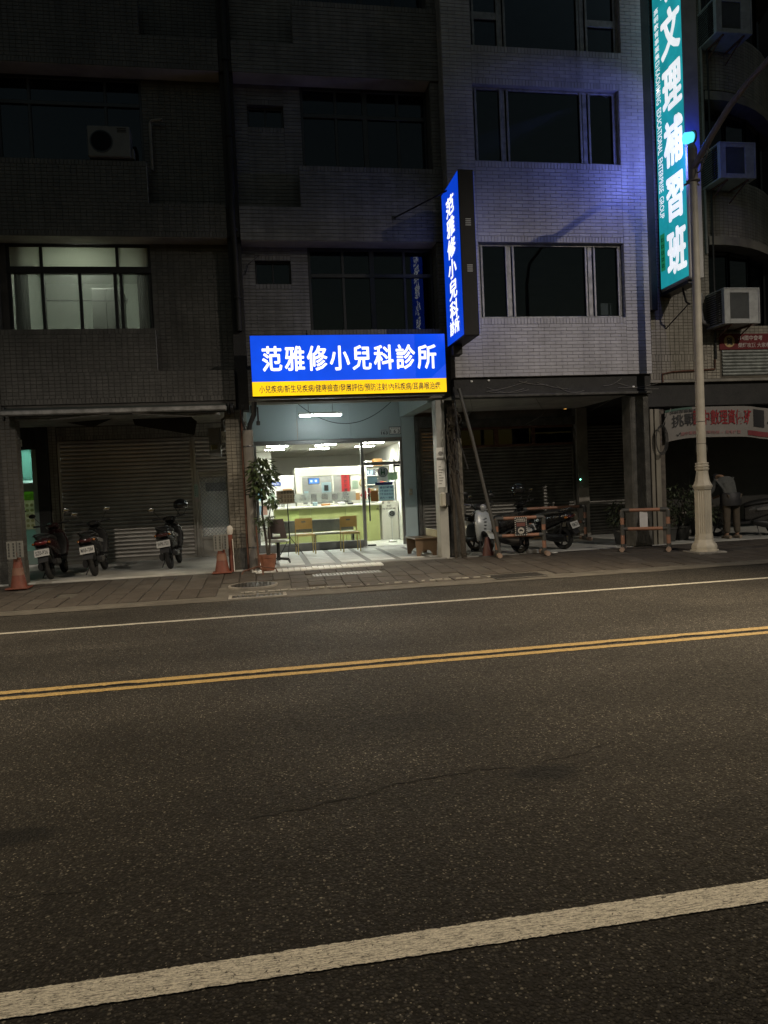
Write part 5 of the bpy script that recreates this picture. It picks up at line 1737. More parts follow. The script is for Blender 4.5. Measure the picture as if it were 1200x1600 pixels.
# ================================================================ awning and fittings of the left house
aw = thing("awning", "folded retractable awning along the front of the brown house", "awning", (-2.4, 14.0, 3.0))
mb = MB()
mb.bbox(-4.36, -0.50, 13.66, 13.76, 3.06, 3.15, 0.02)
mk("front_bar", mb, M_aluL, aw)
mb = MB()
mb.tube([(-4.36, 14.06, 3.16), (-0.48, 14.06, 3.15)], 0.075, 12)
mk("fabric_roll", mb, mat("dark_canvas", (0.022, 0.030, 0.026), 0.9), aw, smooth=True)
mb = MB()
mb.quad((-4.34, 13.70, 3.15), (-0.52, 13.70, 3.15), (-0.52, 14.05, 3.225), (-4.34, 14.05, 3.225))
mb.quad((-4.34, 13.70, 3.13), (-0.52, 13.70, 3.13), (-0.52, 14.05, 3.205), (-4.34, 14.05, 3.205))
mk("canopy", mb, mat("dark_canvas", (0, 0, 0)), aw)
for sx, (xa, xm, xb) in ((1, (-4.25, -3.55, -2.55)), (-1, (-0.65, -1.25, -2.15))):
    mb = MB()
    mb.tube([(xa, 14.06, 3.04), (xm, 13.82, 3.00), (xb, 13.72, 3.06)], 0.026, 8)
    mk("folding_arm", mb, M_aluL, aw, smooth=True)
mb = MB()
mb.bbox(-4.40, -4.36, 13.98, 14.16, 3.02, 3.26, 0.01).bbox(-0.50, -0.45, 13.98, 14.16, 3.02, 3.26, 0.01)
mb.lathe([(0.10, 0), (0.10, 0.05)], 16, (-0.44, 14.02, 3.13), axis='x')
mk("end_cap", mb, M_alu, aw)
mb = MB()
mb.prism([(-3.50, 3.02), (-2.68, 3.07), (-3.02, 2.93), (-3.08, 2.93)], 14.7, 14.72)
mk("hanging_flap", mb, M_black, aw)
mb = MB()
mb.prism([(-2.32, 3.06), (-1.22, 3.07), (-1.12, 2.98), (-1.18, 2.72), (-2.28, 2.94)], 14.8, 14.82)
mk("hanging_flap", mb, M_black, aw)
# meter box
me_ = thing("meter_box", "grey electric meter box with conduit at the right pillar of the brown house", "meter box", (-0.75, 15.0, 2.4))
part(me_, "box", mat("grey_meter_paint", (0.19, 0.185, 0.17), 0.6, dirt=0.4), (-0.92, -0.70, 14.9, 15.2, 2.30, 2.86))
part(me_, "window", M_glassD, (-0.88, -0.76, 14.893, 14.899, 2.42, 2.52))
part(me_, "lid", mat("grey_meter_paint", (0, 0, 0)), (-0.91, -0.71, 14.875, 14.892, 2.56, 2.84))
part(me_, "side_box", mat("grey_meter_paint", (0, 0, 0)), (-0.68, -0.60, 14.95, 15.2, 2.46, 2.88))
mb = MB()
mb.tube([(-0.64, 15.0, 2.88), (-0.64, 15.0, 3.02), (-0.50, 14.8, 3.06)], 0.03, 8)
mb.tube([(-0.60, 15.1, 2.5), (-0.50, 14.9, 2.55), (-0.48, 14.7, 2.62)], 0.015, 6)
mk("conduit", mb, M_pvc, me_, smooth=True)
numplate(-0.67, -0.52, 2.56, 2.78, 14.92, "161", "white number plate reading 161 on the meter box", frame=False)
sk = thing("door_sticker", "pale green vertical sticker on the gate post of the brown house", "sticker", (-1.44, 17.5, 1.5))
part(sk, "sheet", mat("green_sticker", (0.32, 0.42, 0.36), 0.6, bump=0), (-1.475, -1.385, 17.535, 17.54, 1.50, 1.80), bev=0.0005)
part(sk, "lower_sheet", mat("pink_sticker", (0.42, 0.34, 0.32), 0.6, bump=0), (-1.465, -1.385, 17.535, 17.54, 1.39, 1.49), bev=0.0005)
mb = MB()
for k in range(6):
    mb.box(-1.455, -1.440, 17.533, 17.5345, 1.53 + k * 0.04, 1.555 + k * 0.04).box(-1.418, -1.405, 17.533, 17.5345, 1.52 + k * 0.042, 1.55 + k * 0.042)
mk("print", mb, mat("dark_green_print2", (0.05, 0.11, 0.08), 0.6, bump=0), sk)
# condenser on the third floor ledge
ac = thing("air_conditioner", "pale split condenser on the third floor sill of the brown house", "air conditioner", (-2.3, 14.3, 7.7))
M_acw = mat("condenser_white", (0.15, 0.15, 0.145), 0.5, var=0.12, dirt=0.35)
mb = MB()
mb.bbox(-2.72, -1.98, 14.12, 14.42, 7.73, 8.28, 0.015)
mk("casing", mb, M_acw, ac)
mb = MB()
mb.lathe([(0.20, 0.0), (0.20, -0.012), (0.18, -0.012)], 28, (-2.48, 14.12, 8.0), axis='y', caps=False)
for k in range(6):
    mb.lathe([(0.03 + k * 0.028, -0.010), (0.035 + k * 0.028, -0.010)], 24, (-2.48, 14.12, 8.0), axis='y', caps=False)
mk("fan_guard", mb, M_alu, ac)
mb = MB()
mb.lathe([(0.19, -0.004), (0.02, -0.004)], 24, (-2.48, 14.119, 8.0), axis='y')
mk("fan_well", mb, M_black, ac)
mb = MB()
for k in range(3):
    mb.box(-2.20, -2.04, 14.112, 14.119, 8.17 + k * 0.03, 8.182 + k * 0.03)
mk("vent_slots", mb, M_black, ac)
part(ac, "service_cover", M_acw, (-1.98, -1.93, 14.2, 14.36, 7.74, 7.92))
pp = thing("vent_pipe", "short pale angle pipe beside the third floor window of the brown house", "pipe", (-1.7, 14.5, 7.7))
mb = MB()
mb.tube([(-1.66, 14.50, 7.66), (-1.66, 14.50, 8.53), (-1.62, 14.48, 8.57), (-1.42, 14.44, 8.58)], 0.03, 8)
mk("pipe", mb, M_pvc, pp, smooth=True)
# wall cable and pipes on the clinic house
mb = MB()
mb.tube([(-0.04, 14.55, 6.12), (0.25, 14.56, 6.13), (0.02, 14.56, 5.95), (-0.05, 14.56, 5.75)], 0.008, 5)
tag(mk("wall_cable", mb, M_cable), "loose cable beside the lower small window of the clinic house", "cable")

# ================================================================ round riser pipe left of the clinic
rp_ = thing("riser_pipe", "thick round grey riser pipe standing left of the clinic entrance", "pipe", (-0.14, 14.2, 0.06))
mb = MB()
mb.tube([(-0.15, 14.12, 0.06), (-0.15, 14.12, 2.72)], 0.098, 18)
mk("pipe", mb, mat("riser_grey", (0.20, 0.185, 0.165), 0.6, var=0.25, dirt=0.5), rp_, smooth=True)
mb = MB()
mb.tube([(-0.13, 14.12, 2.70), (-0.09, 14.08, 2.85), (-0.02, 14.05, 3.0), (0.0, 14.05, 3.24)], [0.05, 0.045, 0.05, 0.05], 10)
mb.tube([(-0.19, 14.12, 2.70), (-0.24, 14.1, 2.95), (-0.22, 14.08, 3.2)], 0.02, 8)
mb.bbox(0.02, 0.09, 14.0, 14.06, 2.80, 2.88, 0.01).bbox(0.04, 0.07, 14.0, 14.05, 2.88, 3.14, 0.006)
mk("cable_neck", mb, M_cable, rp_, smooth=True)
part(rp_, "base_plate", M_rust, (-0.30, -0.02, 13.98, 14.26, 0.05, 0.075))
for z in (0.5, 1.5, 2.4):
    mb = MB()
    mb.lathe([(0.101, z), (0.106, z + 0.01), (0.101, z + 0.03)], 18, (-0.15, 14.12, 0), caps=False)
    mk("strap", mb, M_alu, rp_)
mb = MB()
mb.tube([(-0.26, 14.10, 0.06), (-0.26, 14.10, 2.0), (-0.25, 14.14, 3.1)], 0.022, 8)
tag(mk("conduit", mb, M_rust, smooth=True), "thin rusty conduit between the tiled pillar and the thick round riser pipe", "conduit")
# rusty stand at its foot
st = thing("iron_stand", "rusty iron foot stand with a thin post before the potted tree", "stand", (-0.05, 13.75, 0.08))
mb = MB()
mb.tube([(-0.06, 13.62, 0.17), (-0.08, 13.62, 0.93)], [0.02, 0.012], 8)
mk("post", mb, M_rust, st)
for a in (0.2, 1.9, 3.4, 4.9):
    mb = MB()
    c, s_ = math.cos(a), math.sin(a)
    mb.tube([(-0.06, 13.62, 0.20), (-0.06 + 0.16 * c, 13.62 + 0.16 * s_, 0.16), (-0.06 + 0.30 * c, 13.62 + 0.30 * s_, 0.13), (-0.06 + 0.33 * c, 13.62 + 0.33 * s_, 0.065)], 0.013, 6)
    mk("leg", mb, M_rust, st)

# ================================================================ potted tree
def leaf(mb, p, d, L, wd, rnd):
    d = d.normalized()
    s = d.cross(Vector((0, 0, 1)))
    if s.length < 0.1:
        s = Vector((1, 0, 0))
    s.normalize()
    up = s.cross(d)
    s = s * math.cos(0.6 * rnd.uniform(-1, 1)) + up * math.sin(rnd.uniform(-0.6, 0.6))
    m1 = p + d * L * 0.45 - up * L * 0.03
    tip = p + d * L - up * L * rnd.uniform(0.05, 0.22)
    mb.add([p, m1 + s * wd, m1 - up * wd * 0.25, m1 - s * wd, tip], [(0, 1, 2), (0, 2, 3), (1, 4, 2), (2, 4, 3)])
def foliage(mb, c, r, n, L, seed, droop=0.4):
    rnd = random.Random(seed)
    for i in range(n):
        while True:
            q = Vector((rnd.uniform(-1, 1), rnd.uniform(-1, 1), rnd.uniform(-1, 1)))
            if 0.12 < q.length < 1:
                break
        p = Vector(c) + Vector((q.x * r[0], q.y * r[1], q.z * r[2]))
        d = Vector((q.x + rnd.uniform(-0.6, 0.6), q.y + rnd.uniform(-0.6, 0.6), -droop + rnd.uniform(-0.4, 0.5)))
        leaf(mb, p, d, L * rnd.uniform(0.7, 1.25), L * 0.2, rnd)
def leafmat(name, c):
    m = mat(name, c, 0.45, var=0.35, vscale=9, bump=0.0, island=0.35)
    return m
M_leaf = leafmat("glossy_leaf", (0.050, 0.075, 0.028))
M_bark = mat("bark", (0.050, 0.042, 0.033), 0.9, var=0.4, vscale=25, bump=0.6)
M_terra = mat("terracotta", (0.21, 0.085, 0.05), 0.8, var=0.25, vscale=9, dirt=0.35)
mb = MB()
foliage(mb, (0.62, 19.8, 1.30), (0.10, 0.08, 0.10), 50, 0.09, 31, -0.2)
mk("foliage", mb, M_leaf, PLANT_LATER)
pt = thing("potted_tree", "slender leafy tree in a terracotta pot left of the clinic glass", "potted plant", (0.10, 13.75, 0.09))
px, py = 0.10, 13.85
mb = MB()
mb.lathe([(0.115, 0.085), (0.155, 0.32), (0.165, 0.325), (0.17, 0.385), (0.15, 0.385), (0.145, 0.35)], 24, (px, py, 0), caps=True)
mk("pot", mb, M_terra, pt, smooth=True)
mb = MB()
mb.lathe([(0.148, 0.352), (0.07, 0.36), (0.01, 0.362)], 20, (px, py, 0), caps=False)
mk("soil", mb, mat("soil", (0.03, 0.022, 0.016), 0.95, bump=0.6), pt)
mb = MB()
mb.tube([(px + 0.01, py, 0.34), (px - 0.02, py, 0.75), (px - 0.06, py + 0.02, 1.15), (px - 0.03, py, 1.5), (px - 0.05, py, 1.95)], [0.026, 0.022, 0.018, 0.012, 0.006], 8)
mb.tube([(px + 0.03, py - 0.01, 0.34), (px + 0.06, py - 0.02, 0.7), (px + 0.04, py - 0.02, 0.98), (px + 0.10, py, 1.25)], [0.022, 0.018, 0.014, 0.007], 8)
mb.tube([(px - 0.03, py, 1.45), (px + 0.08, py - 0.02, 1.75), (px + 0.16, py, 1.95)], [0.01, 0.007, 0.004], 6).tube([(px - 0.04, py, 1.4), (px - 0.14, py + 0.03, 1.7), (px - 0.12, py, 1.9)], [0.01, 0.007, 0.004], 6)
mk("trunk", mb, M_bark, pt, smooth=True)
mb = MB()
foliage(mb, (px - 0.02, py, 1.90), (0.25, 0.22, 0.32), 330, 0.135, 1)
foliage(mb, (px - 0.06, py, 1.60), (0.22, 0.20, 0.16), 130, 0.13, 2)
foliage(mb, (px + 0.16, py, 1.85), (0.12, 0.12, 0.10), 45, 0.12, 3)
foliage(mb, (px + 0.13, py, 1.36), (0.14, 0.13, 0.12), 90, 0.12, 4)
foliage(mb, (px + 0.0, py, 1.02), (0.18, 0.14, 0.10), 80, 0.10, 5)
foliage(mb, (px - 0.1, py, 0.84), (0.10, 0.10, 0.05), 20, 0.09, 6)
mk("crown", mb, M_leaf, pt)

# ================================================================ seats and stands in the arcade
M_beech = mat("beech_veneer", (0.56, 0.38, 0.13), 0.45, var=0.15, vscale=5)
M_gold = mat("gold_painted_tube", (0.52, 0.40, 0.15), 0.4, 0.4, var=0.1)
def cafe_chair(x, y, rz, label):
    t = thing("chair", label, "chair", (0, 0, 0), "yellow chairs before the clinic glass")
    mb = MB()
    for i in range(8):
        a, b = -0.2 + 0.05 * i, -0.2 + 0.05 * (i + 1)
        ya, yb = 0.20 + 0.03 * (1 - (a / 0.2) ** 2), 0.20 + 0.03 * (1 - (b / 0.2) ** 2)
        for z0, z1, skip in ((0.55, 0.70, False), (0.70, 0.735, True), (0.735, 0.80, False)):
            if skip and -0.055 < (a + b) / 2 < 0.055:
                continue
            mb.add([(a, ya, z0), (b, yb, z0), (b, yb, z1), (a, ya, z1), (a, ya + 0.014, z0), (b, yb + 0.014, z0), (b, yb + 0.014, z1), (a, ya + 0.014, z1)], [(0, 1, 2, 3), (7, 6, 5, 4), (0, 4, 5, 1), (3, 2, 6, 7), (0, 3, 7, 4), (1, 5, 6, 2)])
    mk("backrest", mb, M_beech, t)
    mb = MB()
    mb.bbox(-0.205, 0.205, -0.21, 0.19, 0.425, 0.45, 0.01)
    mk("seat", mb, M_beech, t)
    for sx in (-1, 1):
        mb = MB()
        mb.tube([(sx * 0.20, 0.22, 0.0), (sx * 0.195, 0.19, 0.43), (sx * 0.19, 0.22, 0.60)], 0.012, 8)
        mk("leg", mb, M_gold, t, smooth=True)
        mb = MB()
        mb.tube([(sx * 0.195, -0.20, 0.0), (sx * 0.19, -0.18, 0.43)], 0.012, 8)
        mk("leg", mb, M_gold, t, smooth=True)
    mb = MB()
    mb.tube([(-0.19, -0.18, 0.41), (0.19, -0.18, 0.41), (0.19, 0.19, 0.41), (-0.19, 0.19, 0.41), (-0.19, -0.18, 0.41)], 0.009, 6)
    mk("seat_frame", mb, M_gold, t)
    t.location = (x, y, 0.10)
    t.rotation_euler.z = rz
cafe_chair(0.99, 16.80, R(4), "yellow wooden cafe chair nearer the easel before the clinic glass")
cafe_chair(2.02, 16.80, R(2), "yellow wooden cafe chair nearer the clinic door")
# swivel shell chair
oc = thing("office_chair", "brown shell swivel chair standing behind the potted tree", "chair", (0, 0, 0))
M_shell = mat("brown_plastic_shell", (0.075, 0.058, 0.055), 0.5)
mb = MB()
nn_ = 10
def shellp(u, v):
    x = (u - 0.5) * (0.40 - 0.10 * v)
    return (x, 0.18 + 0.10 * v + 0.10 * (abs(u - 0.5) * 2) ** 2 * -1, 0.50 + 0.40 * v)
for i in range(nn_):
    for j in range(nn_):
        u0, u1, v0, v1 = i / nn_, (i + 1) / nn_, j / nn_, (j + 1) / nn_
        if 0.28 < (u0 + u1) / 2 < 0.72 and 0.08 < (v0 + v1) / 2 < 0.28:
            continue
        mb.quad(shellp(u0, v0), shellp(u1, v0), shellp(u1, v1), shellp(u0, v1))
mk("backrest", mb, M_shell, oc, smooth=True)
mb = MB()
mb.loft([(-0.22, 0, 0.44, 0.18, 0.015), (-0.15, 0, 0.455, 0.21, 0.022), (0.05, 0, 0.44, 0.21, 0.022), (0.2, 0, 0.47, 0.18, 0.02)], 'x')
mb.xf(Matrix.Rotation(R(90), 4, 'Z'))
mk("seat", mb, mat("pale_vinyl_seat", (0.45, 0.46, 0.44), 0.5), oc, smooth=True)
mb = MB()
mb.tube([(0, 0, 0.06), (0, 0, 0.43)], 0.035, 10)
mk("gas_column", mb, M_cable, oc, smooth=True)
for k in range(5):
    a = k * 2 * math.pi / 5 + 0.2
    mb = MB()
    mb.tube([(0, 0, 0.10), (0.26 * math.cos(a), 0.26 * math.sin(a), 0.07)], [0.025, 0.016], 8)
    mb.lathe([(0.025, -0.012), (0.028, 0), (0.025, 0.012)], 10, (0.26 * math.cos(a), 0.26 * math.sin(a), 0.03), axis='x')
    mk("base_leg", mb, M_cable, oc)
oc.location = (0.33, 14.95, 0.10)
oc.rotation_euler.z = R(170)
# sheet-music easel with a cardboard sign
ez = thing("easel_stand", "black tripod stand holding a cardboard notice behind the swivel chair", "stand", (0, 0, 0))
mb = MB()
mb.tube([(0, 0, 0.25), (-0.02, 0, 1.24)], [0.014, 0.010], 8)
mk("post", mb, M_cable, ez)
for a in (0.3, 2.4, 4.5):
    mb = MB()
    mb.tube([(0, 0, 0.42), (0.30 * math.cos(a), 0.30 * math.sin(a), 0.01)], 0.008, 6)
    mb.tube([(0.0, 0.0, 0.22), (0.17 * math.cos(a), 0.17 * math.sin(a), 0.19)], 0.005, 5)
    mk("leg", mb, M_cable, ez)
mb = MB()
mb.bbox(-0.20, 0.19, -0.035, -0.028, 1.16, 1.46, 0.002)
mb.xf(Matrix.Rotation(R(-2), 4, 'Y'))
mk("card", mb, mat("grey_card", (0.30, 0.245, 0.16), 0.85, var=0.12), ez)
mb = MB()
for k in range(3):
    for q in range(5):
        x, z = -0.15 + q * 0.066, 1.20 + k * 0.09
        mb.box(x, x + 0.045, -0.0405, -0.0395, z + 0.045, z + 0.052).box(x + 0.018, x + 0.026, -0.0405, -0.0395, z, z + 0.06).box(x, x + 0.045, -0.0405, -0.0395, z + 0.012, z + 0.018)
mk("handwriting", mb, M_ink, ez)
ez.location = (0.63, 16.55, 0.10)
# low wooden bench with a cream back board
bn = thing("low_bench", "low brown bench with arched end panels right of the clinic door", "bench", (0, 0, 0))
M_brn = mat("brown_laminate", (0.16, 0.105, 0.062), 0.4, var=0.15, vscale=4)
def arch_panel(y0, y1):
    pts = [(-0.21, 0.0), (-0.13, 0.0)]
    for k in range(9):
        a = math.pi * (1 - k / 8)
        pts.append((0.13 * math.cos(a), 0.13 * math.sin(a) * 0.95))
    pts += [(0.13, 0.0), (0.21, 0.0), (0.23, 0.34), (-0.23, 0.34)]
    mb = MB()
    mb.prism(pts, y0, y1, 'y')
    mk("end_panel", mb, M_brn, bn)
arch_panel(-0.36, -0.335)
arch_panel(0.335, 0.36)
part(bn, "seat", M_brn, (-0.25, 0.24, -0.40, 0.40, 0.34, 0.365))
part(bn, "back_board", mat("cream_board", (0.46, 0.42, 0.28), 0.6), (0.215, 0.24, -0.38, 0.38, 0.366, 0.52))
bn.location = (3.28, 14.95, 0.10)
bn.rotation_euler.z = R(4)
# notices and a wall phone on the white column
nt_ = thing("column_notice", "long white plastic notice hung on the white column", "notice", (3.56, 14.1, 1.5))
mb = MB()
for k in range(8):
    z0, z1 = 1.48 + 0.098 * k, 1.48 + 0.098 * (k + 1)
    y0, y1 = 14.125 - 0.008 * math.sin(k), 14.125 - 0.008 * math.sin(k + 1)
    mb.add([(3.475, y0, z0), (3.635, y0, z0), (3.635, y1, z1), (3.475, y1, z1), (3.475, y0 + 0.008, z0), (3.635, y0 + 0.008, z0), (3.635, y1 + 0.008, z1), (3.475, y1 + 0.008, z1)], [(0, 1, 2, 3), (7, 6, 5, 4), (0, 4, 5, 1), (3, 2, 6, 7), (0, 3, 7, 4), (1, 5, 6, 2)])
mk("sleeve", mb, M_paper, nt_, smooth=True)
part(nt_, "grey_bar", M_pvc, (3.48, 3.63, 14.105, 14.112, 2.03, 2.07), bev=0.001)
mb = MB()
mb.ell((3.555, 14.108, 2.15), (0.045, 0.002, 0.04))
for k in range(7):
    mb.box(3.505, 3.505 + 0.05 + 0.045 * ((k * 7) % 3) / 2, 14.104, 14.107, 1.55 + k * 0.055, 1.562 + k * 0.055)
mk("print", mb, M_pvc, nt_)
ph = thing("wall_dispenser", "rounded cream and black box fixed to the white column", "dispenser", (3.58, 14.1, 1.1))
part(ph, "shell", mat("cream_plastic", (0.45, 0.43, 0.36), 0.4), (3.50, 3.60, 13.98, 14.138, 1.10, 1.38), bev=0.025)
part(ph, "black_front", M_ink, (3.603, 3.68, 13.99, 14.138, 1.10, 1.37), bev=0.02)

# ================================================================ dead trunk, strut and rubble between clinic and pale house
tk = thing("dead_trunk", "gnarled dead climber trunk clinging to the rough pillar right of the white column", "trunk", (3.85, 14.1, 0.06))
mb = MB()
rnd = random.Random(3)
mb.tube([(3.93, 14.04, 0.05), (3.91, 14.02, 0.6), (3.86, 14.03, 1.1), (3.80, 14.04, 1.6), (3.79, 14.06, 2.1), (3.83, 14.05, 2.6), (3.80, 14.08, 3.1)], [0.055, 0.05, 0.042, 0.045, 0.05, 0.07, 0.10], 9)
mb.tube([(3.78, 14.08, 0.05), (3.77, 14.06, 0.9), (3.76, 14.07, 1.7), (3.79, 14.07, 2.3)], [0.03, 0.025, 0.025, 0.03], 8)
for k in range(26):
    z = rnd.uniform(1.7, 3.15)
    x = 3.81 + rnd.uniform(-0.12, 0.10)
    mb.tube([(x, 14.04, z), (x + rnd.uniform(-0.08, 0.08), 13.98 + rnd.uniform(-0.04, 0.04), z - rnd.uniform(0.05, 0.2)), (x + rnd.uniform(-0.1, 0.1), 13.98, z - rnd.uniform(0.15, 0.4))], [0.02, 0.012, 0.004], 5)
mk("stem", mb, M_bark, tk, smooth=True)
mb = MB()
foliage(mb, (3.82, 14.02, 2.75), (0.12, 0.08, 0.42), 130, 0.09, 9, 0.9)
foliage(mb, (3.86, 14.0, 0.14), (0.20, 0.10, 0.08), 60, 0.06, 10, -0.3)
mk("dry_leaves", mb, leafmat("dry_leaf", (0.045, 0.036, 0.022)), tk)
mb = MB()
mb.tube([(3.88, 13.75, 3.36), (4.10, 13.72, 2.4), (4.56, 13.66, 0.07)], 0.033, 10)
so = tag(mk("slanted_pole", mb, mat("dull_grey_pole", (0.075, 0.073, 0.068), 0.5, 0.3), smooth=True), "long grey pole slanting from the blue sign down to the pavement", "pole")
mb = MB()
mb.tube([(3.80, 13.86, 3.4), (3.86, 13.82, 2.4), (4.02, 13.80, 1.8)], 0.014, 6)
tag(mk("hanging_cable", mb, M_cable, smooth=True), "black cable hanging beside the top of the slanted grey pole", "cable")

# ================================================================ scooters
def scooter(label, col, plate, loc, rz, lean=7, helmet=None, retro=False, stripe=None, rough=0.25, front_plate=False, tail=(0.10, 0.008, 0.008), group=None, wheelcol=None):
    t = thing("scooter", label, "scooter", (0, 0, 0), group)
    key = "_".join("%d" % (c * 1000) for c in col)
    MBd = mat("scooter_paint_" + key, col, rough, 0.1, var=0.06, bump=0, spec=0.6)
    MPl = mat("scooter_black_plastic", (0.012, 0.012, 0.013), 0.45, var=0.15, bump=0.05)
    MSt = mat("scooter_seat_vinyl", (0.010, 0.010, 0.010), 0.55, var=0.1, bump=0.1)
    MTy = mat("tyre_rubber", (0.012, 0.012, 0.012), 0.8, var=0.2, bump=0.2)
    MCh = mat("chrome", (0.6, 0.6, 0.6), 0.12, 1.0, var=0.05, bump=0)
    MLens = mat("clear_lens", (0.35, 0.36, 0.36), 0.08, 0.3, var=0.05, bump=0)
    MRed = mat("tail_lens_%d" % (tail[0] * 1000), tail, 0.12, var=0.05, bump=0, spec=0.8)
    for nm, x in (("rear_wheel", -0.60), ("front_wheel", 0.64)):
        mb = MB()
        prof = []
        for k in range(13):
            a = 2 * math.pi * k / 12
            prof.append((0.195 + 0.045 * math.cos(a), 0.05 * math.sin(a)))
        mb.lathe(prof, 28, (x, 0, 0.24), axis='y', caps=False)
        w_ = mk(nm, mb, MTy, t, smooth=True)
        mb = MB()
        mb.lathe([(0.165, -0.035), (0.155, -0.02), (0.155, 0.02), (0.165, 0.035)], 24, (x, 0, 0.24), axis='y', caps=False)
        for k in range(5):
            a = 2 * math.pi * k / 5
            mb.tube([(x + 0.03 * math.cos(a), 0, 0.24 + 0.03 * math.sin(a)), (x + 0.16 * math.cos(a), 0, 0.24 + 0.16 * math.sin(a))], [0.024, 0.016], 6)
        mb.lathe([(0.04, -0.05), (0.045, 0), (0.04, 0.05)], 14, (x, 0, 0.24), axis='y')
        mk("rim", mb, M_aluL if retro else M_alu, w_, smooth=True)
    mb = MB()
    if retro:
        mb.loft([(-0.88, 0, 0.58, 0.08, 0.10), (-0.78, 0, 0.56, 0.18, 0.17), (-0.55, 0, 0.53, 0.245, 0.22), (-0.25, 0, 0.52, 0.23, 0.21), (-0.02, 0, 0.50, 0.15, 0.20), (0.06, 0, 0.46, 0.12, 0.16)], 'x')
    else:
        mb.loft([(-0.90, 0, 0.735, 0.05, 0.035), (-0.80, 0, 0.705, 0.125, 0.085), (-0.60, 0, 0.665, 0.175, 0.125), (-0.35, 0, 0.60, 0.18, 0.165), (-0.10, 0, 0.54, 0.155, 0.19), (0.05, 0, 0.49, 0.12, 0.17)], 'x')
    mk("body_shell", mb, MBd, t, smooth=True)
    mb = MB()
    mb.loft([(-0.74, 0, 0.79, 0.10, 0.035), (-0.60, 0, 0.80, 0.145, 0.05), (-0.35, 0, 0.775, 0.15, 0.055), (-0.10, 0, 0.735, 0.13, 0.055), (0.06, 0, 0.70, 0.09, 0.04)], 'x')
    mk("seat", mb, MSt, t, smooth=True)
    mb = MB()
    mb.loft([(-0.05, 0, 0.33, 0.14, 0.045), (0.10, 0, 0.32, 0.17, 0.035), (0.35, 0, 0.32, 0.16, 0.035), (0.46, 0, 0.36, 0.12, 0.05)], 'x', ex=4)
    mk("floorboard", mb, MPl, t, smooth=True)
    mb = MB()
    mb.loft([(0.28, 0, 0.47, 0.10, 0.035), (0.42, 0, 0.52, 0.165, 0.055), (0.62, 0, 0.53, 0.205, 0.06), (0.80, 0, 0.47, 0.175, 0.055), (0.90, 0, 0.41, 0.11, 0.05)], 'z')
    mk("front_shield", mb, MBd, t, smooth=True)
    mb = MB()
    mb.loft([(0.30, 0, 0.41, 0.09, 0.03), (0.45, 0, 0.455, 0.15, 0.03), (0.64, 0, 0.455, 0.185, 0.03), (0.82, 0, 0.39, 0.15, 0.03)], 'z')
    mk("inner_leg_shield", mb, MPl, t, smooth=True)
    mb = MB()
    n = 14
    for i in range(n):
        a0, a1 = R(20 + 130 * i / n), R(20 + 130 * (i + 1) / n)
        for yy0, yy1 in ((-0.075, -0.04), (-0.04, 0.04), (0.04, 0.075)):
            r0, r1 = (0.262, 0.262)
            e0 = 0.262 if abs(yy0) < 0.05 else 0.235
            e1 = 0.262 if abs(yy1) < 0.05 else 0.235
            mb.quad((0.64 + e0 * math.cos(a0), yy0, 0.25 + e0 * math.sin(a0)), (0.64 + e1 * math.cos(a0), yy1, 0.25 + e1 * math.sin(a0)), (0.64 + e1 * math.cos(a1), yy1, 0.25 + e1 * math.sin(a1)), (0.64 + e0 * math.cos(a1), yy0, 0.25 + e0 * math.sin(a1)))
    mk("front_fender", mb, MBd, t, smooth=True)
    mb = MB()
    for sy in (-1, 1):
        mb.tube([(0.64, sy * 0.07, 0.24), (0.55, sy * 0.065, 0.52)], 0.018, 8)
    mb.tube([(0.52, 0, 0.5), (0.38, 0, 0.95)], 0.024, 8)
    mk("fork", mb, MPl, t, smooth=True)
    mb = MB()
    mb.loft([(0.24, 0, 0.985, 0.06, 0.03), (0.32, 0, 0.985, 0.125, 0.055), (0.42, 0, 0.965, 0.13, 0.07), (0.50, 0, 0.945, 0.075, 0.05)], 'x')
    mk("handlebar_cover", mb, MBd if not retro else MPl, t, smooth=True)
    mb = MB()
    if retro:
        mb.lathe([(0.075, 0), (0.08, 0.02), (0.05, 0.05), (0.01, 0.06)], 18, (0.47, 0, 0.95), axis='x')
    else:
        mb.ell((0.475, 0, 0.945), (0.045, 0.09, 0.042), 14, 8)
    mk("headlight", mb, MLens, t, smooth=True)
    hb = MB()
    hb.tube([(0.28, -0.33, 1.015), (0.33, -0.16, 1.0), (0.34, 0, 0.985), (0.33, 0.16, 1.0), (0.28, 0.33, 1.015)], 0.014, 8)
    h_ = mk("handlebar", hb, MPl, t, smooth=True)
    for sy in (-1, 1):
        mb = MB()
        mb.tube([(0.28, sy * 0.33, 1.015), (0.30, sy * 0.22, 1.009)], 0.019, 10)
        mk("grip", mb, MPl, h_, smooth=True)
        mb = MB()
        mb.tube([(0.33, sy * 0.34, 1.00), (0.36, sy * 0.18, 1.0)], 0.007, 6)
        mk("brake_lever", mb, MCh if retro else MPl, h_)
        mb = MB()
        mb.tube([(0.32, sy * 0.17, 1.01), (0.33, sy * 0.23, 1.10), (0.31, sy * 0.29, 1.19)], 0.006, 6)
        mb.ell((0.305, sy * 0.315, 1.225), (0.014, 0.068, 0.042), 14, 8)
        mk("mirror", mb, MPl, h_, smooth=True)
        mb = MB()
        mb.ell((0.291, sy * 0.315, 1.225), (0.003, 0.060, 0.035), 14, 6)
        mk("mirror_glass", mb, MCh, h_, smooth=True)
    # tail
    mb = MB()
    mb.ell((-0.86 if not retro else -0.88, 0, 0.705 if not retro else 0.62), (0.05, 0.12 if not retro else 0.06, 0.045), 14, 8)
    mk("tail_light", mb, MRed, t, smooth=True)
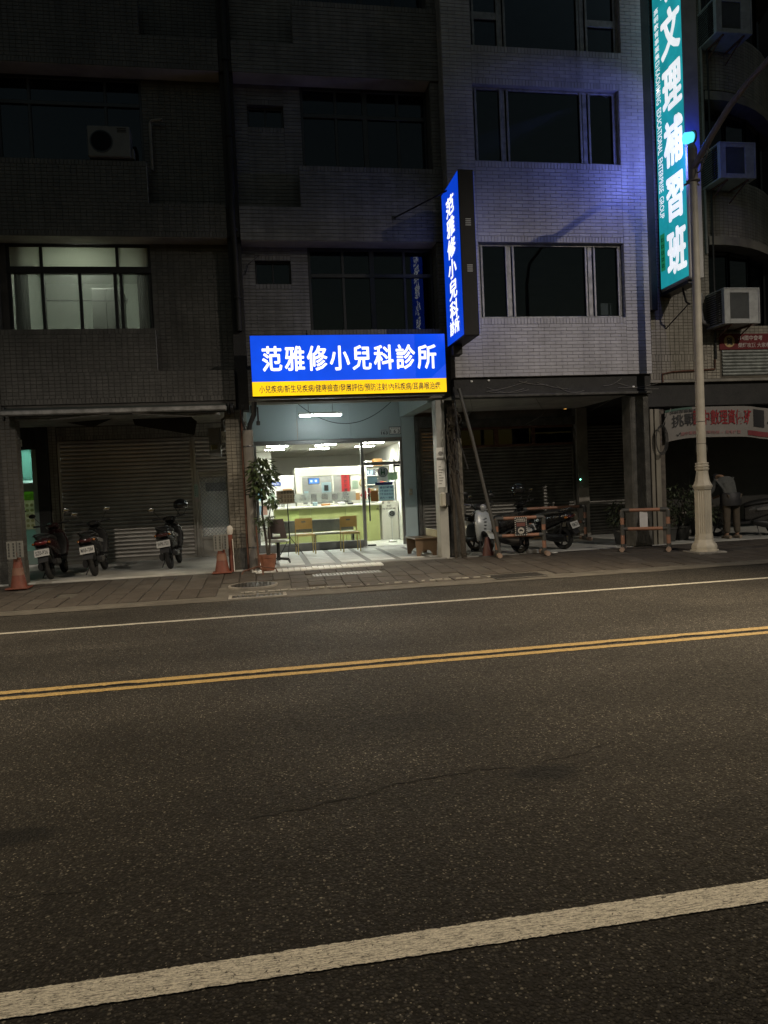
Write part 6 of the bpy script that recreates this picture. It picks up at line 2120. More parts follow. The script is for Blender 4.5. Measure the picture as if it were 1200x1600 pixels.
    for sy in (-1, 1):
        mb = MB()
        mb.ell((-0.83, sy * 0.135, 0.70), (0.045, 0.028, 0.025), 10, 6)
        mk("indicator", mb, mat("amber_lens", (0.28, 0.10, 0.02), 0.15, bump=0), t, smooth=True)
    if stripe:
        for sy in (-1, 1):
            mb = MB()
            for i in range(8):
                f0, f1 = i / 8, (i + 1) / 8
                def sp(f, k):
                    x = -0.80 + 0.62 * f
                    return (x, sy * (0.118 + 0.075 * min(1, f * 2.2) + 0.004), 0.755 - 0.10 * f - k * (0.05 + 0.03 * math.sin(math.pi * f)))
                mb.quad(sp(f0, 0), sp(f1, 0), sp(f1, 1), sp(f0, 1))
            mk("side_stripe", mb, mat("silver_trim", stripe, 0.2, 0.6, bump=0), t)
    mb = MB()
    mb.tube([(-0.58, -0.13, 0.82), (-0.76, -0.125, 0.85), (-0.86, -0.08, 0.865), (-0.88, 0, 0.868), (-0.86, 0.08, 0.865), (-0.76, 0.125, 0.85), (-0.58, 0.13, 0.82)], 0.015, 8)
    mk("grab_rail", mb, MCh if retro else MPl, t, smooth=True)
    mb = MB()
    mb.add([(-0.80, -0.10, 0.62), (-0.80, 0.10, 0.62), (-0.985, 0.085, 0.36), (-0.985, -0.085, 0.36), (-0.78, -0.10, 0.61), (-0.78, 0.10, 0.61), (-0.965, 0.085, 0.35), (-0.965, -0.085, 0.35)], [(0, 3, 2, 1), (4, 5, 6, 7), (0, 1, 5, 4), (1, 2, 6, 5), (2, 3, 7, 6), (3, 0, 4, 7)])
    mk("rear_mudguard", mb, MPl, t)
    # licence plate facing backwards, tilted
    mb = MB()
    mb.bbox(-0.13, 0.13, -0.003, 0.003, -0.07, 0.07, 0.002)
    P_ = Matrix.Translation((-0.935, 0, 0.53)) @ Matrix.Rotation(R(-90), 4, 'Z') @ Matrix.Rotation(R(-22), 4, 'X')
    mb.xf(P_)
    pl = mk("licence_plate", mb, mat("plate_white", (0.36, 0.36, 0.34), 0.5, var=0.08, bump=0), t)
    mb = MB()
    put_text(mb, plate, (0, -0.0045, 0.0), (1, 0, 0), (0, 0, 1), width=0.215, height=0.078, off=0.012)
    mb.xf(P_)
    mk("plate_lettering", mb, M_ink, pl)
    mb = MB()
    mb.loft([(-0.74, 0.115, 0.27, 0.045, 0.07), (-0.55, 0.12, 0.26, 0.06, 0.085), (-0.25, 0.12, 0.30, 0.055, 0.075), (-0.12, 0.09, 0.33, 0.05, 0.06)], 'x')
    mk("engine_case", mb, MPl, t, smooth=True)
    mb = MB()
    mb.loft([(-0.86, -0.16, 0.34, 0.03, 0.04), (-0.80, -0.16, 0.33, 0.05, 0.055), (-0.50, -0.155, 0.30, 0.055, 0.06), (-0.40, -0.14, 0.27, 0.02, 0.025)], 'x')
    ex = mk("exhaust", mb, MPl, t, smooth=True)
    mb = MB()
    mb.loft([(-0.80, -0.20, 0.335, 0.018, 0.045), (-0.55, -0.205, 0.315, 0.018, 0.045)], 'x')
    mk("heat_shield", mb, mat("shield_metal", (0.20, 0.20, 0.20), 0.35, 0.8), ex, smooth=True)
    mb = MB()
    for sy in (-1, 1):
        mb.tube([(-0.60, sy * 0.11, 0.26), (-0.70, sy * 0.10, 0.60)], 0.02, 8)
    mk("shock_absorber", mb, MPl, t)
    mb = MB()
    mb.tube([(-0.18, 0.10, 0.26), (-0.24, 0.24, 0.01)], 0.012, 6).tube([(-0.25, 0.24, 0.012), (-0.20, 0.27, 0.012)], 0.016, 6)
    mk("side_stand", mb, MPl, t)
    if retro:
        mb = MB()
        for k in range(5):
            mb.box(0.592, 0.600, -0.025, 0.025, 0.45 + k * 0.07, 0.47 + k * 0.07)
        mk("grille_trim", mb, MPl, t)
        mb = MB()
        mb.bbox(0.595, 0.60, -0.10, 0.10, 0.40, 0.50, 0.002)
    t.location = loc
    t.rotation_euler = (R(lean), 0, rz)
    if helmet:
        hp, hc, hl = helmet
        M_ = Matrix.Translation(loc) @ Matrix.Rotation(rz, 4, 'Z') @ Matrix.Rotation(R(lean), 4, 'X')
        c = M_ @ Vector(hp)
        h = thing("helmet", hl, "helmet", c)
        mb = MB()
        cc = c
        vs = []
        nu, nv = 18, 9
        for i in range(nv + 1):
            ph_ = R(115) * i / nv
            for k in range(nu):
                tt = 2 * math.pi * k / nu
                vs.append((cc.x + 0.145 * math.sin(ph_) * math.cos(tt), cc.y + 0.13 * math.sin(ph_) * math.sin(tt), cc.z + 0.14 * math.cos(ph_)))
        mb.add(vs, [(i * nu + k, (i + 1) * nu + k, (i + 1) * nu + (k + 1) % nu, i * nu + (k + 1) % nu) for i in range(nv) for k in range(nu)])
        mk("shell", mb, mat("helmet_%d" % (hc[0] * 1000), hc, 0.12, 0.1, var=0.05, bump=0, spec=0.8), h, smooth=True)
        mb = MB()
        vs = []
        for i in range(7):
            ph_ = R(48 + 62 * i / 6)
            for k in range(11):
                tt = R(-90 - 75 + 150 * k / 10)
                vs.append((cc.x + 0.155 * math.sin(ph_) * math.cos(tt), cc.y + 0.15 * math.sin(ph_) * math.sin(tt) - 0.005, cc.z + 0.15 * math.cos(ph_)))
        mb.add(vs, [(i * 11 + k, (i + 1) * 11 + k, (i + 1) * 11 + k + 1, i * 11 + k + 1) for i in range(6) for k in range(10)])
        mk("visor", mb, mat("smoked_visor", (0.01, 0.01, 0.011), 0.05, var=0.02, bump=0, spec=0.9), h, smooth=True)
        mb = MB()
        mb.lathe([(0.13, -0.062), (0.134, -0.05), (0.128, -0.04)], 18, (cc.x, cc.y, cc.z), caps=False)
        mk("rim_trim", mb, MPl, h)
        mb = MB()
        mb.tube([(cc.x - 0.12, cc.y, cc.z - 0.05), (cc.x - 0.04, cc.y, cc.z - 0.20), (cc.x + 0.05, cc.y, cc.z - 0.20), (cc.x + 0.12, cc.y, cc.z - 0.05)], 0.008, 5)
        mk("chin_strap", mb, MPl, h)
    return t
G1 = "scooters parked in the left arcade"
scooter("dark maroon scooter nearest the teal glass door, tail to the street", (0.020, 0.007, 0.008), "SZ0-P26", (-3.92, 15.15, 0.10), R(93), -8, group=G1, tail=(0.12, 0.012, 0.012))
scooter("black scooter with pale tail stripes, second in the left arcade", (0.014, 0.014, 0.015), "MAB-7284", (-3.16, 15.25, 0.10), R(93), -8, stripe=(0.30, 0.30, 0.30), group=G1, tail=(0.05, 0.01, 0.01))
scooter("black scooter with a helmet hung on its mirror before the big shutter", (0.012, 0.012, 0.013), "WPK-7551", (-1.78, 15.78, 0.10), R(88), -8, helmet=((0.30, -0.30, 1.22), (0.02, 0.02, 0.022), "black helmet with a pale badge hung on the mirror of the third left scooter"), stripe=(0.34, 0.34, 0.35), group=G1, tail=(0.04, 0.008, 0.008))
scooter("silver retro scooter facing the street beside the slanted pole", (0.34, 0.37, 0.38), "MWS-360", (4.26, 14.86, 0.075), R(-74), -5, retro=True, rough=0.3)
G2 = "black scooters behind the striped barriers"
scooter("black scooter half hidden behind the striped barrier with the poster", (0.012, 0.012, 0.013), "553-LJL", (4.86, 14.72, 0.075), R(120), -7, group=G2, tail=(0.04, 0.008, 0.008))
scooter("black scooter with white plate and a glossy helmet right of the poster barrier", (0.010, 0.010, 0.011), "WSM-2710", (5.88, 14.96, 0.075), R(122), -8, helmet=((0.22, 0.22, 1.32), (0.03, 0.045, 0.055), "glossy dark helmet with pale highlights above the scooter by the barrier"), group=G2, tail=(0.04, 0.008, 0.008))
scooter("dark scooter with silver rear side parked beside the bent person", (0.05, 0.048, 0.045), "MGF-108", (10.75, 14.9, 0.075), R(150), -7, stripe=(0.34, 0.33, 0.30), tail=(0.04, 0.008, 0.008))

# ================================================================ barriers
M_or = mat("faded_orange_pvc", (0.25, 0.125, 0.08), 0.5, var=0.18, vscale=5, dirt=0.3)
M_jt = mat("black_pvc_joint", (0.045, 0.045, 0.042), 0.55, var=0.25)
def barrier(label, x, y, z, rz, wd, ht, group="orange and black pipe barriers"):
    t = thing("pipe_barrier", label, "barrier", (0, 0, 0), group)
    h = wd / 2
    r = 0.038
    mb = MB()
    mb.tube([(-h, 0, 0.05), (-h, 0, ht)], r, 14)
    mk("upright", mb, M_or, t, smooth=True)
    mb = MB()
    mb.tube([(h, 0, 0.05), (h, 0, ht)], r, 14)
    mk("upright", mb, M_or, t, smooth=True)
    for z_ in (ht, ht * 0.54):
        mb = MB()
        mb.tube([(-h, 0, z_), (h, 0, z_)], r - 0.003, 14)
        mk("rail", mb, M_or, t, smooth=True)
    for sx in (-h, h):
        s = -1 if sx < 0 else 1
        mb = MB()
        mb.tube([(sx, 0, ht - 0.14), (sx, 0, ht - 0.03), (sx - s * 0.01, 0, ht - 0.005), (sx - s * 0.035, 0, ht + 0.0), (sx - s * 0.14, 0, ht)], r + 0.006, 14)
        mk("elbow", mb, M_jt, t, smooth=True)
        mb = MB()
        mb.tube([(sx, 0, ht * 0.54 - 0.12), (sx, 0, ht * 0.54 + 0.09)], r + 0.006, 14)
        mb.tube([(sx, 0, ht * 0.54), (sx - s * 0.10, 0, ht * 0.54)], r + 0.004, 14)
        mk("tee_joint", mb, M_jt, t, smooth=True)
        mb = MB()
        mb.tube([(sx, 0, 0.05), (sx, 0, 0.14)], r + 0.006, 14)
        mb.tube([(sx, -0.27, 0.045), (sx, 0.27, 0.045)], r + 0.004, 14)
        mk("foot", mb, M_jt, t, smooth=True)
        for sy in (-1, 1):
            mb = MB()
            mb.tube([(sx, sy * 0.15, 0.045), (sx, sy * 0.29, 0.045)], r + 0.009, 14)
            mk("foot_cap", mb, mat("dirty_pipe_cap", (0.24, 0.17, 0.13), 0.7, dirt=0.5), t, smooth=True)
    t.location = (x, y, z)
    t.rotation_euler.z = rz
    return t
barrier("striped pipe barrier with a black poster in front of the scooters", 4.99, 13.72, 0.075, R(-8), 0.93, 0.74)
barrier("striped pipe barrier standing back against the dark shutter", 6.75, 16.30, 0.075, R(-3), 1.55, 0.80)
barrier("striped pipe barrier by the lamp pole with a plain white sheet", 7.42, 13.35, 0.06, R(-32), 0.85, 0.80)
ps_ = thing("warning_poster", "black edged poster with a round car symbol hung on the front barrier", "poster", (0, 0, 0))
part(ps_, "sheet", M_ink, (-0.12, 0.12, -0.003, 0.003, 0.0, 0.36), bev=0.001)
mb = MB()
for k in range(9):
    for sx in (-0.12, 0.10):
        mb.box(sx, sx + 0.02, -0.0055, -0.0035, 0.008 + k * 0.04, 0.024 + k * 0.04)
for k in range(6):
    for sz in (0.0, 0.34):
        mb.box(-0.11 + k * 0.04, -0.092 + k * 0.04, -0.0055, -0.0035, sz, sz + 0.02)
mb.box(-0.085, 0.085, -0.0055, -0.0035, 0.27, 0.325)
mb.lathe([(0.062, -0.0055), (0.062, -0.0035)], 24, (0, 0, 0.095), axis='y')
mk("pale_print", mb, mat("pale_print", (0.40, 0.38, 0.34), 0.7, bump=0), ps_)
mb = MB()
put_text(mb, "請勿停車", (0, -0.0065, 0.297), (1, 0, 0), (0, 0, 1), width=0.15, height=0.042, off=0.02)
mb.box(-0.04, 0.04, -0.0075, -0.006, 0.085, 0.105).box(-0.025, 0.02, -0.0075, -0.006, 0.105, 0.12).box(-0.032, -0.018, -0.0075, -0.006, 0.074, 0.085).box(0.018, 0.032, -0.0075, -0.006, 0.074, 0.085)
mk("dark_print", mb, M_ink, ps_)
part(ps_, "red_band", mat("dull_red_print", (0.14, 0.05, 0.04), 0.7, bump=0), (-0.085, 0.085, -0.0055, -0.0035, 0.18, 0.25), bev=0.0005)
ps_.location = (4.99, 13.665, 0.075 + 0.40)
ps_.rotation_euler.z = R(-8)
mb = MB()
mb.bbox(-0.075, 0.075, -0.004, 0.004, 0.0, 0.33, 0.003)
o_ = tag(mk("sheet_sign", mb, mat("grey_white_sheet", (0.46, 0.46, 0.48), 0.35, bump=0.02)), "plain pale sheet hung between the rails of the barrier by the lamp pole", "sheet")
o_.location = (7.40, 13.36, 0.06 + 0.44)
o_.rotation_euler.z = R(-25)
bo = thing("board_sign", "pale board with dim lettering on the back barrier", "board", (7.05, 16.2, 0.45))
part(bo, "board", mat("tan_board", (0.20, 0.185, 0.145), 0.7), (6.88, 7.32, 16.20, 16.215, 0.42, 0.76))
mb = MB()
put_text(mb, "停車", (7.10, 16.196, 0.60), (1, 0, 0), (0, 0, 1), width=0.28, height=0.20, off=0.01)
mk("lettering", mb, M_black, bo)

# ================================================================ cones and bollard
def cone(label, x, y, z, ht, paper, rz=0):
    t = thing("traffic_cone", label, "cone", (x, y, z), "orange cones with paper signs")
    M_c = mat("cone_orange", (0.15, 0.042, 0.025), 0.6, var=0.25, vscale=6, dirt=0.4)
    mb = MB()
    mb.lathe([(0.135, 0.02), (0.10, 0.22), (0.06, ht * 0.8), (0.045, ht)], 20, (x, y, z))
    mk("body", mb, M_c, t, smooth=True)
    part(t, "base", M_c, (x - 0.18, x + 0.18, y - 0.18, y + 0.18, z, z + 0.028), bev=0.01)
    mb = MB()
    mb.lathe([(0.098, 0.235), (0.083, 0.36)], 20, (x, y, z), caps=False)
    mk("faded_band", mb, mat("cone_band", (0.18, 0.09, 0.06), 0.6, dirt=0.5), t, smooth=True)
    mb = MB()
    mb.bbox(x - 0.12, x + 0.03, y - 0.135, y - 0.128, z + paper, z + paper + 0.30, 0.001)
    mb.bbox(x + 0.035, x + 0.14, y - 0.11, y - 0.103, z + paper + 0.02, z + paper + 0.30, 0.001)
    mk("paper_sign", mb, mat("grimy_paper", (0.16, 0.16, 0.145), 0.8, var=0.15, dirt=0.3), t)
    mb = MB()
    for q, xx in ((0, x - 0.085), (1, x - 0.01), (2, x + 0.085)):
        for k in range(5):
            zz = z + paper + 0.035 + k * 0.05
            yy = y - 0.1395 if q < 2 else y - 0.1145
            mb.box(xx - 0.014, xx + 0.014, yy, yy + 0.0008, zz + 0.022, zz + 0.030).box(xx - 0.004, xx + 0.004, yy, yy + 0.0008, zz, zz + 0.036).box(xx - 0.014, xx + 0.014, yy, yy + 0.0008, zz + 0.004, zz + 0.010)
    mk("paper_writing", mb, M_ink, t)
cone("orange cone with paper signs at the far left pillar", -4.13, 13.45, 0.085, 0.62, 0.52)
cone("orange cone with paper signs at the pillar left of the clinic", -0.74, 13.92, 0.085, 0.55, 0.42)
bd = thing("bollard", "thin faded red post with a white rounded cap behind the second cone", "bollard", (-0.56, 13.95, 0.085))
mb = MB()
mb.lathe([(0.05, 0.0), (0.042, 0.05), (0.042, 0.70)], 16, (-0.57, 14.02, 0.085))
mk("post", mb, mat("faded_red_post", (0.16, 0.045, 0.025), 0.6, dirt=0.4), bd, smooth=True)
mb = MB()
mb.lathe([(0.043, 0.70), (0.055, 0.74), (0.06, 0.80), (0.045, 0.85), (0.01, 0.87)], 16, (-0.57, 14.02, 0.085))
mk("cap", mb, mat("cap_white", (0.50, 0.48, 0.44), 0.5), bd, smooth=True)
mb = MB()
mb.tube([(-0.52, 13.97, 0.09), (-0.53, 13.97, 0.70)], 0.008, 6)
mk("white_edge", mb, M_paper, bd)
cr = thing("traffic_cone", "dull red cone half hidden behind the foot of the slanted pole", "cone", (4.38, 13.98, 0.075))
mb = MB()
mb.lathe([(0.12, 0.075), (0.11, 0.10), (0.05, 0.42), (0.035, 0.46)], 18, (4.40, 13.98, 0))
mk("body", mb, mat("dull_red_cone", (0.07, 0.018, 0.013), 0.6, dirt=0.5), cr, smooth=True)
part(cr, "base", M_jt, (4.25, 4.55, 13.83, 14.13, 0.07, 0.095))
# litter and pale stones by the front barrier
mb = MB()
mb.bbox(-0.10, 0.10, -0.06, 0.06, 0, 0.09, 0.02)
o_ = tag(mk("stone_block", mb, M_conc), "small pale stone block on the ground beside the poster barrier", "stone")
o_.location = (5.30, 13.95, 0.075)
mb = MB()
mb.bbox(-0.06, 0.06, -0.03, 0.03, 0, 0.012, 0.004)
o_ = tag(mk("paper_scrap", mb, M_paper), "white paper scrap on the ground before the black scooter", "litter")
o_.location = (5.72, 13.80, 0.078)
o_.rotation_euler.z = 0.4

# ================================================================ plants and clutter at the right
M_leafd = leafmat("dark_leaf", (0.040, 0.052, 0.026))
def bush(label, x, y, z, r, n, L, seed, pot=True):
    t = thing("potted_bush", label, "potted plant", (x, y, z), "potted bushes by the right arcade")
    mb = MB()
    mb.lathe([(0.13, 0), (0.17, 0.26), (0.185, 0.27), (0.185, 0.31), (0.16, 0.31)], 18, (x, y, z))
    mk("pot", mb, M_jt, t, smooth=True)
    mb = MB()
    rnd = random.Random(seed)
    for k in range(5):
        mb.tube([(x + rnd.uniform(-0.05, 0.05), y, z + 0.28), (x + rnd.uniform(-0.15, 0.15), y + rnd.uniform(-0.1, 0.1), z + 0.28 + r[2] * 0.8), (x + rnd.uniform(-0.7, 0.7) * r[0], y + rnd.uniform(-0.7, 0.7) * r[1], z + 0.28 + r[2] * 1.7)], [0.014, 0.009, 0.004], 6)
    mk("stem", mb, M_bark, t)
    mb = MB()
    foliage(mb, (x, y, z + 0.30 + r[2]), r, n, L, seed)
    mk("foliage", mb, M_leafd, t)
bush("tall dense bush in a pot behind the lamp pole barrier", 9.15, 14.9, 0.075, (0.42, 0.34, 0.50), 420, 0.11, 21)
bush("low bush in a pot left of the lamp pole base", 9.35, 14.35, 0.075, (0.30, 0.28, 0.30), 260, 0.10, 22)
bush("spiky dark bush in a pot at the rough column", 7.65, 14.75, 0.075, (0.30, 0.28, 0.34), 240, 0.14, 23)
bush("small bush in a pot between the cream posts and the bushes", 8.75, 14.75, 0.075, (0.24, 0.2, 0.30), 180, 0.09, 24)
cb = thing("cable_coil", "coil of pale cable hung on the cream posts", "cable coil", (8.25, 14.1, 2.1))
mb = MB()
for k in range(5):
    pts = []
    for i in range(25):
        a = 2 * math.pi * i / 24
        pts.append((8.27 + (0.10 + 0.01 * k) * math.cos(a), 14.13 - 0.012 * k, 2.25 + (0.26 + 0.012 * k) * math.sin(a)))
    mb.tube(pts, 0.006, 5, caps=False)
mk("loops", mb, M_cable, cb)
mb = MB()
mb.tube([(8.34, 14.12, 2.5), (8.45, 14.1, 2.75), (8.50, 14.1, 2.9)], 0.006, 5).tube([(8.30, 14.12, 2.5), (8.38, 14.1, 2.7), (8.48, 14.12, 2.82)], 0.005, 5)
mk("tails", mb, M_pvc, cb)
pb = thing("tray_table", "low pale slatted bench with trays behind the lamp pole", "bench", (9.5, 15.0, 0.075))
for k in range(3):
    part(pb, "slat", M_plaster, (9.25, 10.0, 15.35 + k * 0.12, 15.44 + k * 0.12, 0.62, 0.65))
for xx in (9.28, 9.94):
    part(pb, "leg", M_plaster, (xx, xx + 0.04, 15.36, 15.66, 0.075, 0.62))

# ================================================================ bent person in a grey top
pe = thing("person", "person in a grey top and khaki trousers bent over beside the scooter", "person", (9.95, 14.55, 0.075))
def skin_mesh(name, pts, edges, radii, m, parent, sub=2, root=0):
    me = bpy.data.meshes.new(name)
    me.from_pydata([Vector(p) for p in pts], edges, [])
    o = bpy.data.objects.new(name, me)
    COL.objects.link(o)
    md = o.modifiers.new("skin", 'SKIN')
    for i, v in enumerate(me.skin_vertices[0].data):
        r_ = radii[i]
        v.radius = (r_, r_) if not hasattr(r_, '__len__') else r_
        v.use_root = (i == root)
    s2 = o.modifiers.new("sub", 'SUBSURF')
    s2.levels = s2.render_levels = sub
    dg = bpy.context.evaluated_depsgraph_get()
    nm = bpy.data.meshes.new_from_object(o.evaluated_get(dg))
    bpy.data.objects.remove(o)
    bpy.data.meshes.remove(me)
    mb = MB()
    mb.v = [tuple(v.co) for v in nm.vertices]
    mb.f = [tuple(p.vertices) for p in nm.polygons]
    mb.mi = [0] * len(mb.f)
    bpy.data.meshes.remove(nm)
    return mk(name, mb, m, parent, smooth=True)
ox, oy, oz = 10.12, 14.55, 0.075
def Q(x, y, z):
    return (ox + x, oy + y, oz + z)
M_skin = mat("skin", (0.30, 0.18, 0.12), 0.55, var=0.08, bump=0)
# joints: pelvis, spine, chest, neck, head; facing away (+y) and bent forward to the left
pts = [Q(0, 0, 0.90), Q(0.0, 0.05, 1.06), Q(-0.02, 0.14, 1.24), Q(-0.03, 0.24, 1.34), Q(-0.03, 0.34, 1.36), Q(-0.03, 0.44, 1.32), Q(-0.03, 0.50, 1.24),
       Q(-0.10, 0, 0.86), Q(-0.11, 0.0, 0.48), Q(-0.11, -0.01, 0.09), Q(-0.12, 0.10, 0.04),
       Q(0.10, 0, 0.86), Q(0.13, 0.02, 0.48), Q(0.14, 0.0, 0.09), Q(0.15, 0.11, 0.04),
       Q(-0.20, 0.22, 1.27), Q(-0.27, 0.27, 1.05), Q(-0.36, 0.36, 0.90), Q(-0.41, 0.40, 0.86), Q(-0.45, 0.43, 0.85),
       Q(0.15, 0.22, 1.27), Q(0.17, 0.33, 1.02), Q(0.06, 0.48, 0.92), Q(0.03, 0.52, 0.90), Q(0.0, 0.55, 0.89),
       Q(-0.50, 0.44, 0.85), Q(-0.49, 0.46, 0.83), Q(-0.48, 0.48, 0.82), Q(-0.47, 0.49, 0.81), Q(-0.43, 0.47, 0.87),
       Q(-0.04, 0.58, 0.88), Q(-0.03, 0.60, 0.87), Q(-0.02, 0.61, 0.86), Q(-0.01, 0.61, 0.85), Q(0.03, 0.57, 0.91)]
ed = [(0, 1), (1, 2), (2, 3), (3, 4), (4, 5), (5, 6), (0, 7), (7, 8), (8, 9), (9, 10), (0, 11), (11, 12), (12, 13), (13, 14), (2, 15), (15, 16), (16, 17), (17, 18), (18, 19), (2, 20), (20, 21), (21, 22), (22, 23), (23, 24),
      (19, 25), (19, 26), (19, 27), (19, 28), (18, 29), (24, 30), (24, 31), (24, 32), (24, 33), (23, 34)]
rad = [(0.12, 0.09), (0.10, 0.08), (0.10, 0.08), 0.05, 0.055, 0.085, 0.075, 0.085, 0.055, 0.038, 0.03, 0.085, 0.055, 0.038, 0.03,
       0.045, 0.038, 0.030, 0.028, 0.026, 0.045, 0.038, 0.032, 0.03, 0.026, 0.009, 0.009, 0.009, 0.008, 0.010, 0.009, 0.009, 0.009, 0.008, 0.010]
skin_mesh("body", pts, ed, rad, M_skin, pe)
M_top = mat("grey_knit", (0.065, 0.068, 0.066), 0.9, var=0.15, vscale=12, bump=0.2)
skin_mesh("long_sleeve_top", [pts[i] for i in (1, 2, 15, 16, 17, 20, 21, 22)] + [Q(0, 0.02, 0.96), Q(-0.02, 0.20, 1.31)], [(8, 0), (0, 1), (1, 2), (2, 3), (3, 4), (1, 5), (5, 6), (6, 7), (1, 9)], [(0.165, 0.125), (0.175, 0.125), 0.075, 0.062, 0.045, 0.075, 0.062, 0.045, (0.17, 0.135), (0.13, 0.10)], M_top, pe)
M_kh = mat("khaki_cloth", (0.07, 0.056, 0.040), 0.9, var=0.15, vscale=9, bump=0.15)
skin_mesh("trousers", [Q(0, 0, 0.90), pts[7], pts[8], Q(-0.11, 0, 0.10), pts[11], pts[12], Q(0.14, 0.0, 0.10)], [(0, 1), (1, 2), (2, 3), (0, 4), (4, 5), (5, 6)], [(0.155, 0.125), 0.108, 0.082, 0.07, 0.108, 0.082, 0.07], M_kh, pe)
mb = MB()
mb.lathe([(0.222, 0.72), (0.228, 0.82), (0.215, 0.97), (0.19, 1.0)], 20, (0, 0, 0), caps=False)
mb.xf(Matrix.Translation((ox, oy, oz)) @ Matrix.Diagonal((1.0, 0.86, 1, 1)))
mk("waist_apron", mb, M_ink, pe, smooth=True)
for p in ((-0.11, -0.01), (0.14, 0.0)):
    mb = MB()
    mb.loft([(-0.10, 0, 0.035, 0.035, 0.035), (0.0, 0, 0.04, 0.045, 0.04), (0.10, 0, 0.03, 0.042, 0.03), (0.16, 0, 0.02, 0.025, 0.02)], 'x')
    mb.xf(Matrix.Translation((ox + p[0], oy + p[1], oz)) @ Matrix.Rotation(R(95), 4, 'Z'))
    mk("shoe", mb, mat("tan_shoe", (0.20, 0.16, 0.12), 0.7), pe, smooth=True)
mb = MB()
mb.ell(Q(-0.03, 0.46, 1.33), (0.095, 0.10, 0.095), 16, 10)
mk("hair", mb, M_ink, pe, smooth=True)

# ================================================================ street lamps
M_pole = mat("cream_pole_paint", (0.44, 0.405, 0.33), 0.55, var=0.15, vscale=3, dirt=0.3)
M_poleD = mat("pole_band_grey", (0.19, 0.17, 0.145), 0.6, var=0.2)
def ped(rs, n=32, flutes=0):
    return rs
LX, LY = 8.19, 12.6
lp1 = thing("street_lamp", "ornate cream lamp pole with fluted pedestal and a blue glowing cap", "street lamp", (LX, LY, 0.06))
def octa(mb, prof, o, flute=0.0):
    n = 48
    vs = []
    for r, h in prof:
        for k in range(n):
            t = 2 * math.pi * k / n
            oct_ = math.cos(math.pi / 8) / math.cos((t + math.pi / 8) % (math.pi / 4) - math.pi / 8)
            q = r * oct_ * (1 - flute * (0.5 + 0.5 * math.cos(24 * t)) * (1 if flute else 0))
            q *= 1.12
            vs.append((o[0] + q * math.cos(t), o[1] + q * math.sin(t), o[2] + h * 1.19))
    m = len(prof)
    fs = [(i * n + k, i * n + (k + 1) % n, (i + 1) * n + (k + 1) % n, (i + 1) * n + k) for i in range(m - 1) for k in range(n)]
    fs.append(tuple(range((m - 1) * n, m * n)))
    mb.add(vs, fs)
mb = MB()
octa(mb, [(0.225, 0.0), (0.225, 0.03), (0.20, 0.035), (0.205, 0.08), (0.19, 0.12), (0.155, 0.155), (0.15, 0.19), (0.14, 0.20)], (LX, LY, 0.06))
mk("base", mb, M_pole, lp1, smooth=True)
part(lp1, "footing", M_conc, (LX - 0.28, LX + 0.28, LY - 0.28, LY + 0.28, 0.0, 0.07))
mb = MB()
octa(mb, [(0.145, 0.20), (0.142, 0.24), (0.138, 0.28)], (LX, LY, 0.06))
octa(mb, [(0.134, 0.28), (0.130, 0.98)], (LX, LY, 0.06), 0.09)
octa(mb, [(0.14, 0.98), (0.145, 1.0), (0.16, 1.02), (0.16, 1.04), (0.14, 1.06), (0.115, 1.12), (0.098, 1.22), (0.095, 1.27), (0.112, 1.29), (0.112, 1.31), (0.10, 1.315), (0.10, 1.33), (0.112, 1.335), (0.112, 1.355), (0.10, 1.36), (0.10, 1.375), (0.108, 1.38), (0.108, 1.395), (0.09, 1.40)], (LX, LY, 0.06))
mk("pedestal", mb, M_pole, lp1, smooth=True)
mb = MB()
mb.tube([(LX, LY, 1.70), (LX, LY, 4.2), (LX, LY, 6.95)], [0.083, 0.076, 0.066], 20)
mk("shaft", mb, M_pole, lp1, smooth=True)
mb = MB()
for z in (2.07, 2.48):
    mb.lathe([(0.0835, 0), (0.0845, 0.008), (0.0835, 0.016)], 20, (LX, LY, z), caps=False)
mk("shaft_band", mb, M_poleD, lp1)
mb = MB()
mb.lathe([(0.07, 0), (0.12, 0.01), (0.12, 0.03), (0.07, 0.045)], 18, (LX, LY, 6.90))
for a in (0.4, 2.5):
    mb.tube([(LX, LY, 6.92), (LX + 0.17 * math.cos(a), LY + 0.17 * math.sin(a), 6.88)], 0.018, 6)
mk("collar", mb, M_poleD, lp1, smooth=True)
mb = MB()
mb.tube([(LX, LY, 6.94), (LX, LY, 7.50)], [0.085, 0.085], 16)
mk("head_sleeve", mb, mat("sleeve_grey", (0.22, 0.19, 0.17), 0.5), lp1, smooth=True)
mb = MB()
mb.tube([(LX, LY - 0.02, 7.14), (LX, 12.0, 7.48), (LX, 11.5, 7.72), (LX, 11.0, 7.86), (LX, 10.4, 7.96), (LX, 8.9, 8.06)], [0.062, 0.056, 0.054, 0.05, 0.046, 0.042], 12)
mk("arm", mb, mat("sleeve_grey", (0, 0, 0)), lp1, smooth=True)
mb = MB()
pts = []
for i in range(22):
    a = i / 21 * 2 * math.pi * 1.35
    r = 0.14 * (1 - 0.55 * i / 21)
    pts.append((LX, LY - 0.20 - r * math.cos(a), 7.10 + r * math.sin(a)))
mb.tube(pts, 0.012, 6)
pts = [(LX, p[1] - 0.16, 0.8 * (p[2] - 7.10) + 7.24) for p in reversed(pts)]
mb.tube(pts, 0.011, 6)
mk("scroll_bracket", mb, M_poleD, lp1, smooth=True)
mb = MB()
mb.loft([(-0.30, 0, 0, 0.05, 0.03), (-0.15, 0, 0.01, 0.14, 0.05), (0.2, 0, 0.01, 0.16, 0.055), (0.38, 0, 0, 0.06, 0.03)], 'x')
mb.xf(Matrix.Translation((LX, 8.6, 8.10)) @ Matrix.Rotation(R(-90), 4, 'Z'))
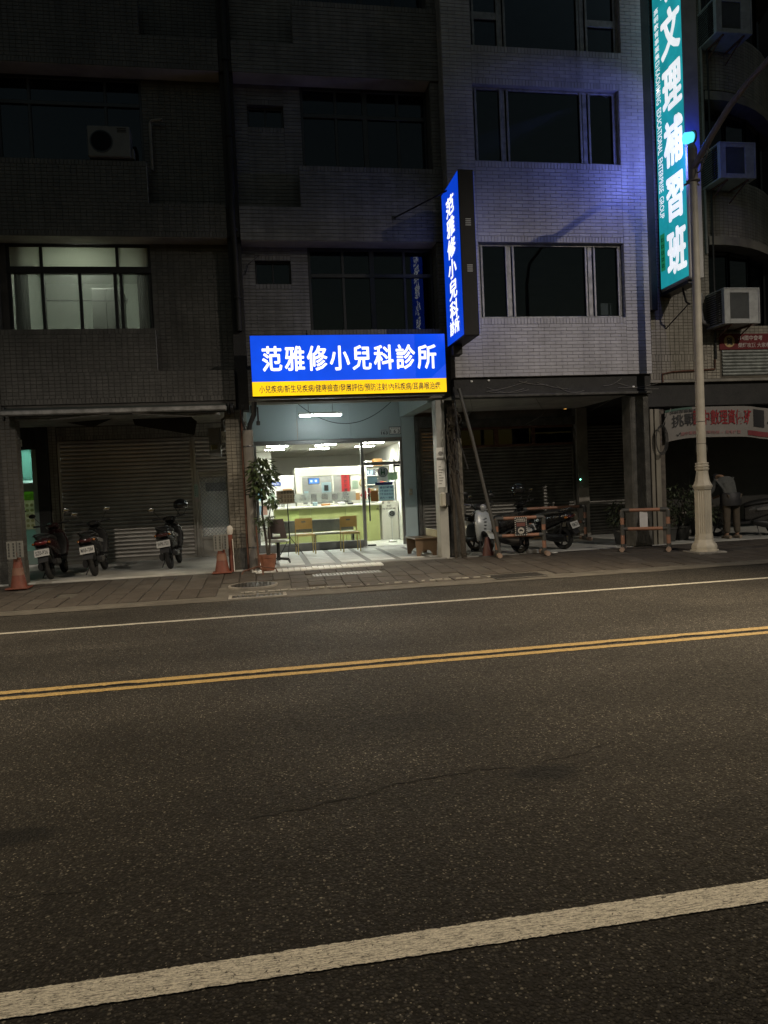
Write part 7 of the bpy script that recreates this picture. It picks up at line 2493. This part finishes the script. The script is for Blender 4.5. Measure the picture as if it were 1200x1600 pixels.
mk("lamp_head", mb, M_poleD, lp1, smooth=True)
# glowing blue cap lamp
mb = MB()
mb.tube([(LX - 0.14, LY, 7.69), (LX - 0.01, LY, 7.71)], [0.10, 0.10], 18)
mk("blue_lamp", mb, emit("blue_lamp_glow", (0.10, 0.72, 1.0), 1.5), lp1, smooth=True)
mb = MB()
mb.tube([(LX - 0.01, LY, 7.71), (LX + 0.025, LY, 7.712)], [0.125, 0.125], 18)
mb.tube([(LX, LY, 7.48), (LX - 0.03, LY, 7.60)], [0.085, 0.06], 16)
mk("blue_lamp_rim", mb, M_aluL, lp1, smooth=True)
def point(name, loc, col, power, r=0.1):
    l = bpy.data.lights.new(name, 'POINT')
    l.energy = power
    l.color = col
    l.shadow_soft_size = r
    o = bpy.data.objects.new(name, l)
    COL.objects.link(o)
    o.location = loc
    return o
def spot(name, loc, aim, col, power, size, blend, r=0.15):
    l = bpy.data.lights.new(name, 'SPOT')
    l.energy = power
    l.color = col
    l.spot_size = size
    l.spot_blend = blend
    l.shadow_soft_size = r
    o = bpy.data.objects.new(name, l)
    COL.objects.link(o)
    o.location = loc
    o.rotation_euler = (Vector(aim) - Vector(loc)).to_track_quat('-Z', 'Y').to_euler()
    return o
spot("blue_lamp_light", (LX - 0.21, LY + 0.10, 7.70), (LX - 0.46, LY + 1.1, 7.55), (0.22, 0.26, 1.0), POWER_BLUE, R(134), 0.12, 0.06)
point("blue_lamp_light", (LX + 0.13, LY + 0.18, 7.72), (0.012, 0.05, 1.0), POWER_BLUE * 0.22, 0.05)
spot("street_lamp_light", (LX, 8.5, 8.02), (1.8, 8.3, 0), LAMP_WARM, POWER_NEAR_POLE, R(82), 1.0)
# its twin further left along the same kerb, outside the frame
lp2 = thing("street_lamp", "next cream lamp pole along the same kerb further left", "street lamp", (-11.0, LY, 0.06))
mb = MB()
mb.tube([(-11.0, LY, 0.05), (-11.0, LY, 7.1), (-11.0, 12.0, 7.5), (-11.0, 11.0, 7.86), (-11.0, 9.4, 8.02)], [0.10, 0.07, 0.056, 0.05, 0.042], 12)
mk("pole", mb, M_pole, lp2, smooth=True)
mb = MB()
mb.loft([(-0.30, 0, 0, 0.05, 0.03), (-0.15, 0, 0.01, 0.14, 0.05), (0.2, 0, 0.01, 0.16, 0.055), (0.38, 0, 0, 0.06, 0.03)], 'x')
mb.xf(Matrix.Translation((-11.0, 9.1, 8.06)) @ Matrix.Rotation(R(-90), 4, 'Z'))
mk("lamp_head", mb, M_poleD, lp2, smooth=True)
spot("street_lamp_light", (-11.0, 9.0, 7.98), (-0.5, 8.3, 0), LAMP_WARM, POWER_NEXT_POLE, R(66), 1.0)
# the two hooded lamps on the camera's side of the road
def far_lamp(label, x, power, aim, cut, size, z):
    t = thing("street_lamp", label, "street lamp", (x, -2.0, 0))
    mb = MB()
    mb.tube([(x, -2.4, 0), (x, -2.4, z - 1.1), (x, -2.0, z - 0.3), (x, 0.5, z + 0.1)], [0.10, 0.07, 0.06, 0.05], 14)
    mk("pole", mb, M_pole, t, smooth=True)
    h = 0.42 / math.tan(R(cut))
    mb = MB()
    a = 0.42
    y0 = 0.95
    mb.box(x - a, x + a, y0 - a, y0 + a, z + 0.10, z + 0.14)
    mb.box(x - a, x + a, y0 - a - 0.02, y0 - a, z - h, z + 0.14).box(x - a, x + a, y0 + a, y0 + a + 0.02, z - h, z + 0.14)
    mb.box(x - a - 0.02, x - a, y0 - a, y0 + a, z - h, z + 0.14).box(x + a, x + a + 0.02, y0 - a, y0 + a, z - h, z + 0.14)
    mk("hood", mb, mat("hood_black", (0.02, 0.02, 0.02), 0.8, bump=0), t)  # added unseen skirt, shaped to keep lamp light off the upper facades
    spot("street_lamp_light", (x, y0, z), aim, LAMP_NEUTRAL, power, R(size), 0.6, 0.07)
far_lamp("hooded street lamp across the road on the right", 11.8, POWER_ACROSS_RIGHT, (7.0, 13.5, 1.0), 66.5, 84, 11.0)
far_lamp("hooded street lamp across the road on the left", -7.5, POWER_ACROSS_LEFT, (-2.0, 15.5, 0), 60.0, 72, 10.3)
